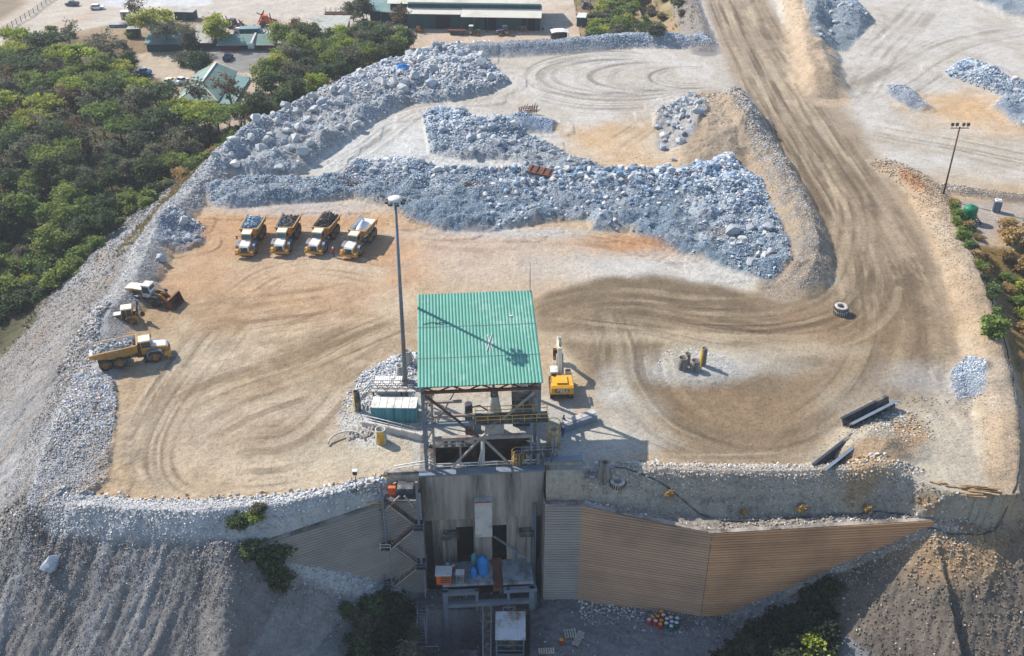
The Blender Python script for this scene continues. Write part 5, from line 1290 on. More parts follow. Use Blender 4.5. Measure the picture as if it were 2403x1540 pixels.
# ---- lamp pole on the right
gx, gy, gz = ground(2214, 456)
pl_ = empty('lamp_pole', (gx, gy, gz), 0, 'dark wooden pole with four floodlights on a crossarm above the green tank', 'lamp pole')
b = MB(); b.cyl((0, 0, -.3), (0, 0, 13.6), .19, .13, 8); b.build('pole', M['rust'], pl_)
b = MB(); b.bar((-1.7, 0, 13.3), (1.7, 0, 13.3), .14); b.build('crossarm', M['dark_steel'], pl_)
for x in (-1.45, -.6, .6, 1.45):
    b = MB(); b.bar((x, 0, 13.3), (x, 0, 13.8), .07); b.b2(x - .25, x + .25, -.2, .15, 13.75, 14.3); b.build('floodlight', M['dark_steel'], pl_)
# ---- green tank on its stand, grey toilet
gx, gy, gz = ground(2271, 520)
gt = tank(gx, gy, gz + .7, 1.25, 2.6, 'dark green plastic water tank on a low pipe stand by the right-hand road', mat('green_plastic', C_(24, 112, 78, .9), .5, var=.15, dirt=C_(110, 140, 120), dirt_amt=.1))
b = MB()
for y in np.linspace(-1.5, 1.5, 5): b.bar((-1.9, y, -.12), (1.9, y, -.12), .1)
for x in (-1.8, 1.8): b.bar((x, -1.6, -.25), (x, 1.6, -.25), .14)
for x in (-1.7, 1.7):
    for y in (-1.4, 1.4): b.bar((x, y, -.25), (x, y, -.9), .16)
b.build('stand', M['dark_steel'], gt)
gx, gy, gz = ground(2337, 497)
tl = empty('toilet_cabin', (gx, gy, gz), -.25, 'blue-grey portable toilet cabin with a white top near the green tank', 'cabin')
M['bluegrey'] = mat('blue_grey_panel', C_(70, 88, 116, .85), .6, var=.12)
b = MB(); b.b2(-.62, .62, -.6, .6, .05, 2.25); b.build('wall', M['bluegrey'], tl)
b = MB(); b.box((0, 0, 2.35), (1.3, 1.3, .22), top=(.8, .8, 0, 0)); b.build('roof', M['white'], tl)
b = MB(); b.b2(-.42, .42, -.64, -.6, .15, 2.1); b.build('door', M['steel'], tl)
b = MB(); b.b2(-.8, .8, -.8, .8, -.05, .05); b.build('base', M['pale_concrete'], tl)
# ---- steel troughs
def trough(a, b_, label):
    pa, pb = ground(*a), ground(*b_); L = math.hypot(pb[0] - pa[0], pb[1] - pa[1]); t = empty('steel_trough', (pa[0], pa[1], .05), math.atan2(pb[1] - pa[1], pb[0] - pa[0]), label, 'trough')
    m = MB(); m.prism([(-.85, 1.25), (-.85, 1.15), (-.5, .95), (-.55, .1), (.55, .1), (.9, 1.0), (1.15, 1.05), (1.15, 1.15), (.8, 1.12), (.45, .2), (-.42, .2), (-.4, 1.05)], 0, L, 'x'); m.build('channel', M['dark_steel'], t)
    for k in range(1, int(L / 1.2)):
        m = MB(); x = k * 1.2; m.box((x, -.66, .55), (.07, .18, .95)); m.box((x, .85, .6), (.07, .2, .85)); m.build('stiffener', M['dark_steel'], t)
    m = MB(); m.b2(0, L, -.95, -.5, 1.22, 1.28); m.build('flange', M['steel'], t)
trough((1985, 1004), (2092, 952), 'long dark steel trough, the upper of two beside the dirt heap')
trough((1922, 1103), (2018, 1020), 'long grey steel trough, the lower of two beside the dirt heap')
# ---- timber stack
gx, gy, gz = ground(2300, 1158); ts = empty('timber_stack', (gx, gy, gz), -.25, 'stack of weathered timber planks at the right front corner of the pad', 'timber')
rg = random.Random(3)
for k in range(16):
    m = MB(); a = rg.uniform(-.15, .25); m.box((rg.uniform(-1.0, 1.0), rg.uniform(-.9, .9), .12 + .16 * (k // 5)), (rg.uniform(1.8, 3.2), .26, .12), a); m.build('plank', M['wood'], ts)
gx, gy, gz = ground(2225, 1140); t2 = empty('timber_row', (gx, gy, gz), -.32, 'thin row of planks trailing left of the timber stack', 'timber')
for k in range(6):
    m = MB(); m.box((-1.6 + k * .9, rg.uniform(-.2, .2), .12), (1.2, .2, .12), rg.uniform(-.2, .2)); m.build('plank', M['wood'], t2)
# ---- hose following the edge
pts = []
for u, v in spline([(1440, 1155), (1560, 1175), (1700, 1208), (1850, 1206), (2000, 1200), (2080, 1196), (2180, 1212), (2260, 1212), (2330, 1196), (2375, 1160), (2388, 1100), (2386, 1000), (2376, 900), (2362, 820), (2330, 720), (2296, 650), (2262, 580), (2240, 530)], 5):
    zg = -3.4 if u < 2150 and v > 1150 else float(np.interp(u, [2150, 2300, 2370], [-3.4, -1.6, -.2])) if v > 1150 else 0.3; gx, gy = at(u, v, zg); pts.append((gx, gy, H1(gx, gy) + .12))
m = MB(); m.tube(pts, .1, 6); tag(m.build('water_hose', M['dark_steel']), 'long dark hose snaking along the right and front edge of the pad', 'hose')
# ---- rusty plate and scrap on the upper pad
gx, gy, gz = ground(1268, 412); rpz = empty('rusty_plate', (gx, gy, gz + .9), -.45, 'brown rusty steel plate lying on the middle boulder heap', 'steel plate')
b = MB(); b.box((0, 0, 0), (5.0, 2.2, .2)); b.box((0, -1.1, .2), (5.0, .15, .5)); b.build('plate', M['rust'], rpz)
b = MB()
for x in (-2, -.7, .7, 2): b.box((x, 0, .2), (.15, 2.1, .2))
b.build('rib', M['rust'], rpz); rpz.rotation_euler[0] = .35
gx, gy, gz = ground(1240, 268); rs = empty('rusty_screen', (gx, gy, gz), .2, 'tangle of rusty mesh scrap standing on the pale upper pad', 'scrap')
b = MB()
for k in range(9): b.bar((-2.2 + .5 * k, 0, 0), (-2.0 + .5 * k, .3, 1.7), .12)
for z in (.3, .8, 1.3, 1.7): b.bar((-2.3, .1, z), (2.2, .3, z), .1)
b.build('mesh_panel', M['rust'], rs)
b = MB()
for k in range(7): b.bar((-1.6 + .6 * k, 1.6, .1), (-.6 + .6 * k, 3.6, .6 + .2 * (k % 3)), .14)
b.build('loose_bars', M['rust'], rs)
# ================================================================ vehicles
M['yellow'] = mat('machine_yellow', C_(198, 138, 50, .85), .5, var=.15, scale=.8, dirt=C_(150, 116, 72, .9), dirt_amt=.3)
M['hood'] = mat('dusty_hood_white', C_(214, 216, 216, .85), .45, var=.1, scale=1, dirt=C_(178, 164, 142, .85), dirt_amt=.25)
M['cream'] = mat('cream_roof', C_(232, 214, 180, .85), .5, var=.08)
M['rim'] = mat('yellow_rim', C_(178, 120, 54, .8), .6, var=.2, dirt=C_(120, 96, 70), dirt_amt=.3)
M['rust_body'] = mat('tipper_body', C_(186, 138, 60, .8), .65, var=.25, scale=.8, dirt=C_(170, 146, 114, .8), dirt_amt=.42)
M['lamp'] = mat('lamp_glass', C_(240, 226, 180, .9), .2, var=.05)
M['inner'] = mat('worn_tipper_floor', C_(226, 224, 218, .85), .6, var=.15)
def wheel(par, x, y, r, wd, rim='rim', tyre_m='rubber'):
    """tyre with a rim as its sub-part"""
    m = MB(); hw = wd / 2
    m.lathe([(r * .55, -hw * .8), (r * .62, -hw), (r * .92, -hw * .95), (r, -hw * .6), (r, hw * .6), (r * .92, hw * .95), (r * .62, hw), (r * .55, hw * .8)], 20, (0, 0, 0), 'y')
    for k in range(16): a = k * PI / 8; m.bar((r * .99 * math.cos(a), -hw * .85, r * .99 * math.sin(a)), (r * .99 * math.cos(a + .12), hw * .85, r * .99 * math.sin(a + .12)), .1, .06)
    t = m.build('wheel', M[tyre_m], par, (x, y, r))
    m = MB(); s_ = 1 if y > 0 else -1
    m.lathe([(0, hw * .35 * s_), (r * .2, hw * .5 * s_), (r * .22, hw * .3 * s_), (r * .48, hw * .35 * s_), (r * .56, hw * .8 * s_), (r * .58, hw * .5 * s_), (r * .58, -hw * .5 * s_), (0, -hw * .5 * s_)], 16, (0, 0, 0), 'y'); m.build('rim', M[rim], t)
    return t
def shell(m, secs, th=.12):
    """open-topped tipper tub from cross-sections (x, z floor, half floor, z rim, half rim)"""
    def pts(s, i): x, zb, hb, zt, ht = s; return [(x, -ht + i, zt), (x, -hb + i, zb + i), (x, hb - i, zb + i), (x, ht - i, zt)]
    V = []; n = len(secs)
    for s in secs: V += pts(s, 0) + pts(s, th)
    F = []
    for k in range(n - 1):
        a, b_ = k * 8, (k + 1) * 8
        for j in range(3): F += [(a + j, b_ + j, b_ + j + 1, a + j + 1), (a + 4 + j, a + 5 + j, b_ + 5 + j, b_ + 4 + j)]
        for j in (0, 3): F.append((a + j, a + 4 + j, b_ + 4 + j, b_ + j))
    e = (n - 1) * 8
    for j in range(3): F.append((e + j, e + 4 + j, e + 5 + j, e + j + 1))
    F += [(0, 3, 2, 1), (4, 5, 6, 7)]
    return m.add(V, F)
TSEC = [(1.15, 1.95, 1.1, 3.45, 1.55), (-.6, 1.7, 1.25, 3.35, 1.66), (-3.4, 1.62, 1.3, 3.22, 1.72), (-5.5, 2.35, 1.35, 3.05, 1.74)]
def dump_truck(loc, rz, label, group):
    t = empty('dump_truck', loc, rz, label, 'dump truck', group)
    for x in (3.35, -1.55, -3.55):
        for y in (-1.3, 1.3): wheel(t, x, y, .93, .78)
    m = MB(); m.b2(1.3, 5.0, -.55, .55, .75, 1.35); m.b2(-4.6, 1.3, -.5, .5, .85, 1.35); m.b2(3.1, 3.6, -1.2, 1.2, .75, 1.05); m.b2(-1.8, -1.3, -1.2, 1.2, .75, 1.05); m.b2(-3.8, -3.3, -1.2, 1.2, .75, 1.05); m.build('chassis', M['dark_steel'], t)
    m = MB(); m.b2(.9, 1.8, -.75, .75, .8, 1.7); m.build('articulation_joint', M['rust'], t)
    m = MB(); m.prism([(3.2, 1.3), (5.35, 1.2), (5.35, 1.95), (5.1, 2.2), (3.2, 2.45)], -.78, .78); m.build('hood', M['hood'], t)
    for s_ in (-1, 1):
        m = MB(); m.prism([(3.25, 1.25), (5.45, 1.0), (5.45, 1.75), (5.05, 2.15), (3.25, 2.42)], .80 * s_, .95 * s_); m.build('hood_side', M['yellow'], t)
        m = MB(); m.prism([(2.2, 1.15), (2.35, 1.9), (2.8, 2.1), (3.9, 2.1), (4.4, 1.9), (4.6, 1.3), (4.45, 1.3), (4.25, 1.75), (3.8, 1.95), (2.85, 1.95), (2.5, 1.75), (2.35, 1.15)], .95 * s_, 1.68 * s_); m.build('fender', M['steel'], t)
        m = MB(); m.b2(4.7, 5.45, .95 * s_, 1.55 * s_, .85, 1.5); m.build('wing', M['yellow'], t)
        m = MB(); m.b2(5.45, 5.5, 1.08 * s_, 1.42 * s_, 1.1, 1.35); m.build('headlight', M['lamp'], t)
        m = MB(); m.bar((2.95, .9 * s_, 2.9), (3.15, 1.6 * s_, 2.95), .06); m.b2(3.08, 3.2, 1.45 * s_, 1.75 * s_, 2.5, 3.15); m.build('mirror', M['dark_steel'], t)
    m = MB(); m.b2(5.35, 5.42, -.6, .6, 1.2, 2.0)
    for k in range(5): m.b2(5.41, 5.44, -.55, .55, 1.28 + k * .14, 1.34 + k * .14)
    m.build('grille', M['dark_steel'], t)
    m = MB(); m.prism([(5.1, .6), (5.6, .65), (5.6, .98), (5.1, 1.1)], -1.6, 1.6); m.build('bumper', M['yellow'], t)
    m = MB(); m.prism([(1.55, 1.3), (3.2, 1.3), (3.2, 2.45), (2.95, 3.35), (1.55, 3.35)], -.85, .85); m.build('cab', M['yellow'], t)
    m = MB(); m.quad((3.22, -.74, 2.5), (3.22, .74, 2.5), (3.0, .70, 3.26), (3.0, -.70, 3.26))
    for s_ in (-.865, .865): m.quad((1.75, s_, 2.35), (3.1, s_, 2.35), (2.9, s_, 3.25), (1.75, s_, 3.25))
    m.build('windscreen', M['glass'], t)
    m = MB(); m.box((2.25, 0, 3.44), (1.75, 1.8, .18), top=(.9, .9, 0, 0)); m.build('cab_roof', M['cream'], t)
    m = MB(); m.cyl((1.4, -1.1, 1.4), (1.4, -1.1, 3.2), .11, n=8); m.cyl((1.4, 1.0, 1.2), (1.4, 1.0, 2.3), .24, n=10); m.build('exhaust', M['dark_steel'], t)
    m = MB(); m.b2(1.75, 3.0, -1.6, -.95, .7, 1.1); m.b2(1.8, 2.3, -1.65, -.95, .3, .36); m.build('step', M['dark_steel'], t)
    m = MB(); shell(m, TSEC); m.b2(1.1, 1.3, -1.6, 1.6, 3.35, 3.55)
    for x in (-.6, -2.0, -3.4, -4.8): z0, z1 = 1.75, 3.15; m.bar((x, -1.42, z0 + .1), (x, -1.75, z1), .14); m.bar((x, 1.42, z0 + .1), (x, 1.75, z1), .14)
    for s_ in (-1.72, 1.72): m.bar((1.1, s_ * .93, 3.4), (-5.5, s_ * 1.02, 3.02), .16)
    tub = m.build('tipper_body', M['rust_body'], t)
    m = MB(); V = []
    for x, zb, hb, zt, ht in TSEC: V += [(x - .13 if x > 1 else x, -ht + .16, zt), (x - .13 if x > 1 else x, -hb + .14, zb + .14), (x - .13 if x > 1 else x, hb - .14, zb + .14), (x - .13 if x > 1 else x, ht - .16, zt)]
    m.add(V, [(k * 4 + j, k * 4 + j + 1, k * 4 + j + 5, k * 4 + j + 4) for k in range(3) for j in range(3)]); m.build('lining', M['inner'], tub)
    return t
def rock_load(loc, rz, seed, peak, cols, label, x0=.6, x1=-4.9, n=190, smooth=False):
    rg = np.random.default_rng(seed); V = []; F = []; CC = []; off = 0
    def top(x, y): e = min(1, (x0 - x) / 1.3, (x - x1) / 1.2, (1.55 - abs(y)) / .9); return 2.85 + peak * max(0, e)
    if smooth:
        for i in range(13):
            for j in range(13):
                x = x1 + (x0 - x1) * i / 12; y = -1.45 + 2.9 * j / 12; V.append((x, y, 2.0 if i in (0, 12) or j in (0, 12) else 2.6 + peak * max(0, 1 - math.hypot((x - (x0 + x1) / 2) / 2.4, y / 1.35)) ** .9 - .4 * (abs(y) / 1.4) + rg.normal() * .03))
        F = [(i * 13 + j, i * 13 + j + 1, (i + 1) * 13 + j + 1, (i + 1) * 13 + j) for i in range(12) for j in range(12)]
        V = np.array(V); o = raw_mesh('gravel_load', V, np.array(F), M_STONE, np.tile(np.array([[*lin(cols[0], .8), 1]]), (len(V), 1)))
    else:
        for k in range(n):
            v, f = SSH[rg.integers(len(SSH))]; s = rg.uniform(.16, .42) * .9; x, y = rg.uniform(x1, x0), rg.uniform(-1.45, 1.45)
            V.append(v[:, [1, 0, 2]] * s + np.array([x, y, top(x, y) - .08 + rg.uniform(-.1, .08)])); F.append(f + off); off += len(v)
            c = np.array(lin(cols[rg.integers(len(cols))], .75)) * rg.uniform(.75, 1.15); CC.append(np.tile(np.append(c, 1), (len(v), 1)))
        gx_ = np.array([[x, y, top(x, y) - .22] for x in np.linspace(x1, x0, 10) for y in np.linspace(-1.5, 1.5, 8)]); q = [(i * 8 + j, i * 8 + j + 1, (i + 1) * 8 + j + 1, (i + 1) * 8 + j) for i in range(9) for j in range(7)]
        tri = [t for a, b_, c, d in q for t in ((a, b_, c), (a, c, d))]; F.append(np.array(tri) + off); V.append(gx_); CC.append(np.tile(np.array([[*lin(cols[0], .5), 1]]), (80, 1)))
        o = raw_mesh('rock_load', np.concatenate(V), np.concatenate(F), M_STONE, np.concatenate(CC), smooth=False)
    o.location = loc; o.rotation_euler = (0, 0, rz); return tag(o, label, 'load')
def nose(u, v, head, off=5.4, z=.7):
    x, y = at(u, v, z); return (x - off * math.cos(head), y - off * math.sin(head))
DOWN = -PI / 2
trucks = [((574, 598), DOWN - .02, 'leftmost yellow dump truck of the parked row, heaped with blue-grey stone'),
          ((656, 594), DOWN - .05, 'second yellow dump truck from the left in the row, loaded level with dark rock'),
          ((736, 594), DOWN - .17, 'third yellow dump truck in the row, with a tall dark heap in its tub'),
          ((818, 601), DOWN - .24, 'rightmost yellow dump truck of the row, holding a pale grey powder cone')]
lo = None; LT = []
for i, ((u, v), h_, lab) in enumerate(trucks):
    x, y = nose(u, v, h_)
    if i == 0: T0 = t = dump_truck((x, y, 0), h_, lab, 'yellow articulated dump trucks')
    else: t = copy_tree(T0, (x, y, 0), h_, lab)
    LT.append((x, y, h_))
bl = [(150, 176, 196), (190, 206, 214), (116, 140, 160)]; dk_ = [(96, 92, 88), (130, 122, 112), (70, 70, 72), (104, 112, 116)]
rock_load((*LT[0][:2], 0), LT[0][2], 1, .75, bl, 'blue-grey stone heaped in the tub of the leftmost truck of the row')
rock_load((*LT[1][:2], 0), LT[1][2], 2, .30, dk_, 'dark rock lying level in the tub of the second truck from the left')
rock_load((*LT[2][:2], 0), LT[2][2], 3, 1.35, dk_ + [(84, 92, 84), (118, 102, 80)], 'tall dark rock heap in the tub of the third truck')
rock_load((*LT[3][:2], 0), LT[3][2], 4, 1.5, [(206, 208, 214)], 'smooth pale grey powder cone in the tub of the rightmost truck', x1=-4.3, smooth=True)
fa, ra = at(363, 853, 0), at(256, 872, 0); h5 = math.atan2(fa[1] - ra[1], fa[0] - ra[0])
cx5 = (fa[0] + ra[0]) / 2 + .1 * math.cos(h5) - 1.7 * math.sin(h5); cy5 = (fa[1] + ra[1]) / 2 + .1 * math.sin(h5) + 1.7 * math.cos(h5)
copy_tree(T0, (cx5, cy5, .02), h5, 'yellow dump truck parked alone side-on at the left edge, loaded with pale rock')
rock_load((cx5, cy5, .02), h5, 6, .7, [(196, 196, 192), (166, 170, 174), (214, 206, 196), (140, 146, 152)], 'pale broken rock in the tub of the dump truck parked alone')

# ---- wheel loader
fa, ra = at(372.6, 721, 0), at(315, 712, 0); hL = math.atan2(fa[1] - ra[1], fa[0] - ra[0]) + .03
wl = empty('wheel_loader', ((fa[0] + ra[0]) / 2 - 1.1 * math.sin(hL), (fa[1] + ra[1]) / 2 + 1.1 * math.cos(hL), 0), hL, 'big yellow wheel loader with a white cab and lowered bucket at the left edge', 'wheel loader')
for x in (1.8, -1.8):
    for y in (-1.1, 1.1): wheel(wl, x, y, .88, .72, 'dark_steel')
m = MB(); m.prism([(-3.6, 1.3), (-.6, 1.2), (-.6, 2.55), (-2.2, 2.6), (-3.4, 2.45), (-3.7, 1.9)], -.95, .95); m.build('engine_cover', M['yellow'], wl)
m = MB(); m.b2(-2.2, -.62, -.97, .97, 1.7, 2.4); m.build('cooling_grille', M['dark_steel'], wl)
m = MB(); m.prism([(-3.5, 2.48), (-2.2, 2.62), (-.6, 2.57), (-.6, 2.68), (-2.2, 2.74), (-3.5, 2.58)], -.9, .9); m.build('cover_top', M['cream'], wl)
m = MB(); m.b2(-4.0, -3.3, -1.25, 1.25, .9, 1.55); m.b2(-3.5, -1.0, -1.4, 1.4, 1.55, 1.72); m.build('counterweight', M['hood'], wl)
m = MB(); m.b2(-2.8, 1.0, -.6, .6, .8, 1.4); m.b2(.6, 2.6, -.6, .6, .8, 1.7); m.build('frame', M['dark_steel'], wl)
m = MB(); m.prism([(-.55, 1.3), (.9, 1.3), (1.0, 2.2), (.75, 3.25), (-.5, 3.25)], -.8, .8); m.build('cab', M['hood'], wl)
m = MB(); m.quad((1.01, -.7, 2.1), (1.01, .7, 2.1), (.79, .7, 3.15), (.79, -.7, 3.15))
for s_ in (-.81, .81): m.quad((-.4, s_, 2.0), (.9, s_, 2.0), (.7, s_, 3.15), (-.4, s_, 3.15))
m.build('cab_glass', M['glass'], wl)
m = MB(); m.box((.15, 0, 3.34), (1.6, 1.8, .18), top=(.92, .92, 0, 0)); m.build('cab_roof', M['white'], wl)
for s_ in (-1, 1):
    m = MB(); m.prism([(.9, 1.7), (1.3, 2.0), (2.3, 2.0), (2.75, 1.65), (2.6, 1.55), (2.2, 1.85), (1.35, 1.85), (1.0, 1.55)], .8 * s_, 1.5 * s_); m.build('fender', M['dark_steel'], wl)
    m = MB(); m.prism([(1.2, 1.75), (1.5, 2.25), (2.6, 2.0), (3.9, .9), (3.75, .55), (2.5, 1.5)], .45 * s_, .7 * s_); m.build('lift_arm', M['yellow'], wl)
m = MB(); m.bar((1.3, 0, 2.0), (3.2, 0, 1.9), .3); m.bar((3.2, 0, 2.1), (3.9, 0, 1.0), .2); m.build('tilt_linkage', M['rust'], wl)
m = MB(); m.prism([(3.7, .1), (5.3, .05), (5.35, .12), (4.0, .35), (3.85, .8), (4.1, 1.35), (4.7, 1.75), (4.6, 1.85), (3.95, 1.5), (3.65, .85)], -1.55, 1.55)
m.prism([(3.75, .2), (5.2, .08), (4.65, 1.8), (4.0, 1.45), (3.7, .85)], -1.6, -1.5); m.prism([(3.75, .2), (5.2, .08), (4.65, 1.8), (4.0, 1.45), (3.7, .85)], 1.5, 1.6); m.build('bucket', M['rust'], wl)
# ---- backhoe loader
fa, ra = at(275, 767, 0), at(312, 764, 0); hB = math.atan2(fa[1] - ra[1], fa[0] - ra[0]) + .12
bh = empty('backhoe_loader', ((fa[0] + ra[0]) / 2 + .95 * math.sin(hB), (fa[1] + ra[1]) / 2 + 1.0, 0), hB, 'small yellow backhoe loader with a cream roof, between the wheel loader and the lone truck', 'backhoe loader')
for y in (-.95, .95): wheel(bh, -1.1, y, .72, .5); wheel(bh, 1.3, y, .48, .38)
m = MB(); m.b2(-1.6, 2.3, -.45, .45, .6, 1.1); m.build('frame', M['dark_steel'], bh)
m = MB(); m.prism([(.3, 1.0), (2.3, .95), (2.35, 1.45), (2.1, 1.7), (.3, 1.8)], -.55, .55); m.build('engine_cover', M['yellow'], bh)
m = MB(); m.prism([(.35, 1.81), (2.0, 1.72), (2.0, 1.78), (.35, 1.87)], -.5, .5); m.build('cover_top', M['white'], bh)
m = MB(); m.prism([(-1.5, 1.0), (.3, 1.0), (.35, 1.7), (.1, 2.65), (-1.3, 2.65)], -.72, .72); m.build('cab', M['glass'], bh)
m = MB()
for x, xt in ((.33, .1), (-1.45, -1.28), (-.5, -.5)):
    for s_ in (-.73, .73): m.bar((x, s_, 1.1), (xt, s_, 2.66), .1)
m.build('cab_pillar', M['yellow'], bh)
m = MB(); m.box((-.6, 0, 2.74), (1.75, 1.65, .18), top=(.88, .88, 0, 0)); m.build('cab_roof', M['cream'], bh)
for s_ in (-1, 1):
    m = MB(); m.prism([(-1.9, 1.1), (-1.75, 1.45), (-.5, 1.5), (-.2, 1.2), (-.35, 1.15), (-.6, 1.38), (-1.6, 1.35)], .7 * s_, 1.2 * s_); m.build('fender', M['yellow'], bh)
    m = MB(); m.prism([(.6, 1.55), (1.4, 1.6), (2.6, 1.2), (3.0, .6), (2.85, .5), (2.4, 1.0), (1.4, 1.4), (.6, 1.35)], .5 * s_, .62 * s_); m.build('lift_arm', M['dark_steel'], bh)
m = MB(); m.prism([(2.7, .1), (3.6, .05), (3.62, .1), (2.95, .25), (2.85, .6), (3.1, 1.0), (3.0, 1.08), (2.7, .7)], -1.1, 1.1); m.prism([(2.75, .12), (3.55, .07), (3.05, 1.02), (2.75, .65)], -1.12, -1.05); m.prism([(2.75, .12), (3.55, .07), (3.05, 1.02), (2.75, .65)], 1.05, 1.12); m.build('bucket', M['rust'], bh)
m = MB(); m.bar((-1.9, 0, .8), (-2.1, 0, 2.2), .3, .4); m.bar((-2.1, 0, 2.2), (-2.4, 0, 3.7), .24, .3); m.build('boom', M['dark_steel'], bh)
m = MB(); m.bar((-2.4, 0, 3.7), (-2.75, 0, 1.5), .2, .26); m.build('dipper', M['dusty_steel'], bh)
m = MB(); m.prism([(-2.6, 1.6), (-2.95, 1.5), (-3.1, 1.0), (-2.7, .75), (-2.4, 1.1)], -.3, .3); m.build('digging_bucket', M['rust'], bh)
m = MB()
for s_ in (-.95, .95): m.bar((-1.9, s_, 1.1), (-2.05, s_, .1), .18); m.b2(-2.3, -1.8, s_ - .2, s_ + .2, .02, .12)
m.b2(-2.0, -1.7, -1, 1, .7, 1.2); m.build('stabiliser', M['yellow'], bh)

# ---- excavator
gx, gy = at(1316, 922, 0)
ex = empty('excavator', (gx, gy + .6, 0), PI / 2 + .03, 'yellow excavator seen from behind on the right of the green roofed shelter', 'excavator')
M['exyel'] = mat('excavator_yellow', C_(222, 160, 40, .9), .5, var=.12, dirt=C_(160, 126, 74), dirt_amt=.2)
for s_ in (-1, 1):
    m = MB(); m.prism([(-2.1, .45), (-1.85, .1), (1.85, .1), (2.1, .45), (2.1, .7), (1.8, 1.0), (-1.8, 1.0), (-2.1, .7)], 1.0 * s_, 1.6 * s_)
    for k in range(13): x = -1.9 + k * .32; m.box((x, 1.3 * s_, 1.02), (.2, .62, .07)); m.box((x, 1.3 * s_, .08), (.2, .62, .07))
    m.build('track', M['rubber'], ex)
m = MB(); m.b2(-1.3, 1.3, -1.0, 1.0, .5, 1.0); m.cyl((0, 0, 1.0), (0, 0, 1.25), .7, n=14); m.build('undercarriage', M['dark_steel'], ex)
m = MB(); m.b2(-1.6, 1.6, -1.4, 1.4, 1.25, 1.6); m.build('turntable_deck', M['dark_steel'], ex)
m = MB(); m.prism([(-2.75, 1.3), (-2.3, 1.2), (-1.6, 1.2), (-1.6, 2.6), (-2.45, 2.6), (-2.8, 2.35)], -1.55, 1.55); m.build('counterweight', M['exyel'], ex)
m = MB(); m.b2(-1.6, .0, -1.45, 1.45, 1.6, 2.62); m.b2(-2.2, -.4, -.75, .75, 2.6, 2.85); m.build('engine_cover', M['exyel'], ex)
m = MB(); m.b2(-.1, 1.9, -1.5, -.75, 1.6, 2.3); m.build('tool_box', M['dark_steel'], ex)
m = MB(); m.prism([(0, 1.6), (1.75, 1.6), (1.8, 2.3), (1.45, 3.1), (0, 3.1)], .5, 1.45); m.build('cab', M['glass'], ex)
m = MB(); m.b2(-.05, 1.5, .45, 1.5, 3.1, 3.2); m.b2(-.06, .0, .48, 1.47, 1.6, 3.1); m.build('cab_roof', M['white'], ex)
m = MB(); m.b2(-.09, -.06, .6, 1.35, 2.3, 2.95); m.build('rear_window', M['glass'], ex)
m = MB(); m.prism([(1.0, 1.8), (1.5, 1.6), (3.6, 4.3), (5.6, 4.9), (5.5, 5.3), (3.3, 4.95)], -.3, .3); m.build('boom', M['cream'], ex)
m = MB(); m.prism([(5.2, 5.5), (5.8, 5.3), (7.3, 2.4), (7.0, 2.2), (5.3, 4.6)], -.22, .22); m.build('stick', M['cream'], ex)
m = MB(); m.prism([(7.2, 2.4), (7.6, 2.0), (7.7, 1.2), (7.0, .7), (6.2, .9), (6.9, 1.2), (7.1, 1.7), (6.9, 2.2)], -.65, .65); m.build('bucket', M['rust'], ex)
m = MB()
for s_ in (-.4, .4): m.cyl((1.6, s_, 1.7), (3.5, s_, 3.9), .11, n=8)
m.cyl((3.6, 0, 5.1), (5.3, 0, 5.55), .11, n=8); m.cyl((5.6, 0, 5.0), (7.0, 0, 2.6), .09, n=8); m.build('hydraulic_ram', M['steel'], ex)
m = MB(); m.b2(-1.9, .2, -1.5, -1.47, 2.65, 3.1); m.b2(-1.9, .2, 1.45, 1.48, 2.65, 2.68); m.build('grab_rail', M['dark_steel'], ex)
fc = bpy.data.curves.new('lettering', 'FONT'); fc.body = 'BELL'; fc.size = .82; fc.extrude = .015; fc.offset = .03; fc.align_x = 'CENTER'; fc.align_y = 'CENTER'; fc.shear = .25
tmp = bpy.data.objects.new('tmp', fc); COL.objects.link(tmp); dg = bpy.context.evaluated_depsgraph_get(); me = bpy.data.meshes.new_from_object(tmp.evaluated_get(dg)); bpy.data.objects.remove(tmp)
me.materials.clear(); me.materials.append(M['white']); lt = bpy.data.objects.new('lettering', me); COL.objects.link(lt); lt.parent = ex
lt.location = (-2.80, 0, 1.9); lt.rotation_euler = (R(90) - .06, 0, R(-90)); lt.scale = (1.0, .8, 1)
m = MB(); m.b2(-2.792, -2.77, -.95, .95, 1.6, 2.2); m.build('name_plate', M['dark_steel'], ex)

# ---- cars and pickups
def car(loc, rz, paint, label, kind='car', roof=None):
    t = empty('parked_car' if kind == 'car' else 'pickup', loc, rz, label, 'car' if kind == 'car' else 'pickup')
    body = [(-2.2, .35), (2.1, .35), (2.2, .7), (2.0, .9), (.9, 1.0), (-2.15, 1.0), (-2.25, .7)]
    m = MB(); m.prism(body, -.85, .85); m.build('body', M[paint], t)
    if kind == 'car': cabp = [(1.0, 1.0), (.4, 1.5), (-1.5, 1.5), (-2.0, 1.0)]
    else: cabp = [(1.0, 1.0), (.5, 1.62), (-.6, 1.62), (-.75, 1.0)]
    m = MB(); m.prism(cabp, -.76, .76); m.build('cab', M['glass'], t)
    xs_ = [p[0] for p in cabp[1:3]]; zt = cabp[1][1]
    m = MB(); m.b2(xs_[1] - .05, xs_[0] + .05, -.74, .74, zt, zt + .06); m.build('roof', M[roof or paint], t)
    if kind != 'car':
        m = MB(); m.b2(-2.25, -.8, -.88, -.78, 1.0, 1.25); m.b2(-2.25, -.8, .78, .88, 1.0, 1.25); m.b2(-2.28, -2.2, -.85, .85, 1.0, 1.25); m.build('load_bed', M[paint], t)
    for x in (1.35, -1.35):
        for y in (-.8, .8): wheel(t, x, y, .36, .26, 'steel')
    return t
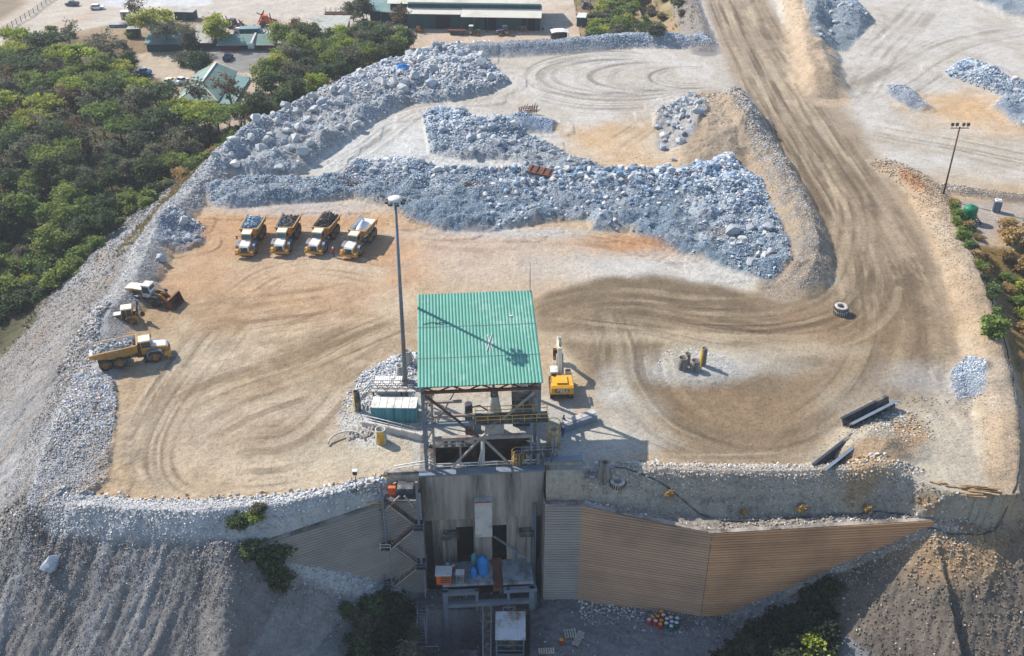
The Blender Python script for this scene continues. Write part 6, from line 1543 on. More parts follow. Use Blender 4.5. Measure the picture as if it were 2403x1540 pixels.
M['car_white'] = mat('white_car', C_(230, 230, 228, .85), .35, var=.05, spec=.5); M['car_blue'] = mat('blue_car', C_(80, 150, 190, .85), .35, var=.05, spec=.5); M['car_dark'] = mat('dark_teal_car', C_(48, 74, 84, .9), .35, var=.1, spec=.5); M['car_navy'] = mat('navy_car', C_(36, 50, 74, .9), .35, var=.1, spec=.5)
def yard(u, v): x, y, z = ground(u, v, -8); return (x, y, z + .02)
car(yard(170, 14), R(170), 'car_dark', 'dark teal pickup at the far left top by the pale slab', 'pickup')
car(yard(229, 22), R(8), 'car_white', 'white car parked on the track right of the dark teal pickup')
car(yard(338, 174), R(155), 'car_blue', 'pale blue pickup at the edge of the trees on the sandy yard', 'pickup', 'car_white')
car(yard(427, 196), R(60), 'car_white', 'white pickup parked at the left eave of the green hipped roof house', 'pickup')
car(yard(400, 196), R(80), 'cream', 'cream car between the trees and the white pickup')
car(yard(488, 268), R(5), 'car_white', 'white car half hidden among the trees in front of the green hipped house')
car(yard(536, 140), R(85), 'car_navy', 'dark blue pickup parked in front of the red shed', 'pickup')
# ---- yard machines
def tractor(loc, rz, c, label, cabroof='white'):
    t = empty('tractor', loc, rz, label, 'tractor')
    for y in (-.8, .8): wheel(t, -.8, y, .8, .45, 'yellow_steel'); wheel(t, 1.4, y, .5, .32, 'yellow_steel')
    m = MB(); m.prism([(-.1, .7), (2.1, .7), (2.15, 1.35), (1.9, 1.5), (-.1, 1.6)], -.38, .38); m.build('bonnet', M[c], t)
    m = MB(); m.prism([(-1.3, 1.0), (.0, 1.0), (.1, 1.6), (-.1, 2.5), (-1.2, 2.5)], -.62, .62); m.build('cab', M['glass'], t)
    m = MB(); m.box((-.65, 0, 2.58), (1.4, 1.45, .16), top=(.9, .9, 0, 0)); m.build('cab_roof', M[cabroof], t)
    for s_ in (-1, 1):
        m = MB(); m.prism([(-1.6, 1.0), (-1.3, 1.6), (-.4, 1.65), (0, 1.2), (-.1, 1.15), (-.5, 1.52), (-1.25, 1.48), (-1.5, 1.0)], .55 * s_, 1.0 * s_); m.build('fender', M[c], t)
    m = MB(); m.cyl((.6, .25, 1.5), (.6, .25, 2.4), .05, n=6); m.b2(-1.5, 1.6, -.3, .3, .5, .75); m.build('exhaust', M['dark_steel'], t); return t
M['tr_green'] = mat('tractor_green', C_(52, 96, 70, .9), .5, var=.15, dirt=C_(140, 130, 110), dirt_amt=.25); M['purple'] = mat('faded_purple', C_(104, 78, 112, .9), .6, var=.2)
tractor(yard(1111, 81), R(-5), 'tr_green', 'green tractor with a white cab roof towing a flat trailer in the far yard')
tractor(yard(1181, 82), R(200), 'purple', 'small purple-grey tractor without a trailer in the far yard', 'dark_steel')
def trailer(loc, rz, label, stakes=False, L=5.2):
    t = empty('trailer', loc, rz, label, 'trailer')
    m = MB(); m.b2(-L / 2, L / 2, -1.1, 1.1, .95, 1.1); m.build('bed', M['rust'], t)
    m = MB(); m.b2(-L / 2, L / 2, -1.12, -1.05, 1.1, 1.35); m.b2(-L / 2, L / 2, 1.05, 1.12, 1.1, 1.35); m.build('side_board', M['rust'], t)
    for x in (-1.6, 1.5):
        for y in (-.9, .9): wheel(t, x, y, .42, .28, 'steel')
    m = MB(); m.bar((L / 2, 0, .8), (L / 2 + 1.5, 0, .6), .14); m.b2(-L / 2, L / 2, -.4, .4, .7, .95); m.build('drawbar', M['dark_steel'], t)
    if stakes:
        for k in range(6):
            x = -L / 2 + .3 + k * (L - .6) / 5
            m = MB(); m.bar((x, -1.05, 1.1), (x, -1.05, 2.8), .1); m.bar((x, 1.05, 1.1), (x, 1.05, 2.8), .1); m.build('stake', M['wood'], t)
    return t
trailer(yard(1072, 80), R(-3), 'flat rusty trailer standing behind the green tractor')
tl2 = trailer(yard(795, 40), R(2), 'long flat trailer with upright stakes on the far sandy ground', True, 8.5)
def yard_machine(loc, rz, label, top, junk=False):
    t = empty('site_truck', loc, rz, label, 'truck')
    for x in (1.7, -1.3):
        for y in (-.95, .95): wheel(t, x, y, .55, .4, 'steel')
    m = MB(); m.b2(-2.4, 2.6, -.6, .6, .6, .95); m.build('chassis', M['dark_steel'], t)
    m = MB(); m.prism([(1.0, .9), (2.7, .9), (2.7, 1.8), (2.3, 2.5), (1.0, 2.5)], -1.05, 1.05); m.build('cab', M[top], t)
    m = MB(); m.quad((2.72, -.9, 1.75), (2.72, .9, 1.75), (2.33, .9, 2.4), (2.33, -.9, 2.4)); m.build('windscreen', M['glass'], t)
    m = MB(); m.box((-.8, 0, 1.6), (3.1, 2.0, 1.4), top=(.92, .85, 0, 0)); m.build('tank_body', M[top], t)
    m = MB(); m.b2(-1.8, .2, -.35, .35, 2.3, 2.6); m.b2(2.72, 2.76, -1, 1, .7, 1.2); m.build('fittings', M['dark_steel' if junk else 'dusty_steel'], t); return t
yard_machine(yard(1077, 122), R(-88), 'dusty white site truck, leftmost of the three behind the far rubble windrow', 'hood', True)
yard_machine(yard(1116, 120), R(-92), 'pale site truck, middle one of the three behind the far rubble windrow', 'white')
yard_machine(yard(1143, 119), R(-86), 'cream site truck, rightmost of the three behind the far rubble windrow', 'cream')
# ---- people
def person(u, v, z, rz, top, legs, hat, label, pose=0.0):
    gx, gy, gz = ground(u, v, z); t = empty('person', (gx, gy, gz), rz, label, 'person')
    J = {'pelvis': (0, 0, .92, .15), 'chest': (0, .02, 1.25, .17), 'neck': (0, .02, 1.48, .07), 'head0': (0, .04, 1.60, .095), 'head1': (0, .04, 1.72, .085)}
    E = [('pelvis', 'chest'), ('chest', 'neck'), ('neck', 'head0'), ('head0', 'head1')]
    for s_, n_ in ((-1, 'l'), (1, 'r')):
        J['hip' + n_] = (.1 * s_, 0, .86, .10); J['knee' + n_] = (.12 * s_, .04 + .06 * s_ * pose, .48, .07); J['ankle' + n_] = (.12 * s_, .10 * s_ * pose, .09, .05); J['toe' + n_] = (.13 * s_, .17 + .10 * s_ * pose, .05, .045)
        J['sh' + n_] = (.21 * s_, .02, 1.40, .075); J['el' + n_] = (.29 * s_, .0 + .08 * pose, 1.12, .05); J['wr' + n_] = (.28 * s_, .14 + .1 * pose, .90, .038); J['hand' + n_] = (.27 * s_, .20 + .1 * pose, .82, .042)
        E += [('pelvis', 'hip' + n_), ('hip' + n_, 'knee' + n_), ('knee' + n_, 'ankle' + n_), ('ankle' + n_, 'toe' + n_), ('chest', 'sh' + n_), ('sh' + n_, 'el' + n_), ('el' + n_, 'wr' + n_), ('wr' + n_, 'hand' + n_)]
    names_ = list(J); me = bpy.data.meshes.new('body'); me.from_pydata([J[k][:3] for k in names_], [(names_.index(a), names_.index(b_)) for a, b_ in E], [])
    o = bpy.data.objects.new('body', me); COL.objects.link(o)
    bmx = bmesh.new(); bmx.from_mesh(me); L = bmx.verts.layers.skin.verify()
    for vv, k in zip(bmx.verts, names_): vv[L].radius = (J[k][3],) * 2; vv[L].use_root = k == 'pelvis'
    bmx.to_mesh(me); bmx.free()
    o.modifiers.new('skin', 'SKIN'); sb_ = o.modifiers.new('sub', 'SUBSURF'); sb_.levels = sb_.render_levels = 1
    dg = bpy.context.evaluated_depsgraph_get(); full = bpy.data.meshes.new_from_object(o.evaluated_get(dg)); bpy.data.objects.remove(o)
    full.materials.clear()
    for k in (top, legs, 'skin', 'rubber'): full.materials.append(M[k])
    for p in full.polygons:
        c = p.center; p.use_smooth = True
        p.material_index = 2 if c.z > 1.47 or (c.z < .93 and c.z > .76 and abs(c.x) > .22) else (3 if c.z < .12 else (1 if c.z < .93 else 0))
    o = bpy.data.objects.new('body', full); COL.objects.link(o); o.parent = t
    if hat:
        m = MB(); m.lathe([(.16, 1.70), (.145, 1.72), (.13, 1.80), (.08, 1.86), (0, 1.88)], 14, (0, .04, 0)); m.prism([(-.1, 1.70), (.1, 1.70), (.1, 1.72), (-.1, 1.72)], .16, .27, 'y'); m.build('helmet', M[hat], t)
    else:
        m = MB(); m.lathe([(.105, 1.66), (.11, 1.74), (.08, 1.81), (0, 1.83)], 12, (0, .03, 0)); m.build('hair', M['black'], t)
    return t
M['skin'] = mat('skin', C_(112, 76, 58, .9), .6, var=.1); M['overall'] = mat('blue_overall', C_(34, 62, 130, .9), .8, var=.12); M['darkcloth'] = mat('dark_cloth', C_(50, 46, 60, .9), .85, var=.15); M['redcloth'] = mat('red_cloth', C_(176, 40, 48, .9), .8, var=.15)
person(1321, 1026, 0, .5, 'overall', 'overall', 'white', 'person in blue overalls and a white helmet standing at the concrete block', .6)
person(1323, 999, 0, 2.0, 'darkcloth', 'darkcloth', None, 'person in dark clothes behind the concrete block by the excavator', .5)
person(783, 602, 0, -2.8, 'redcloth', 'darkcloth', 'white', 'person in a red top and white helmet between the third and fourth trucks', .4)
person(1273, 77, -7, 0, 'darkcloth', 'darkcloth', None, 'person in dark clothes standing at the right corner of the green workshop', .3)
# ================================================================ far yard buildings
M['green_wall'] = mat('dark_green_sheet_wall', C_(34, 74, 70, .9), .7, var=.2, scale=.5, dirt=C_(24, 52, 54), dirt_amt=.35, streak=True)
M['pale_roof'] = mat('pale_roofing', C_(214, 208, 190, .8), .6, var=.08, scale=.3, dirt=C_(188, 178, 156, .8), dirt_amt=.25)
M['teal_roof'] = mat('teal_roofing', C_(112, 148, 144, .75), .6, var=.15, scale=.3, dirt=C_(150, 160, 148, .75), dirt_amt=.3)
M['grey_roof'] = mat('grey_roofing', C_(178, 176, 166, .75), .7, var=.15, scale=.5, dirt=C_(130, 124, 112, .8), dirt_amt=.3)
M['house_roof'] = mat('green_tin_roof', C_(104, 136, 126, .75), .6, var=.12, scale=.35, dirt=C_(140, 152, 136, .75), dirt_amt=.25)
M['dark_shed'] = mat('dark_green_boards', C_(40, 62, 60, .9), .8, var=.2)
M['maroon'] = mat('maroon_wall', C_(120, 36, 48, .9), .75, var=.15)
YZ = -7.2
def gable(m, x0, x1, y0, y1, ze, zr, over=.4, ridge='x', th=.12):
    if ridge == 'x':
        ym = (y0 + y1) / 2; m.sheet((x0 - over, y0 - over, ze), (x1 + over, y0 - over, ze), (x1 + over, ym, zr), (x0 - over, ym, zr), th); m.sheet((x0 - over, ym, zr), (x1 + over, ym, zr), (x1 + over, y1 + over, ze), (x0 - over, y1 + over, ze), th)
    else:
        xm = (x0 + x1) / 2; m.sheet((x0 - over, y0 - over, ze), (xm, y0 - over, zr), (xm, y1 + over, zr), (x0 - over, y1 + over, ze), th); m.sheet((xm, y0 - over, zr), (x1 + over, y0 - over, ze), (x1 + over, y1 + over, ze), (xm, y1 + over, zr), th)
    return m
# workshop with two lean-to roofs
wsx = empty('workshop', (-11.5, 314, YZ), R(-3), 'long dark green workshop with pale sheet roofs at the top of the yard', 'workshop')
m = MB(); m.b2(-20, 20, 2, 18, 0, 7.2); m.b2(-20, -4, .05, 2, 0, 5.0); m.b2(-4, 20, -.6, 2, 0, 5.0); m.build('wall', M['green_wall'], wsx)
m = MB(); gable(m, -26, 20, 3.2, 22, 6.9, 10.2); m.build('roof', M['pale_roof'], wsx)
m = MB(); m.sheet((-20.4, -1.0, 5.0), (-3.8, -1.0, 5.0), (-3.8, 3.4, 6.4), (-20.4, 3.4, 6.4), .15); m.build('lean_to_roof', M['pale_roof'], wsx)
m = MB(); m.sheet((-3.7, -2.4, 4.7), (20.4, -2.4, 4.7), (20.4, 3.4, 6.5), (-3.7, 3.4, 6.5), .15); m.build('lean_to_roof', M['pale_roof'], wsx)
m = MB(); m.b2(-26, -20, 6, 18, 0, 6.9); m.build('annex_wall', M['green_wall'], wsx)
for x, w_, y in ((-11.5, 4.4, -.05), (3.2, 3.6, -.7), (14.5, 4, -.7)):
    m = MB(); m.b2(x, x + w_, y, y + .1, 0, 4.2); m.build('doorway', M['black'], wsx)  # black slab on the wall, painted as the unlit interior
for x in np.linspace(-3.5, 20, 7):
    m = MB(); m.bar((x, -2.2, 0), (x, -2.2, 4.6), .16); m.build('post', M['dark_steel'], wsx)
an = empty('green_annex', (-40, 322, YZ), R(-8), 'teal roofed open shed at the left end of the long green workshop', 'shed')
m = MB(); m.b2(-4, 4.6, 1, 8, 0, 4.2); m.build('wall', M['green_wall'], an)
m = MB(); m.sheet((-5, -1.2, 3.9), (5.2, -1.6, 3.6), (5.2, 9, 6.2), (-5, 9, 6.0), .12); m.build('roof', M['teal_roof'], an)
for x in (-4.5, 0, 4.8):
    m = MB(); m.bar((x, -1, 0), (x, -1, 3.8), .16); m.build('post', M['dark_steel'], an)
gx, gy = at(765, 78, -4); gs = empty('grey_roof_shed', (gx, gy, YZ), 0, 'plain shed with a pale grey sheet roof behind the upper tree clump', 'shed')
m = MB(); m.b2(-5, 5, .3, 14, 0, 3.0); m.build('wall', M['grey_roof'], gs)
m = MB(); m.sheet((-5.4, 0, 3.1), (5.4, 0, 3.1), (5.4, 14.4, 4.2), (-5.4, 14.4, 4.2), .12); m.build('roof', M['grey_roof'], gs)
# hipped roof house
hh = empty('hipped_house', (-78.6, 260, -8.6), R(0), 'green tin hipped-roof house with a white ridge, between the two tree clumps', 'house')
m = MB(); m.b2(-4.6, 4.8, -9.6, 11.4, 0, 3.0); m.build('wall', M['wood'], hh)
e, rz_ = 2.9, 5.6
m = MB(); A, B_, C2, D2 = (-5.4, -10.4, e), (5.4, -10.4, e), (5.4, 12.2, e), (-5.4, 12.2, e); r0, r1 = (0, -4.5, rz_), (0, 11.5, rz_)
m.sheet(A, r0, r1, D2, .12); m.sheet(r0, B_, C2, r1, .12); m.add([A, B_, r0], [(0, 1, 2)]); m.add([C2, D2, r1], [(0, 1, 2)]); m.build('roof', M['house_roof'], hh)
m = MB(); m.bar((0, -4.6, rz_ + .05), (0, 11.6, rz_ + .05), .6, .12); m.build('ridge_cap', M['white'], hh)
m = MB(); m.bar((-5.3, -10.3, e + .06), (0, -4.5, rz_ + .06), .3, .1); m.bar((5.3, -10.3, e + .06), (0, -4.5, rz_ + .06), .3, .1); m.build('hip_cap', M['pale_roof'], hh)
m = MB(); m.sheet((5.2, -10.8, 2.6), (9.2, -10.8, 2.2), (9.2, 10, 2.2), (5.2, 10, 2.8), .1); m.build('veranda_roof', M['teal_roof'], hh)
for x, w_ in ((-3.5, 1.2), (-.6, 1.0), (2.2, 1.4)):
    m = MB(); m.b2(x, x + w_, -9.66, -9.6, .9, 2.2); f = m.build('window', M['white'], hh); m = MB(); m.b2(x + .1, x + w_ - .1, -9.69, -9.66, 1.0, 2.1); m.build('pane', M['glass'], f)
for y in np.linspace(-10, 9, 5):
    m = MB(); m.bar((9, y, 0), (9, y, 2.2), .14); m.build('veranda_post', M['wood'], hh)
# dark shed and red shed
ds = empty('dark_shed', (-94.5, 294, -8), R(2), 'long dark green shed with a weathered roof behind the grey trees', 'shed')
m = MB(); m.b2(-9.5, 9, 0, 8, 0, 3.1); m.build('wall', M['dark_shed'], ds)
m = MB(); m.sheet((-10.2, -.5, 3.1), (3, -.5, 3.1), (3, 8.3, 4.6), (-10.2, 8.3, 4.6), .12); m.build('roof', M['teal_roof'], ds)
m = MB(); m.sheet((3.1, -.6, 3.3), (9.4, -.6, 3.3), (10.0, 9.5, 5.6), (3.1, 9.5, 5.6), .12); m.build('roof', M['grey_roof'], ds)
rs_ = empty('red_shed', (-75.5, 293.5, -8), R(1), 'open-fronted red shed with a green roof and a white board under the gable', 'shed')
for xa, xb in ((-7.6, -2), (4.2, 8)):
    m = MB(); m.b2(xa, xb, 0, .2, 0, 2.8); m.build('red_wall', M['maroon'], rs_)
m = MB(); m.b2(-7.6, 8, 3.6, 3.8, 0, 3.4); m.b2(-7.6, -7.4, .2, 3.6, 0, 3); m.b2(7.8, 8, .2, 3.6, 0, 3); m.b2(-2, 4.2, 2.6, 2.7, 0, 3); m.build('back_wall', M['dark_shed'], rs_)
m = MB(); m.sheet((-8.2, -.8, 2.9), (8.4, -.8, 2.9), (8.4, 3.8, 4.8), (-8.2, 3.8, 4.8), .12); m.sheet((-8.2, 3.8, 4.8), (8.4, 3.8, 4.8), (8.4, 7.6, 3.2), (-8.2, 7.6, 3.2), .12); m.build('roof', M['house_roof'], rs_)
m = MB(); m.bar((1.6, -1.0, 3.5), (2.2, 4.0, 5.0), .5, .2); m.build('gable_ridge', M['white'], rs_)
m = MB(); m.b2(.6, 2.4, -.95, -.88, 2.0, 3.3); m.build('board', M['white'], rs_)
m = MB(); m.b2(.4, 4.4, -.2, .2, .7, .85); m.b2(.5, .6, -.2, .2, 0, .7); m.b2(4.2, 4.3, -.2, .2, 0, .7); m.build('bench', M['white'], rs_)
def box_store(u, v, rz, d, c, roof, label, z=-8, cat='container'):
    gx, gy, gz = ground(u, v, z); t = empty('storage_container', (gx, gy, gz), rz, label, cat)
    m = MB(); m.b2(-d[0] / 2, d[0] / 2, -d[1] / 2, d[1] / 2, .1, d[2])
    for k in np.arange(-d[0] / 2 + .2, d[0] / 2, .5): m.b2(k, k + .18, -d[1] / 2 - .04, -d[1] / 2, .2, d[2] - .1)
    m.build('body', M[c], t); m = MB(); m.b2(-d[0] / 2 - .1, d[0] / 2 + .1, -d[1] / 2 - .15, d[1] / 2 + .1, d[2], d[2] + .12); m.build('roof', M[roof], t)
    m = MB(); m.b2(-.5, .5, -d[1] / 2 - .07, -d[1] / 2 - .03, .1, min(2.1, d[2] - .2)); m.build('door', M['dark_steel'], t); return t
M['navy_sheet'] = mat('navy_sheet', C_(52, 86, 112, .9), .7, var=.2)
box_store(588, 88, R(4), (5.5, 2.6, 2.8), 'navy_sheet', 'teal_roof', 'blue storage container behind the red shed')
box_store(1365, 58, R(80), (5, 2.6, 2.8), 'green_wall', 'white', 'dark green container with a white roof at the foot of the grassy hill', -6)
box_store(297, 45, 0, (2.6, 2.2, 2.4), 'pale_concrete', 'white', 'small pale kiosk beside the far track', -8, 'hut')
box_store(317, 88, .1, (3.4, 2.6, 2.8), 'dark_shed', 'grey_roof', 'dark little store shed between the far track and the flat-topped tree', -8, 'hut')
box_store(438, 45, -.1, (6, 3.5, 2.6), 'dark_shed', 'grey_roof', 'low grey-roofed store right behind the big flat-topped tree', -8, 'hut')
gx, gy, gz = ground(1313, 98, -6); oh = empty('open_shelter', (gx, gy, gz), R(5), 'little open shelter with a pale curved roof next to the yellow scrap machine', 'shelter')
m = MB(); m.prism([(-2.6, 3.0), (-1.2, 3.3), (1.2, 3.3), (2.6, 2.9), (2.6, 3.0), (1.2, 3.42), (-1.2, 3.42), (-2.6, 3.12)], -1.8, 1.8); m.build('roof', M['white'], oh)
for x in (-2.4, 2.4):
    for y in (-1.6, 1.6):
        m = MB(); m.bar((x, y, -.2), (x, y, 3.0), .12); m.build('post', M['dark_steel'], oh)
m = MB(); m.b2(-2.3, 2.3, 1.2, 1.5, 0, 2.9); m.build('back_wall', M['dark_steel'], oh)
def scrap(u, v, z, cols, label, seed, s=1.0, nme='scrap_machine', cat='scrap'):
    rg = random.Random(seed); gx, gy, gz = ground(u, v, z); t = empty(nme, (gx, gy, gz), rg.uniform(-.4, .4), label, cat)
    m = MB(); m.b2(-2 * s, 2 * s, -.9 * s, .9 * s, .5 * s, .9 * s); m.box((-.6 * s, 0, 1.5 * s), (1.8 * s, 1.5 * s, 1.3 * s), top=(.7, .8, 0, 0)); m.build('body', M[cols[0]], t)
    for xa, ra_ in ((-1.2, .6), (1.3, .5)):
        m = MB(); m.cyl((xa * s, -1 * s, ra_ * s), (xa * s, 1 * s, ra_ * s), ra_ * s, n=12); m.build('wheel_pair', M['rubber'], t)
    m = MB()
    for k in range(6): m.bar((rg.uniform(-2, 2) * s, rg.uniform(-.8, .8) * s, .9 * s), (rg.uniform(-2.4, 2.4) * s, rg.uniform(-1, 1) * s, rg.uniform(1.4, 3) * s), .16 * s)
    m.build('arm', M[cols[1]], t); return t
scrap(1340, 108, -6, ('yellow', 'rust'), 'yellow scrap machine parked right of the little open shelter', 1, .9)
scrap(630, 60, -8, ('orange', 'rust'), 'rusty orange machine at the head of the far scrap row', 2, 1.5)
scrap(612, 84, -8, ('white', 'blue'), 'pale scrap machine with blue pieces behind the red shed', 3, 1.1)
scrap(553, 66, -8, ('dark_steel', 'purple'), 'dark conical scrap pile of machine parts beyond the round tree', 4, 1.3)
scrap(565, 82, -8, ('white', 'dusty_steel'), 'pale scrap machine just left of the blue container', 5, 1.0)
scrap(695, 62, -8, ('rust', 'dusty_steel'), 'brown scrap machine left of the plain grey roof', 6, 1.0)
scrap(860, 62, -7, ('dark_steel', 'rust'), 'dark old machine under the teal annex roof', 7, 1.0)
scrap(1225, 72, -7, ('dark_steel', 'dusty_steel'), 'grey machine standing against the right half of the workshop wall', 8, .8)
scrap(985, 75, -7, ('yellow', 'dark_steel'), 'small yellow machine at the left end of the workshop wall', 9, .8)
scrap(1378, 20, -6, ('purple', 'dark_steel'), 'purple-grey scrap machine above the dark green container', 10, 1.0)
gx, gy, gz = ground(945, 172, -6); tp = empty('blue_tarpaulin', (gx, gy, gz + .3), .3, 'crumpled bright blue tarpaulin over junk at the top of the tree clump', 'tarpaulin')
m = MB(); V = []; rg = random.Random(4)
for i in range(7):
    for j in range(6): V.append((-2 + i * .65, -1.3 + j * .5, .2 + (1.0 * math.sin(i * .55) * math.sin(j * .62)) + rg.uniform(0, .35)))
m.add(V, [(i * 6 + j, i * 6 + j + 1, (i + 1) * 6 + j + 1, (i + 1) * 6 + j) for i in range(6) for j in range(5)]); m.build('sheet', M['blue'], tp)
m = MB(); m.bar((1.5, -1, .2), (3.2, 1.6, 1.0), .25); m.build('plank', M['wood'], tp)
gx, gy, gz = ground(1052, 132, -6); rf = empty('steel_section', (gx, gy, gz), .02, 'long dark steel box section lying left of the three site trucks', 'steel section')
m = MB(); m.b2(-3, 3, -.7, .7, .05, .9); m.b2(-3.05, 3.05, -.8, .8, .9, 1.0); m.build('section', M['dark_steel'], rf)
m = MB(); m.b2(-3, 3, -.72, -.69, .55, .7); m.build('stripe', M['white'], rf)
gx, gy, gz = ground(1270 - 60, 118, -6); lb = empty('lumber', ground(1540 * .0 + 1545 * .0 + 1262, 118, -6), .5, 'scattered planks beside the far rubble windrow below the open shelter', 'timber')
for k in range(9):
    m = MB(); m.box((-2.5 + k * .7, rg.uniform(-.6, .6), .1), (2.4, .22, .12), rg.uniform(-.3, .4)); m.build('plank', M['wood'], lb)
# far fence along the track
fn = empty('fence', (0, 0, 0), 0, 'dark wire fence line crossing the far left corner beside the sandy track', 'fence')
fp = [ground(u, v, -8) for u, v in ((-60, 118), (0, 82), (40, 58), (80, 32), (118, 4), (150, -20))]
for (a, b_) in zip(fp[:-1], fp[1:]):
    m = MB()
    for h in (.4, .8, 1.2, 1.6): m.bar((a[0], a[1], a[2] + h), (b_[0], b_[1], b_[2] + h), .07)
    m.build('wire', M['dark_steel'], fn)
    for k in range(4):
        t = k / 4; m = MB(); q = [a[i] + (b_[i] - a[i]) * t for i in range(3)]; m.bar((q[0], q[1], q[2] - .2), (q[0], q[1], q[2] + 1.8), .16); m.build('post', M['wood'], fn)
# heaps and stacks of pipes in the left yard
pk = empty('pipe_stack', ground(290, 62, -8), .1, 'stack of grey pipes lying on the brown plot behind the sparse trees', 'pipes')
for k in range(9):
    m = MB(); m.cyl((-4, (k % 5) * .55 - 1, .3 + .45 * (k // 5)), (4, (k % 5) * .55 - 1, .3 + .45 * (k // 5)), .24, n=8); m.build('pipe', M['steel'], pk)
# ================================================================ trees, shrubs, grass
def leaf_mat(name, c, c2):
    m, nt, b = new_mat(name); oi = N(nt, 'ShaderNodeObjectInfo'); at_ = N(nt, 'ShaderNodeAttribute', attribute_name='Col')
    mx = N(nt, 'ShaderNodeMixRGB'); mx.inputs[1].default_value = (*c, 1); mx.inputs[2].default_value = (*c2, 1); nt.links.new(oi.outputs['Random'], mx.inputs[0])
    ml = N(nt, 'ShaderNodeMixRGB', blend_type='MULTIPLY'); ml.inputs[0].default_value = 1; nt.links.new(mx.outputs[0], ml.inputs[1]); nt.links.new(at_.outputs['Color'], ml.inputs[2])
    nt.links.new(ml.outputs[0], b.inputs['Base Color']); b.inputs['Roughness'].default_value = .7; b.inputs['Specular IOR Level'].default_value = .15
    tr = N(nt, 'ShaderNodeBsdfTranslucent'); nt.links.new(ml.outputs[0], tr.inputs[0]); ms = N(nt, 'ShaderNodeMixShader'); ms.inputs[0].default_value = .38
    nt.links.new(b.outputs[0], ms.inputs[1]); nt.links.new(tr.outputs[0], ms.inputs[2]); nt.links.new(ms.outputs[0], nt.nodes['Material Output'].inputs[0]); return m
LM = {'dark': leaf_mat('dark_foliage', (.066, .100, .044), (.100, .130, .056)), 'green': leaf_mat('green_foliage', (.14, .205, .05), (.21, .25, .06)),
      'yellow': leaf_mat('yellow_green_foliage', (.27, .33, .045), (.35, .34, .065)), 'grey': leaf_mat('grey_green_foliage', (.13, .135, .085), (.17, .16, .105)),
      'brown': leaf_mat('dry_foliage', (.14, .095, .050), (.18, .13, .070)), 'dim': leaf_mat('shade_foliage', (.028, .044, .024), (.045, .062, .032)), 'gold': leaf_mat('dry_grass', (.34, .22, .085), (.42, .29, .13))}  # dim: darker leaf copy with the pit's shade put into its colour
M['bark'] = mat('bark', C_(122, 108, 92, .8), .9, var=.25, scale=3)
def crown_mesh(seed, kind):
    rg = np.random.default_rng(seed); V = []; CC = []
    if kind == 'flat': nc, rx, rz, z0 = 34, 4.6, 1.3, 5.6
    elif kind == 'round': nc, rx, rz, z0 = 40, 3.4, 2.6, 4.6
    elif kind == 'sparse': nc, rx, rz, z0 = 22, 3.0, 2.6, 4.8
    elif kind == 'tall': nc, rx, rz, z0 = 44, 2.9, 3.4, 4.9
    else: nc, rx, rz, z0 = 26, 1.8, 1.2, 1.1
    base = []
    while len(base) < nc:
        p = rg.normal(size=3); p /= np.linalg.norm(p); r = rg.random() ** .4
        p = p * r * np.array([rx, rx * .85, rz])
        if kind == 'flat' and p[2] < -rz * .35: p[2] *= .3
        if kind == 'bush' and p[2] < -.9: p[2] = -.9
        base.append(p)
    lobe = rg.uniform(.75, 1.2, 7)
    for p in base:
        a = math.atan2(p[1], p[0]); k = lobe[int((a + PI) / (2 * PI) * 6.99)]; p = p * np.array([k, k, 1])
        n = int({'flat': 75, 'round': 75, 'sparse': 34, 'tall': 62}.get(kind, 54) * rg.uniform(.7, 1.3)); cr = {'bush': .62}.get(kind, 1.05) * rg.uniform(.7, 1.25); tint = rg.uniform(.62, 1.3)
        q = rg.normal(size=(n, 3)) * np.array([.55, .55, .34]) * cr + p + np.array([0, 0, z0])
        s = rg.uniform(.13, .30, (n, 1)) * (.8 if kind == 'bush' else 1)
        u = rg.normal(size=(n, 3)); u[:, 2] *= .5; u /= np.linalg.norm(u, axis=1)[:, None]; v = np.cross(u, rg.normal(size=(n, 3)) * np.array([.7, .7, .4]) + np.array([0, 0, .9])); v /= np.linalg.norm(v, axis=1)[:, None] + 1e-6
        quad = np.stack([q - u * s - v * s * .6, q + u * s - v * s * .6, q + u * s * .8 + v * s * .6, q - u * s * .8 + v * s * .6], 1); V.append(quad.reshape(-1, 3))
        c = tint * rg.uniform(.8, 1.2, (n, 1)); CC.append(np.repeat(np.concatenate([c, c, c * .95, np.ones((n, 1))], 1), 4, 0))
    V = np.concatenate(V); o = raw_mesh('crown', V, np.arange(len(V)).reshape(-1, 4), LM['dark'], np.concatenate(CC), smooth=False); me = o.data; bpy.data.objects.remove(o)
    return me, np.array(base) + np.array([0, 0, z0])
def trunk_mesh(seed, kind, base):
    rg = random.Random(seed); m = MB(); h = {'flat': 4.6, 'round': 3.2, 'sparse': 3.4, 'tall': 3.0}.get(kind, .5); r = {'bush': .06}.get(kind, .20)
    pts = [(0, 0, -.4), (rg.uniform(-.15, .15), rg.uniform(-.15, .15), h * .5), (rg.uniform(-.3, .3), rg.uniform(-.3, .3), h)]
    m.cyl(pts[0], pts[1], r * 1.25, r, 7, False); m.cyl(pts[1], pts[2], r, r * .75, 7, False)
    ks = list(range(len(base))); rg.shuffle(ks)
    for k in ks[:{'flat': 12, 'sparse': 14}.get(kind, 8)]:
        b = base[k]; md = tuple(pts[2][i] * .45 + b[i] * .55 + (0.35 if i == 2 else rg.uniform(-.3, .3)) * (.4 if kind == 'bush' else 1) for i in range(3))
        m.cyl(pts[2], md, r * .5, r * .28, 5, False); m.cyl(md, tuple(b), r * .28, r * .08, 5, False)
    o = m.build('trunk', M['bark']); me = o.data; bpy.data.objects.remove(o); return me
TK = {}
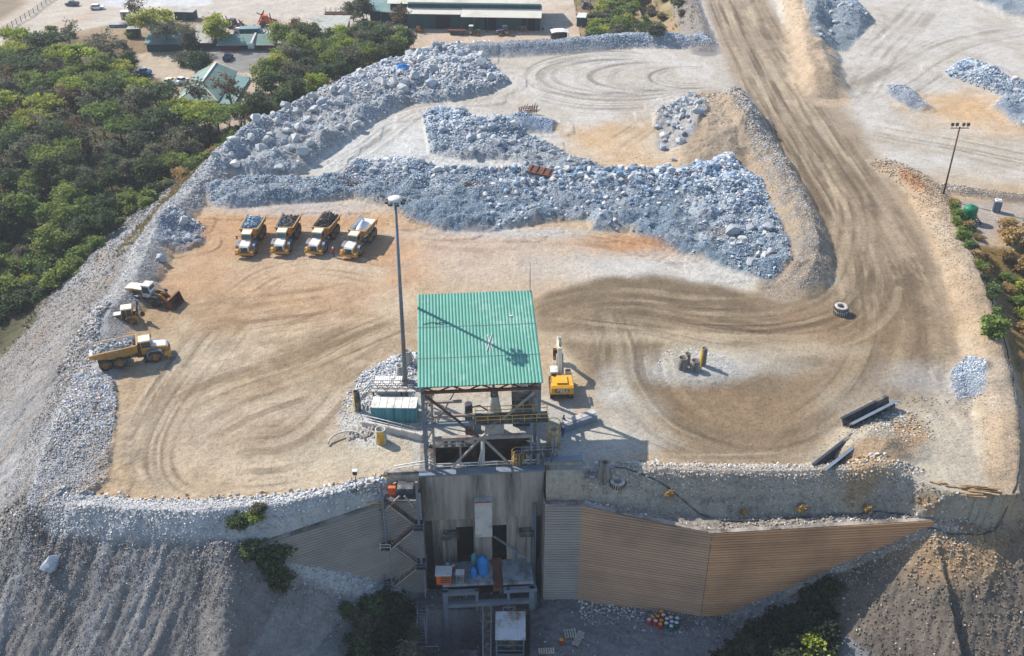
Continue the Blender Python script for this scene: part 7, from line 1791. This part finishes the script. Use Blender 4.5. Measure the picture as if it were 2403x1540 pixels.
for kind, n in (('flat', 3), ('round', 3), ('sparse', 2), ('tall', 2), ('bush', 4)):
    TK[kind] = []
    for i in range(n):
        cm, base = crown_mesh(sum(map(ord, kind)) + i, kind); TK[kind].append((cm, trunk_mesh(i + 50, kind, base)))
_pr = np.random.default_rng(77)
def plant(x, y, kind, col, s, label, group=None, z=None, nme=None, sz=1.0):
    cm, tm = TK[kind][_pr.integers(len(TK[kind]))]; z = H1(x, y) if z is None else z
    t = empty(nme or ('shrub' if kind == 'bush' else 'tree'), (x, y, z), 0, label, 'shrub' if kind == 'bush' else 'tree', group)
    a = _pr.uniform(0, 6.28); t.rotation_euler[2] = a; t.scale = (s, s, s * sz)
    c = bpy.data.objects.new('foliage' if kind == 'bush' else 'crown', cm); COL.objects.link(c); c.parent = t; c.material_slots[0].link = 'OBJECT'; c.material_slots[0].material = LM[col]
    k = bpy.data.objects.new('stem' if kind == 'bush' else 'trunk', tm); COL.objects.link(k); k.parent = t; return t
KN = {'dark': 'dark green', 'dim': 'shade-darkened green', 'green': 'mid green', 'yellow': 'yellow-green', 'grey': 'grey-green', 'brown': 'brownish dry', 'gold': 'golden dry'}
KK = {'flat': 'flat-topped tree', 'round': 'round leafy tree', 'sparse': 'thin open tree', 'tall': 'tall bushy tree', 'bush': 'shrub'}
PT = []
def fill(poly, z, gap, picks, where, group, seed, smin, smax, cap=999):
    P_ = np.array(W(poly, z)); rg = np.random.default_rng(seed); x0, y0 = P_.min(0); x1, y1 = P_.max(0); n = 0
    for _ in range(9000):
        q = np.array([rg.uniform(x0, x1), rg.uniform(y0, y1)])
        if not inside(P_, q[:1], q[1:])[0]: continue
        if any(abs(q[0] - a) < (gap + g) / 2 and abs(q[1] - b) < (gap + g) / 2 and math.hypot(q[0] - a, q[1] - b) < (gap + g) / 2 for a, b, g in PT): continue
        PT.append((q[0], q[1], gap)); kind, col = picks[rg.integers(len(picks))]; s = rg.uniform(smin, smax)
        plant(q[0], q[1], kind, col, s, f'{KN[col]} {KK[kind]} {where}', group); n += 1
        if n >= cap: break
# trees one can pick out
for (u, v, z, kind, col, s, lab) in (
    (362, 104, -8, 'flat', 'yellow', 1.35, 'big flat-topped yellow-green tree standing alone behind the dark shed'),
    (395, 118, -8, 'flat', 'grey', 1.1, 'grey-green flat-topped tree at the left end of the dark shed roof'),
    (517, 108, -8, 'round', 'yellow', 1.25, 'round yellow-green tree with a bare lower trunk between the dark and red sheds'),
    (448, 126, -8, 'tall', 'grey', 1.0, 'grey dusty tree in front of the middle of the dark shed'),
    (470, 160, -8, 'bush', 'dark', 1.9, 'dark low tree in the shade below the dark shed'),
    (436, 152, -8, 'bush', 'grey', 1.5, 'pale grey bush at the front wall of the dark shed'),
    (322, 52, -8, 'sparse', 'brown', 1.1, 'thin brown tree behind the big flat-topped tree'),
    (165, 108, -8, 'sparse', 'grey', 1.0, 'thin grey tree beside the sandy track'),
    (265, 165, -8, 'sparse', 'grey', 1.5, 'bare-limbed grey tree at the top edge of the wood'),
    (240, 150, -8, 'sparse', 'grey', 1.2, 'smaller bare-limbed grey tree at the top edge of the wood'),
    (308, 176, -8, 'tall', 'dark', .8, 'small dark tree at the right end of the wood\'s top edge'),
    (852, 55, -7, 'round', 'grey', 1.1, 'grey round tree in front of the teal annex'),
    (830, 50, -7, 'round', 'grey', .9, 'smaller grey tree left of the teal annex'),
    (940, 66, -7, 'sparse', 'brown', 1.0, 'dry thin tree at the left corner of the workshop'),
    (968, 58, -7, 'round', 'grey', .8, 'grey tree against the left part of the workshop wall'),
    (665, 118, -8, 'round', 'green', 1.15, 'leafy green tree at the right end of the red shed'),
    (700, 115, -8, 'tall', 'brown', 1.1, 'tall half-bare brown tree in front of the plain grey roof'),
    (725, 122, -8, 'round', 'dark', 1.2, 'dark green tree in front of the plain grey roof'),
    (1510, 100, -3, 'flat', 'dark', .75, 'lone dark umbrella-shaped tree on the grassy hill'),
    (1538, 104, -3, 'bush', 'grey', 1.3, 'grey shrub at the foot of the umbrella tree'),
    (545, 252, -8, 'sparse', 'brown', 1.2, 'thin bare tree in front of the green hipped roof'),
    (472, 258, -8, 'sparse', 'grey', 1.2, 'thin grey tree at the near left corner of the hipped roof')):
    gx, gy, gz = ground(u, v, z); PT.append((gx, gy, 3)); plant(gx, gy, kind, col, s, lab, None, gz - .1)
G1 = 'trees of the left wood'
fill([(-150, 190), (60, 150), (130, 165), (215, 200), (300, 215), (330, 245), (200, 260), (90, 250), (-150, 260)], -9, 5.6, [('flat', 'yellow'), ('flat', 'yellow'), ('flat', 'green'), ('flat', 'green'), ('round', 'green'), ('flat', 'dark'), ('sparse', 'brown')], 'in the top left of the wood near the track', G1, 11, .85, 1.25)
fill([(-150, 260), (90, 250), (310, 250), (380, 285), (500, 318), (560, 322), (590, 315), (560, 335), (430, 352), (200, 350), (-150, 370)], -10, 5.6, [('flat', 'green'), ('flat', 'yellow'), ('round', 'dark'), ('flat', 'yellow'), ('tall', 'grey'), ('flat', 'green'), ('sparse', 'grey'), ('flat', 'dark'), ('sparse', 'brown')], 'in the middle of the wood', G1, 12, .8, 1.2)
fill([(-150, 370), (200, 350), (430, 345), (560, 330), (470, 400), (380, 455), (250, 450), (-150, 490)], -11.5, 5.0, [('round', 'dark'), ('tall', 'dark'), ('sparse', 'grey'), ('round', 'dark'), ('sparse', 'grey'), ('round', 'grey'), ('flat', 'green')], 'in the shady lower part of the wood', G1, 13, .7, 1.05)
fill([(-120, 490), (250, 450), (350, 460), (330, 510), (270, 570), (150, 600), (-120, 650)], -12.5, 3.6, [('round', 'dark'), ('bush', 'dark'), ('tall', 'dark'), ('bush', 'green'), ('round', 'green'), ('bush', 'grey')], 'on the lower left edge of the wood', 'scrub below the left wood', 14, .65, 1.0)
fill([(-90, 640), (270, 560), (250, 600), (150, 672), (60, 705), (-90, 775)], -13, 2.6, [('bush', 'green'), ('bush', 'green'), ('bush', 'yellow'), ('bush', 'dark'), ('bush', 'green')], 'at the foot of the pale outer slope', 'shrubs at the foot of the outer slope', 15, .8, 1.5)
fill([(330, 505), (440, 440), (520, 380), (600, 315), (690, 250), (640, 262), (560, 310), (470, 395), (380, 450), (320, 500)], -9, 2.6, [('bush', 'green'), ('bush', 'dark'), ('bush', 'gold'), ('bush', 'grey')], 'along the back foot of the rock bank', 'shrubs behind the rock bank', 16, .7, 1.3)
G2 = 'trees of the upper clump'
fill([(622, 240), (628, 195), (665, 158), (710, 140), (780, 125), (860, 110), (950, 112), (970, 135), (930, 162), (850, 185), (760, 225), (700, 255), (640, 290), (608, 305), (606, 270)], -7.5, 4.4, [('round', 'green'), ('round', 'dark'), ('tall', 'dark'), ('round', 'yellow'), ('tall', 'green'), ('round', 'dark'), ('tall', 'grey')], 'in the tree clump above the rock bank', G2, 17, .8, 1.2)
fill([(70, 90), (200, 80), (330, 100), (300, 150), (180, 130)], -8, 9, [('sparse', 'grey'), ('bush', 'brown'), ('bush', 'grey'), ('bush', 'green')], 'on the brown plot beside the sandy track', 'scrub beside the sandy track', 18, .7, 1.1, 16)
fill([(1385, 90), (1400, 30), (1440, -30), (1500, -40), (1480, 30), (1440, 80)], -4, 2.6, [('bush', 'green'), ('bush', 'green'), ('bush', 'dark'), ('bush', 'grey'), ('bush', 'yellow')], 'on the grassy hill by the dark green container', 'shrubs on the grassy hill', 19, .8, 1.6)
fill([(1480, 30), (1500, -40), (1580, -40), (1600, 60), (1540, 90)], -3, 5.5, [('bush', 'grey'), ('bush', 'brown'), ('bush', 'green')], 'on the dry upper part of the hill', 'dry shrubs on the hill', 20, .6, 1.1)
G3 = 'scrub on the right bank'
fill([(2225, 500), (2250, 540), (2300, 590), (2330, 690), (2350, 780), (2330, 790), (2290, 660), (2240, 580)], -1.5, 2.0, [('bush', 'green'), ('bush', 'dark'), ('bush', 'gold')], 'along the top of the right bank below the green tank', G3, 21, .4, .75)
fill([(2330, 600), (2440, 570), (2440, 900), (2400, 860), (2360, 760)], -6, 2.9, [('bush', 'green'), ('bush', 'gold'), ('bush', 'yellow'), ('bush', 'gold'), ('bush', 'gold')], 'on the golden right-hand slope', G3, 22, .6, 1.2)
for (u, v, s, col, lab) in ((2330, 785, 1.2, 'green', 'bright green shrub on the right windrow above the bluish gravel patch'), (1880, 1198, .4, 'gold', 'tiny dry tuft by the hose on the ledge, right of the middle'), (1745, 1206, .3, 'gold', 'tiny dry tuft at the hose bend on the ledge'),
    (1570, 1165, .35, 'gold', 'tiny dry tuft on the shaded bank above the buff wall'), (2035, 1200, .38, 'gold', 'tiny dry tuft by the hose near the tan wall\'s top')):
    gx, gy, gz = ground(u, v, 0 if v < 900 else -3); plant(gx, gy, 'bush', col, s, lab)
# dark bushes in the pit
for (u, v, z, s, kind, col, lab) in ((560, 1235, -1, .7, 'bush', 'dark', 'small dark shrub high on the slope left of the grey wall'), (600, 1220, -1, .6, 'bush', 'green', 'small green shrub at the rim stones left of the grey wall'), (590, 1290, -3, .9, 'bush', 'dark', 'dark shrub on the slope beside the left end of the grey wall'),
    (640, 1320, -5, 1.3, 'bush', 'dark', 'bigger dark shrub below the left end of the grey wall'), (655, 1372, -7, 1.0, 'bush', 'dark', 'lowest dark shrub in the streak below the grey wall\'s left end'), (610, 1200, 0, .5, 'bush', 'grey', 'grey weed on the stony rim above the dark shrub streak')):
    gx, gy, gz = ground(u, v, z); plant(gx, gy, kind, col, s, lab)
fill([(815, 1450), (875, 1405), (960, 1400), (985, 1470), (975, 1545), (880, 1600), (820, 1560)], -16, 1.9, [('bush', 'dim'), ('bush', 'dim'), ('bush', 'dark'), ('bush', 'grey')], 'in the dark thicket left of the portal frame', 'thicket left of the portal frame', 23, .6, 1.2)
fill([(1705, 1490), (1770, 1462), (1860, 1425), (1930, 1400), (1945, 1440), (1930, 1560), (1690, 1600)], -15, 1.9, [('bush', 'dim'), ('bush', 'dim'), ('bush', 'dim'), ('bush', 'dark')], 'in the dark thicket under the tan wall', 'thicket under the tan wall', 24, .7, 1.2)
gx, gy, gz = ground(1905, 1530, -15); plant(gx, gy, 'bush', 'yellow', 1.1, 'yellow-green shrub at the bottom edge beside the dark thicket')
gx, gy, gz = ground(975, 1540, -19); plant(gx, gy, 'bush', 'green', .9, 'green shrub with yellowish tips at the bottom edge left of the tunnel')
# grass and undergrowth nobody could count
def grass(name, mask, n, s0, s1, cols, seed, label, lm):
    rg = np.random.default_rng(seed); x, y = sample(mask, n, seed); z = hz(x, y); s = rg.uniform(s0, s1, (n, 1)); a = rg.uniform(0, 6.28, n); V = []; CC = []
    for k in range(5):
        b = a + k * 1.26; d = np.stack([np.cos(b), np.sin(b), np.zeros(n)], 1); sd_ = np.stack([-np.sin(b), np.cos(b), np.zeros(n)], 1); p = np.stack([x, y, z - .05], 1)
        tip = p + d * s * rg.uniform(.3, .7, (n, 1)) + np.array([0, 0, 1]) * s * rg.uniform(.7, 1.1, (n, 1))
        V.append(np.stack([p - sd_ * s * .16, p + sd_ * s * .16, tip + sd_ * s * .05, tip - sd_ * s * .05], 1).reshape(-1, 3))
        c = np.array(cols)[rg.integers(len(cols), size=n)] * rg.uniform(.7, 1.2, (n, 1)); CC.append(np.repeat(np.concatenate([c, np.ones((n, 1))], 1), 4, 0))
    V = np.concatenate(V); o = raw_mesh(name, V, np.arange(len(V)).reshape(-1, 4), lm, np.concatenate(CC), smooth=False); return tag(o, label, 'grass', kind='stuff')
LM['vary'] = leaf_mat('mixed_grass', (1, 1, 1), (.9, .95, .85))
gm = ((hill > .3) * 1.0) + ((scrub > .3) & (fx_.size > 0)) * 1.0
grass('dry_grass', gm * (1 - (polysd(W([(2225, 470), (2420, 485), (2420, 570), (2300, 560), (2240, 530)], -.3), X, Y, 12) > 0)), 24000, .35, 1.0, [(.36, .24, .09), (.28, .20, .08), (.16, .16, .05), (.42, .30, .14), (.30, .16, .06)], 41, 'golden dry grass on the right bank and the hill', LM['vary'])
strip = ((sd < -.5) & (sd > -9) & (Y > 165) & (Y < 262) & (X < -25)) * 1.0
grass('bank_grass', strip, 4000, .4, 1.1, [(.36, .22, .09), (.20, .18, .07), (.14, .16, .05), (.40, .26, .12)], 42, 'dry orange grass along the back of the rock bank', LM['vary'])
grass('undergrowth', (wood > .4) * (Y < 262) * 1.0, 26000, .5, 1.5, [(.05, .07, .03), (.08, .09, .04), (.12, .11, .06), (.10, .13, .04)], 43, 'dark undergrowth on the floor of the left wood', LM['vary'])
# ================================================================ thin haze added over the site to lift the dark tones
m, nt, b = new_mat('added_haze'); nt.nodes.remove(b)
pv = N(nt, 'ShaderNodeVolumePrincipled'); pv.inputs['Color'].default_value = (.86, .92, 1.0, 1); pv.inputs['Density'].default_value = 0.00017; pv.inputs['Anisotropy'].default_value = .2
nt.links.new(pv.outputs[0], nt.nodes['Material Output'].inputs['Volume'])
hb = MB(); hb.b2(-950, 950, -60, 1250, -42, 96); tag(hb.build('haze', m), 'thin pale haze added over the whole quarry', 'haze', kind='stuff')
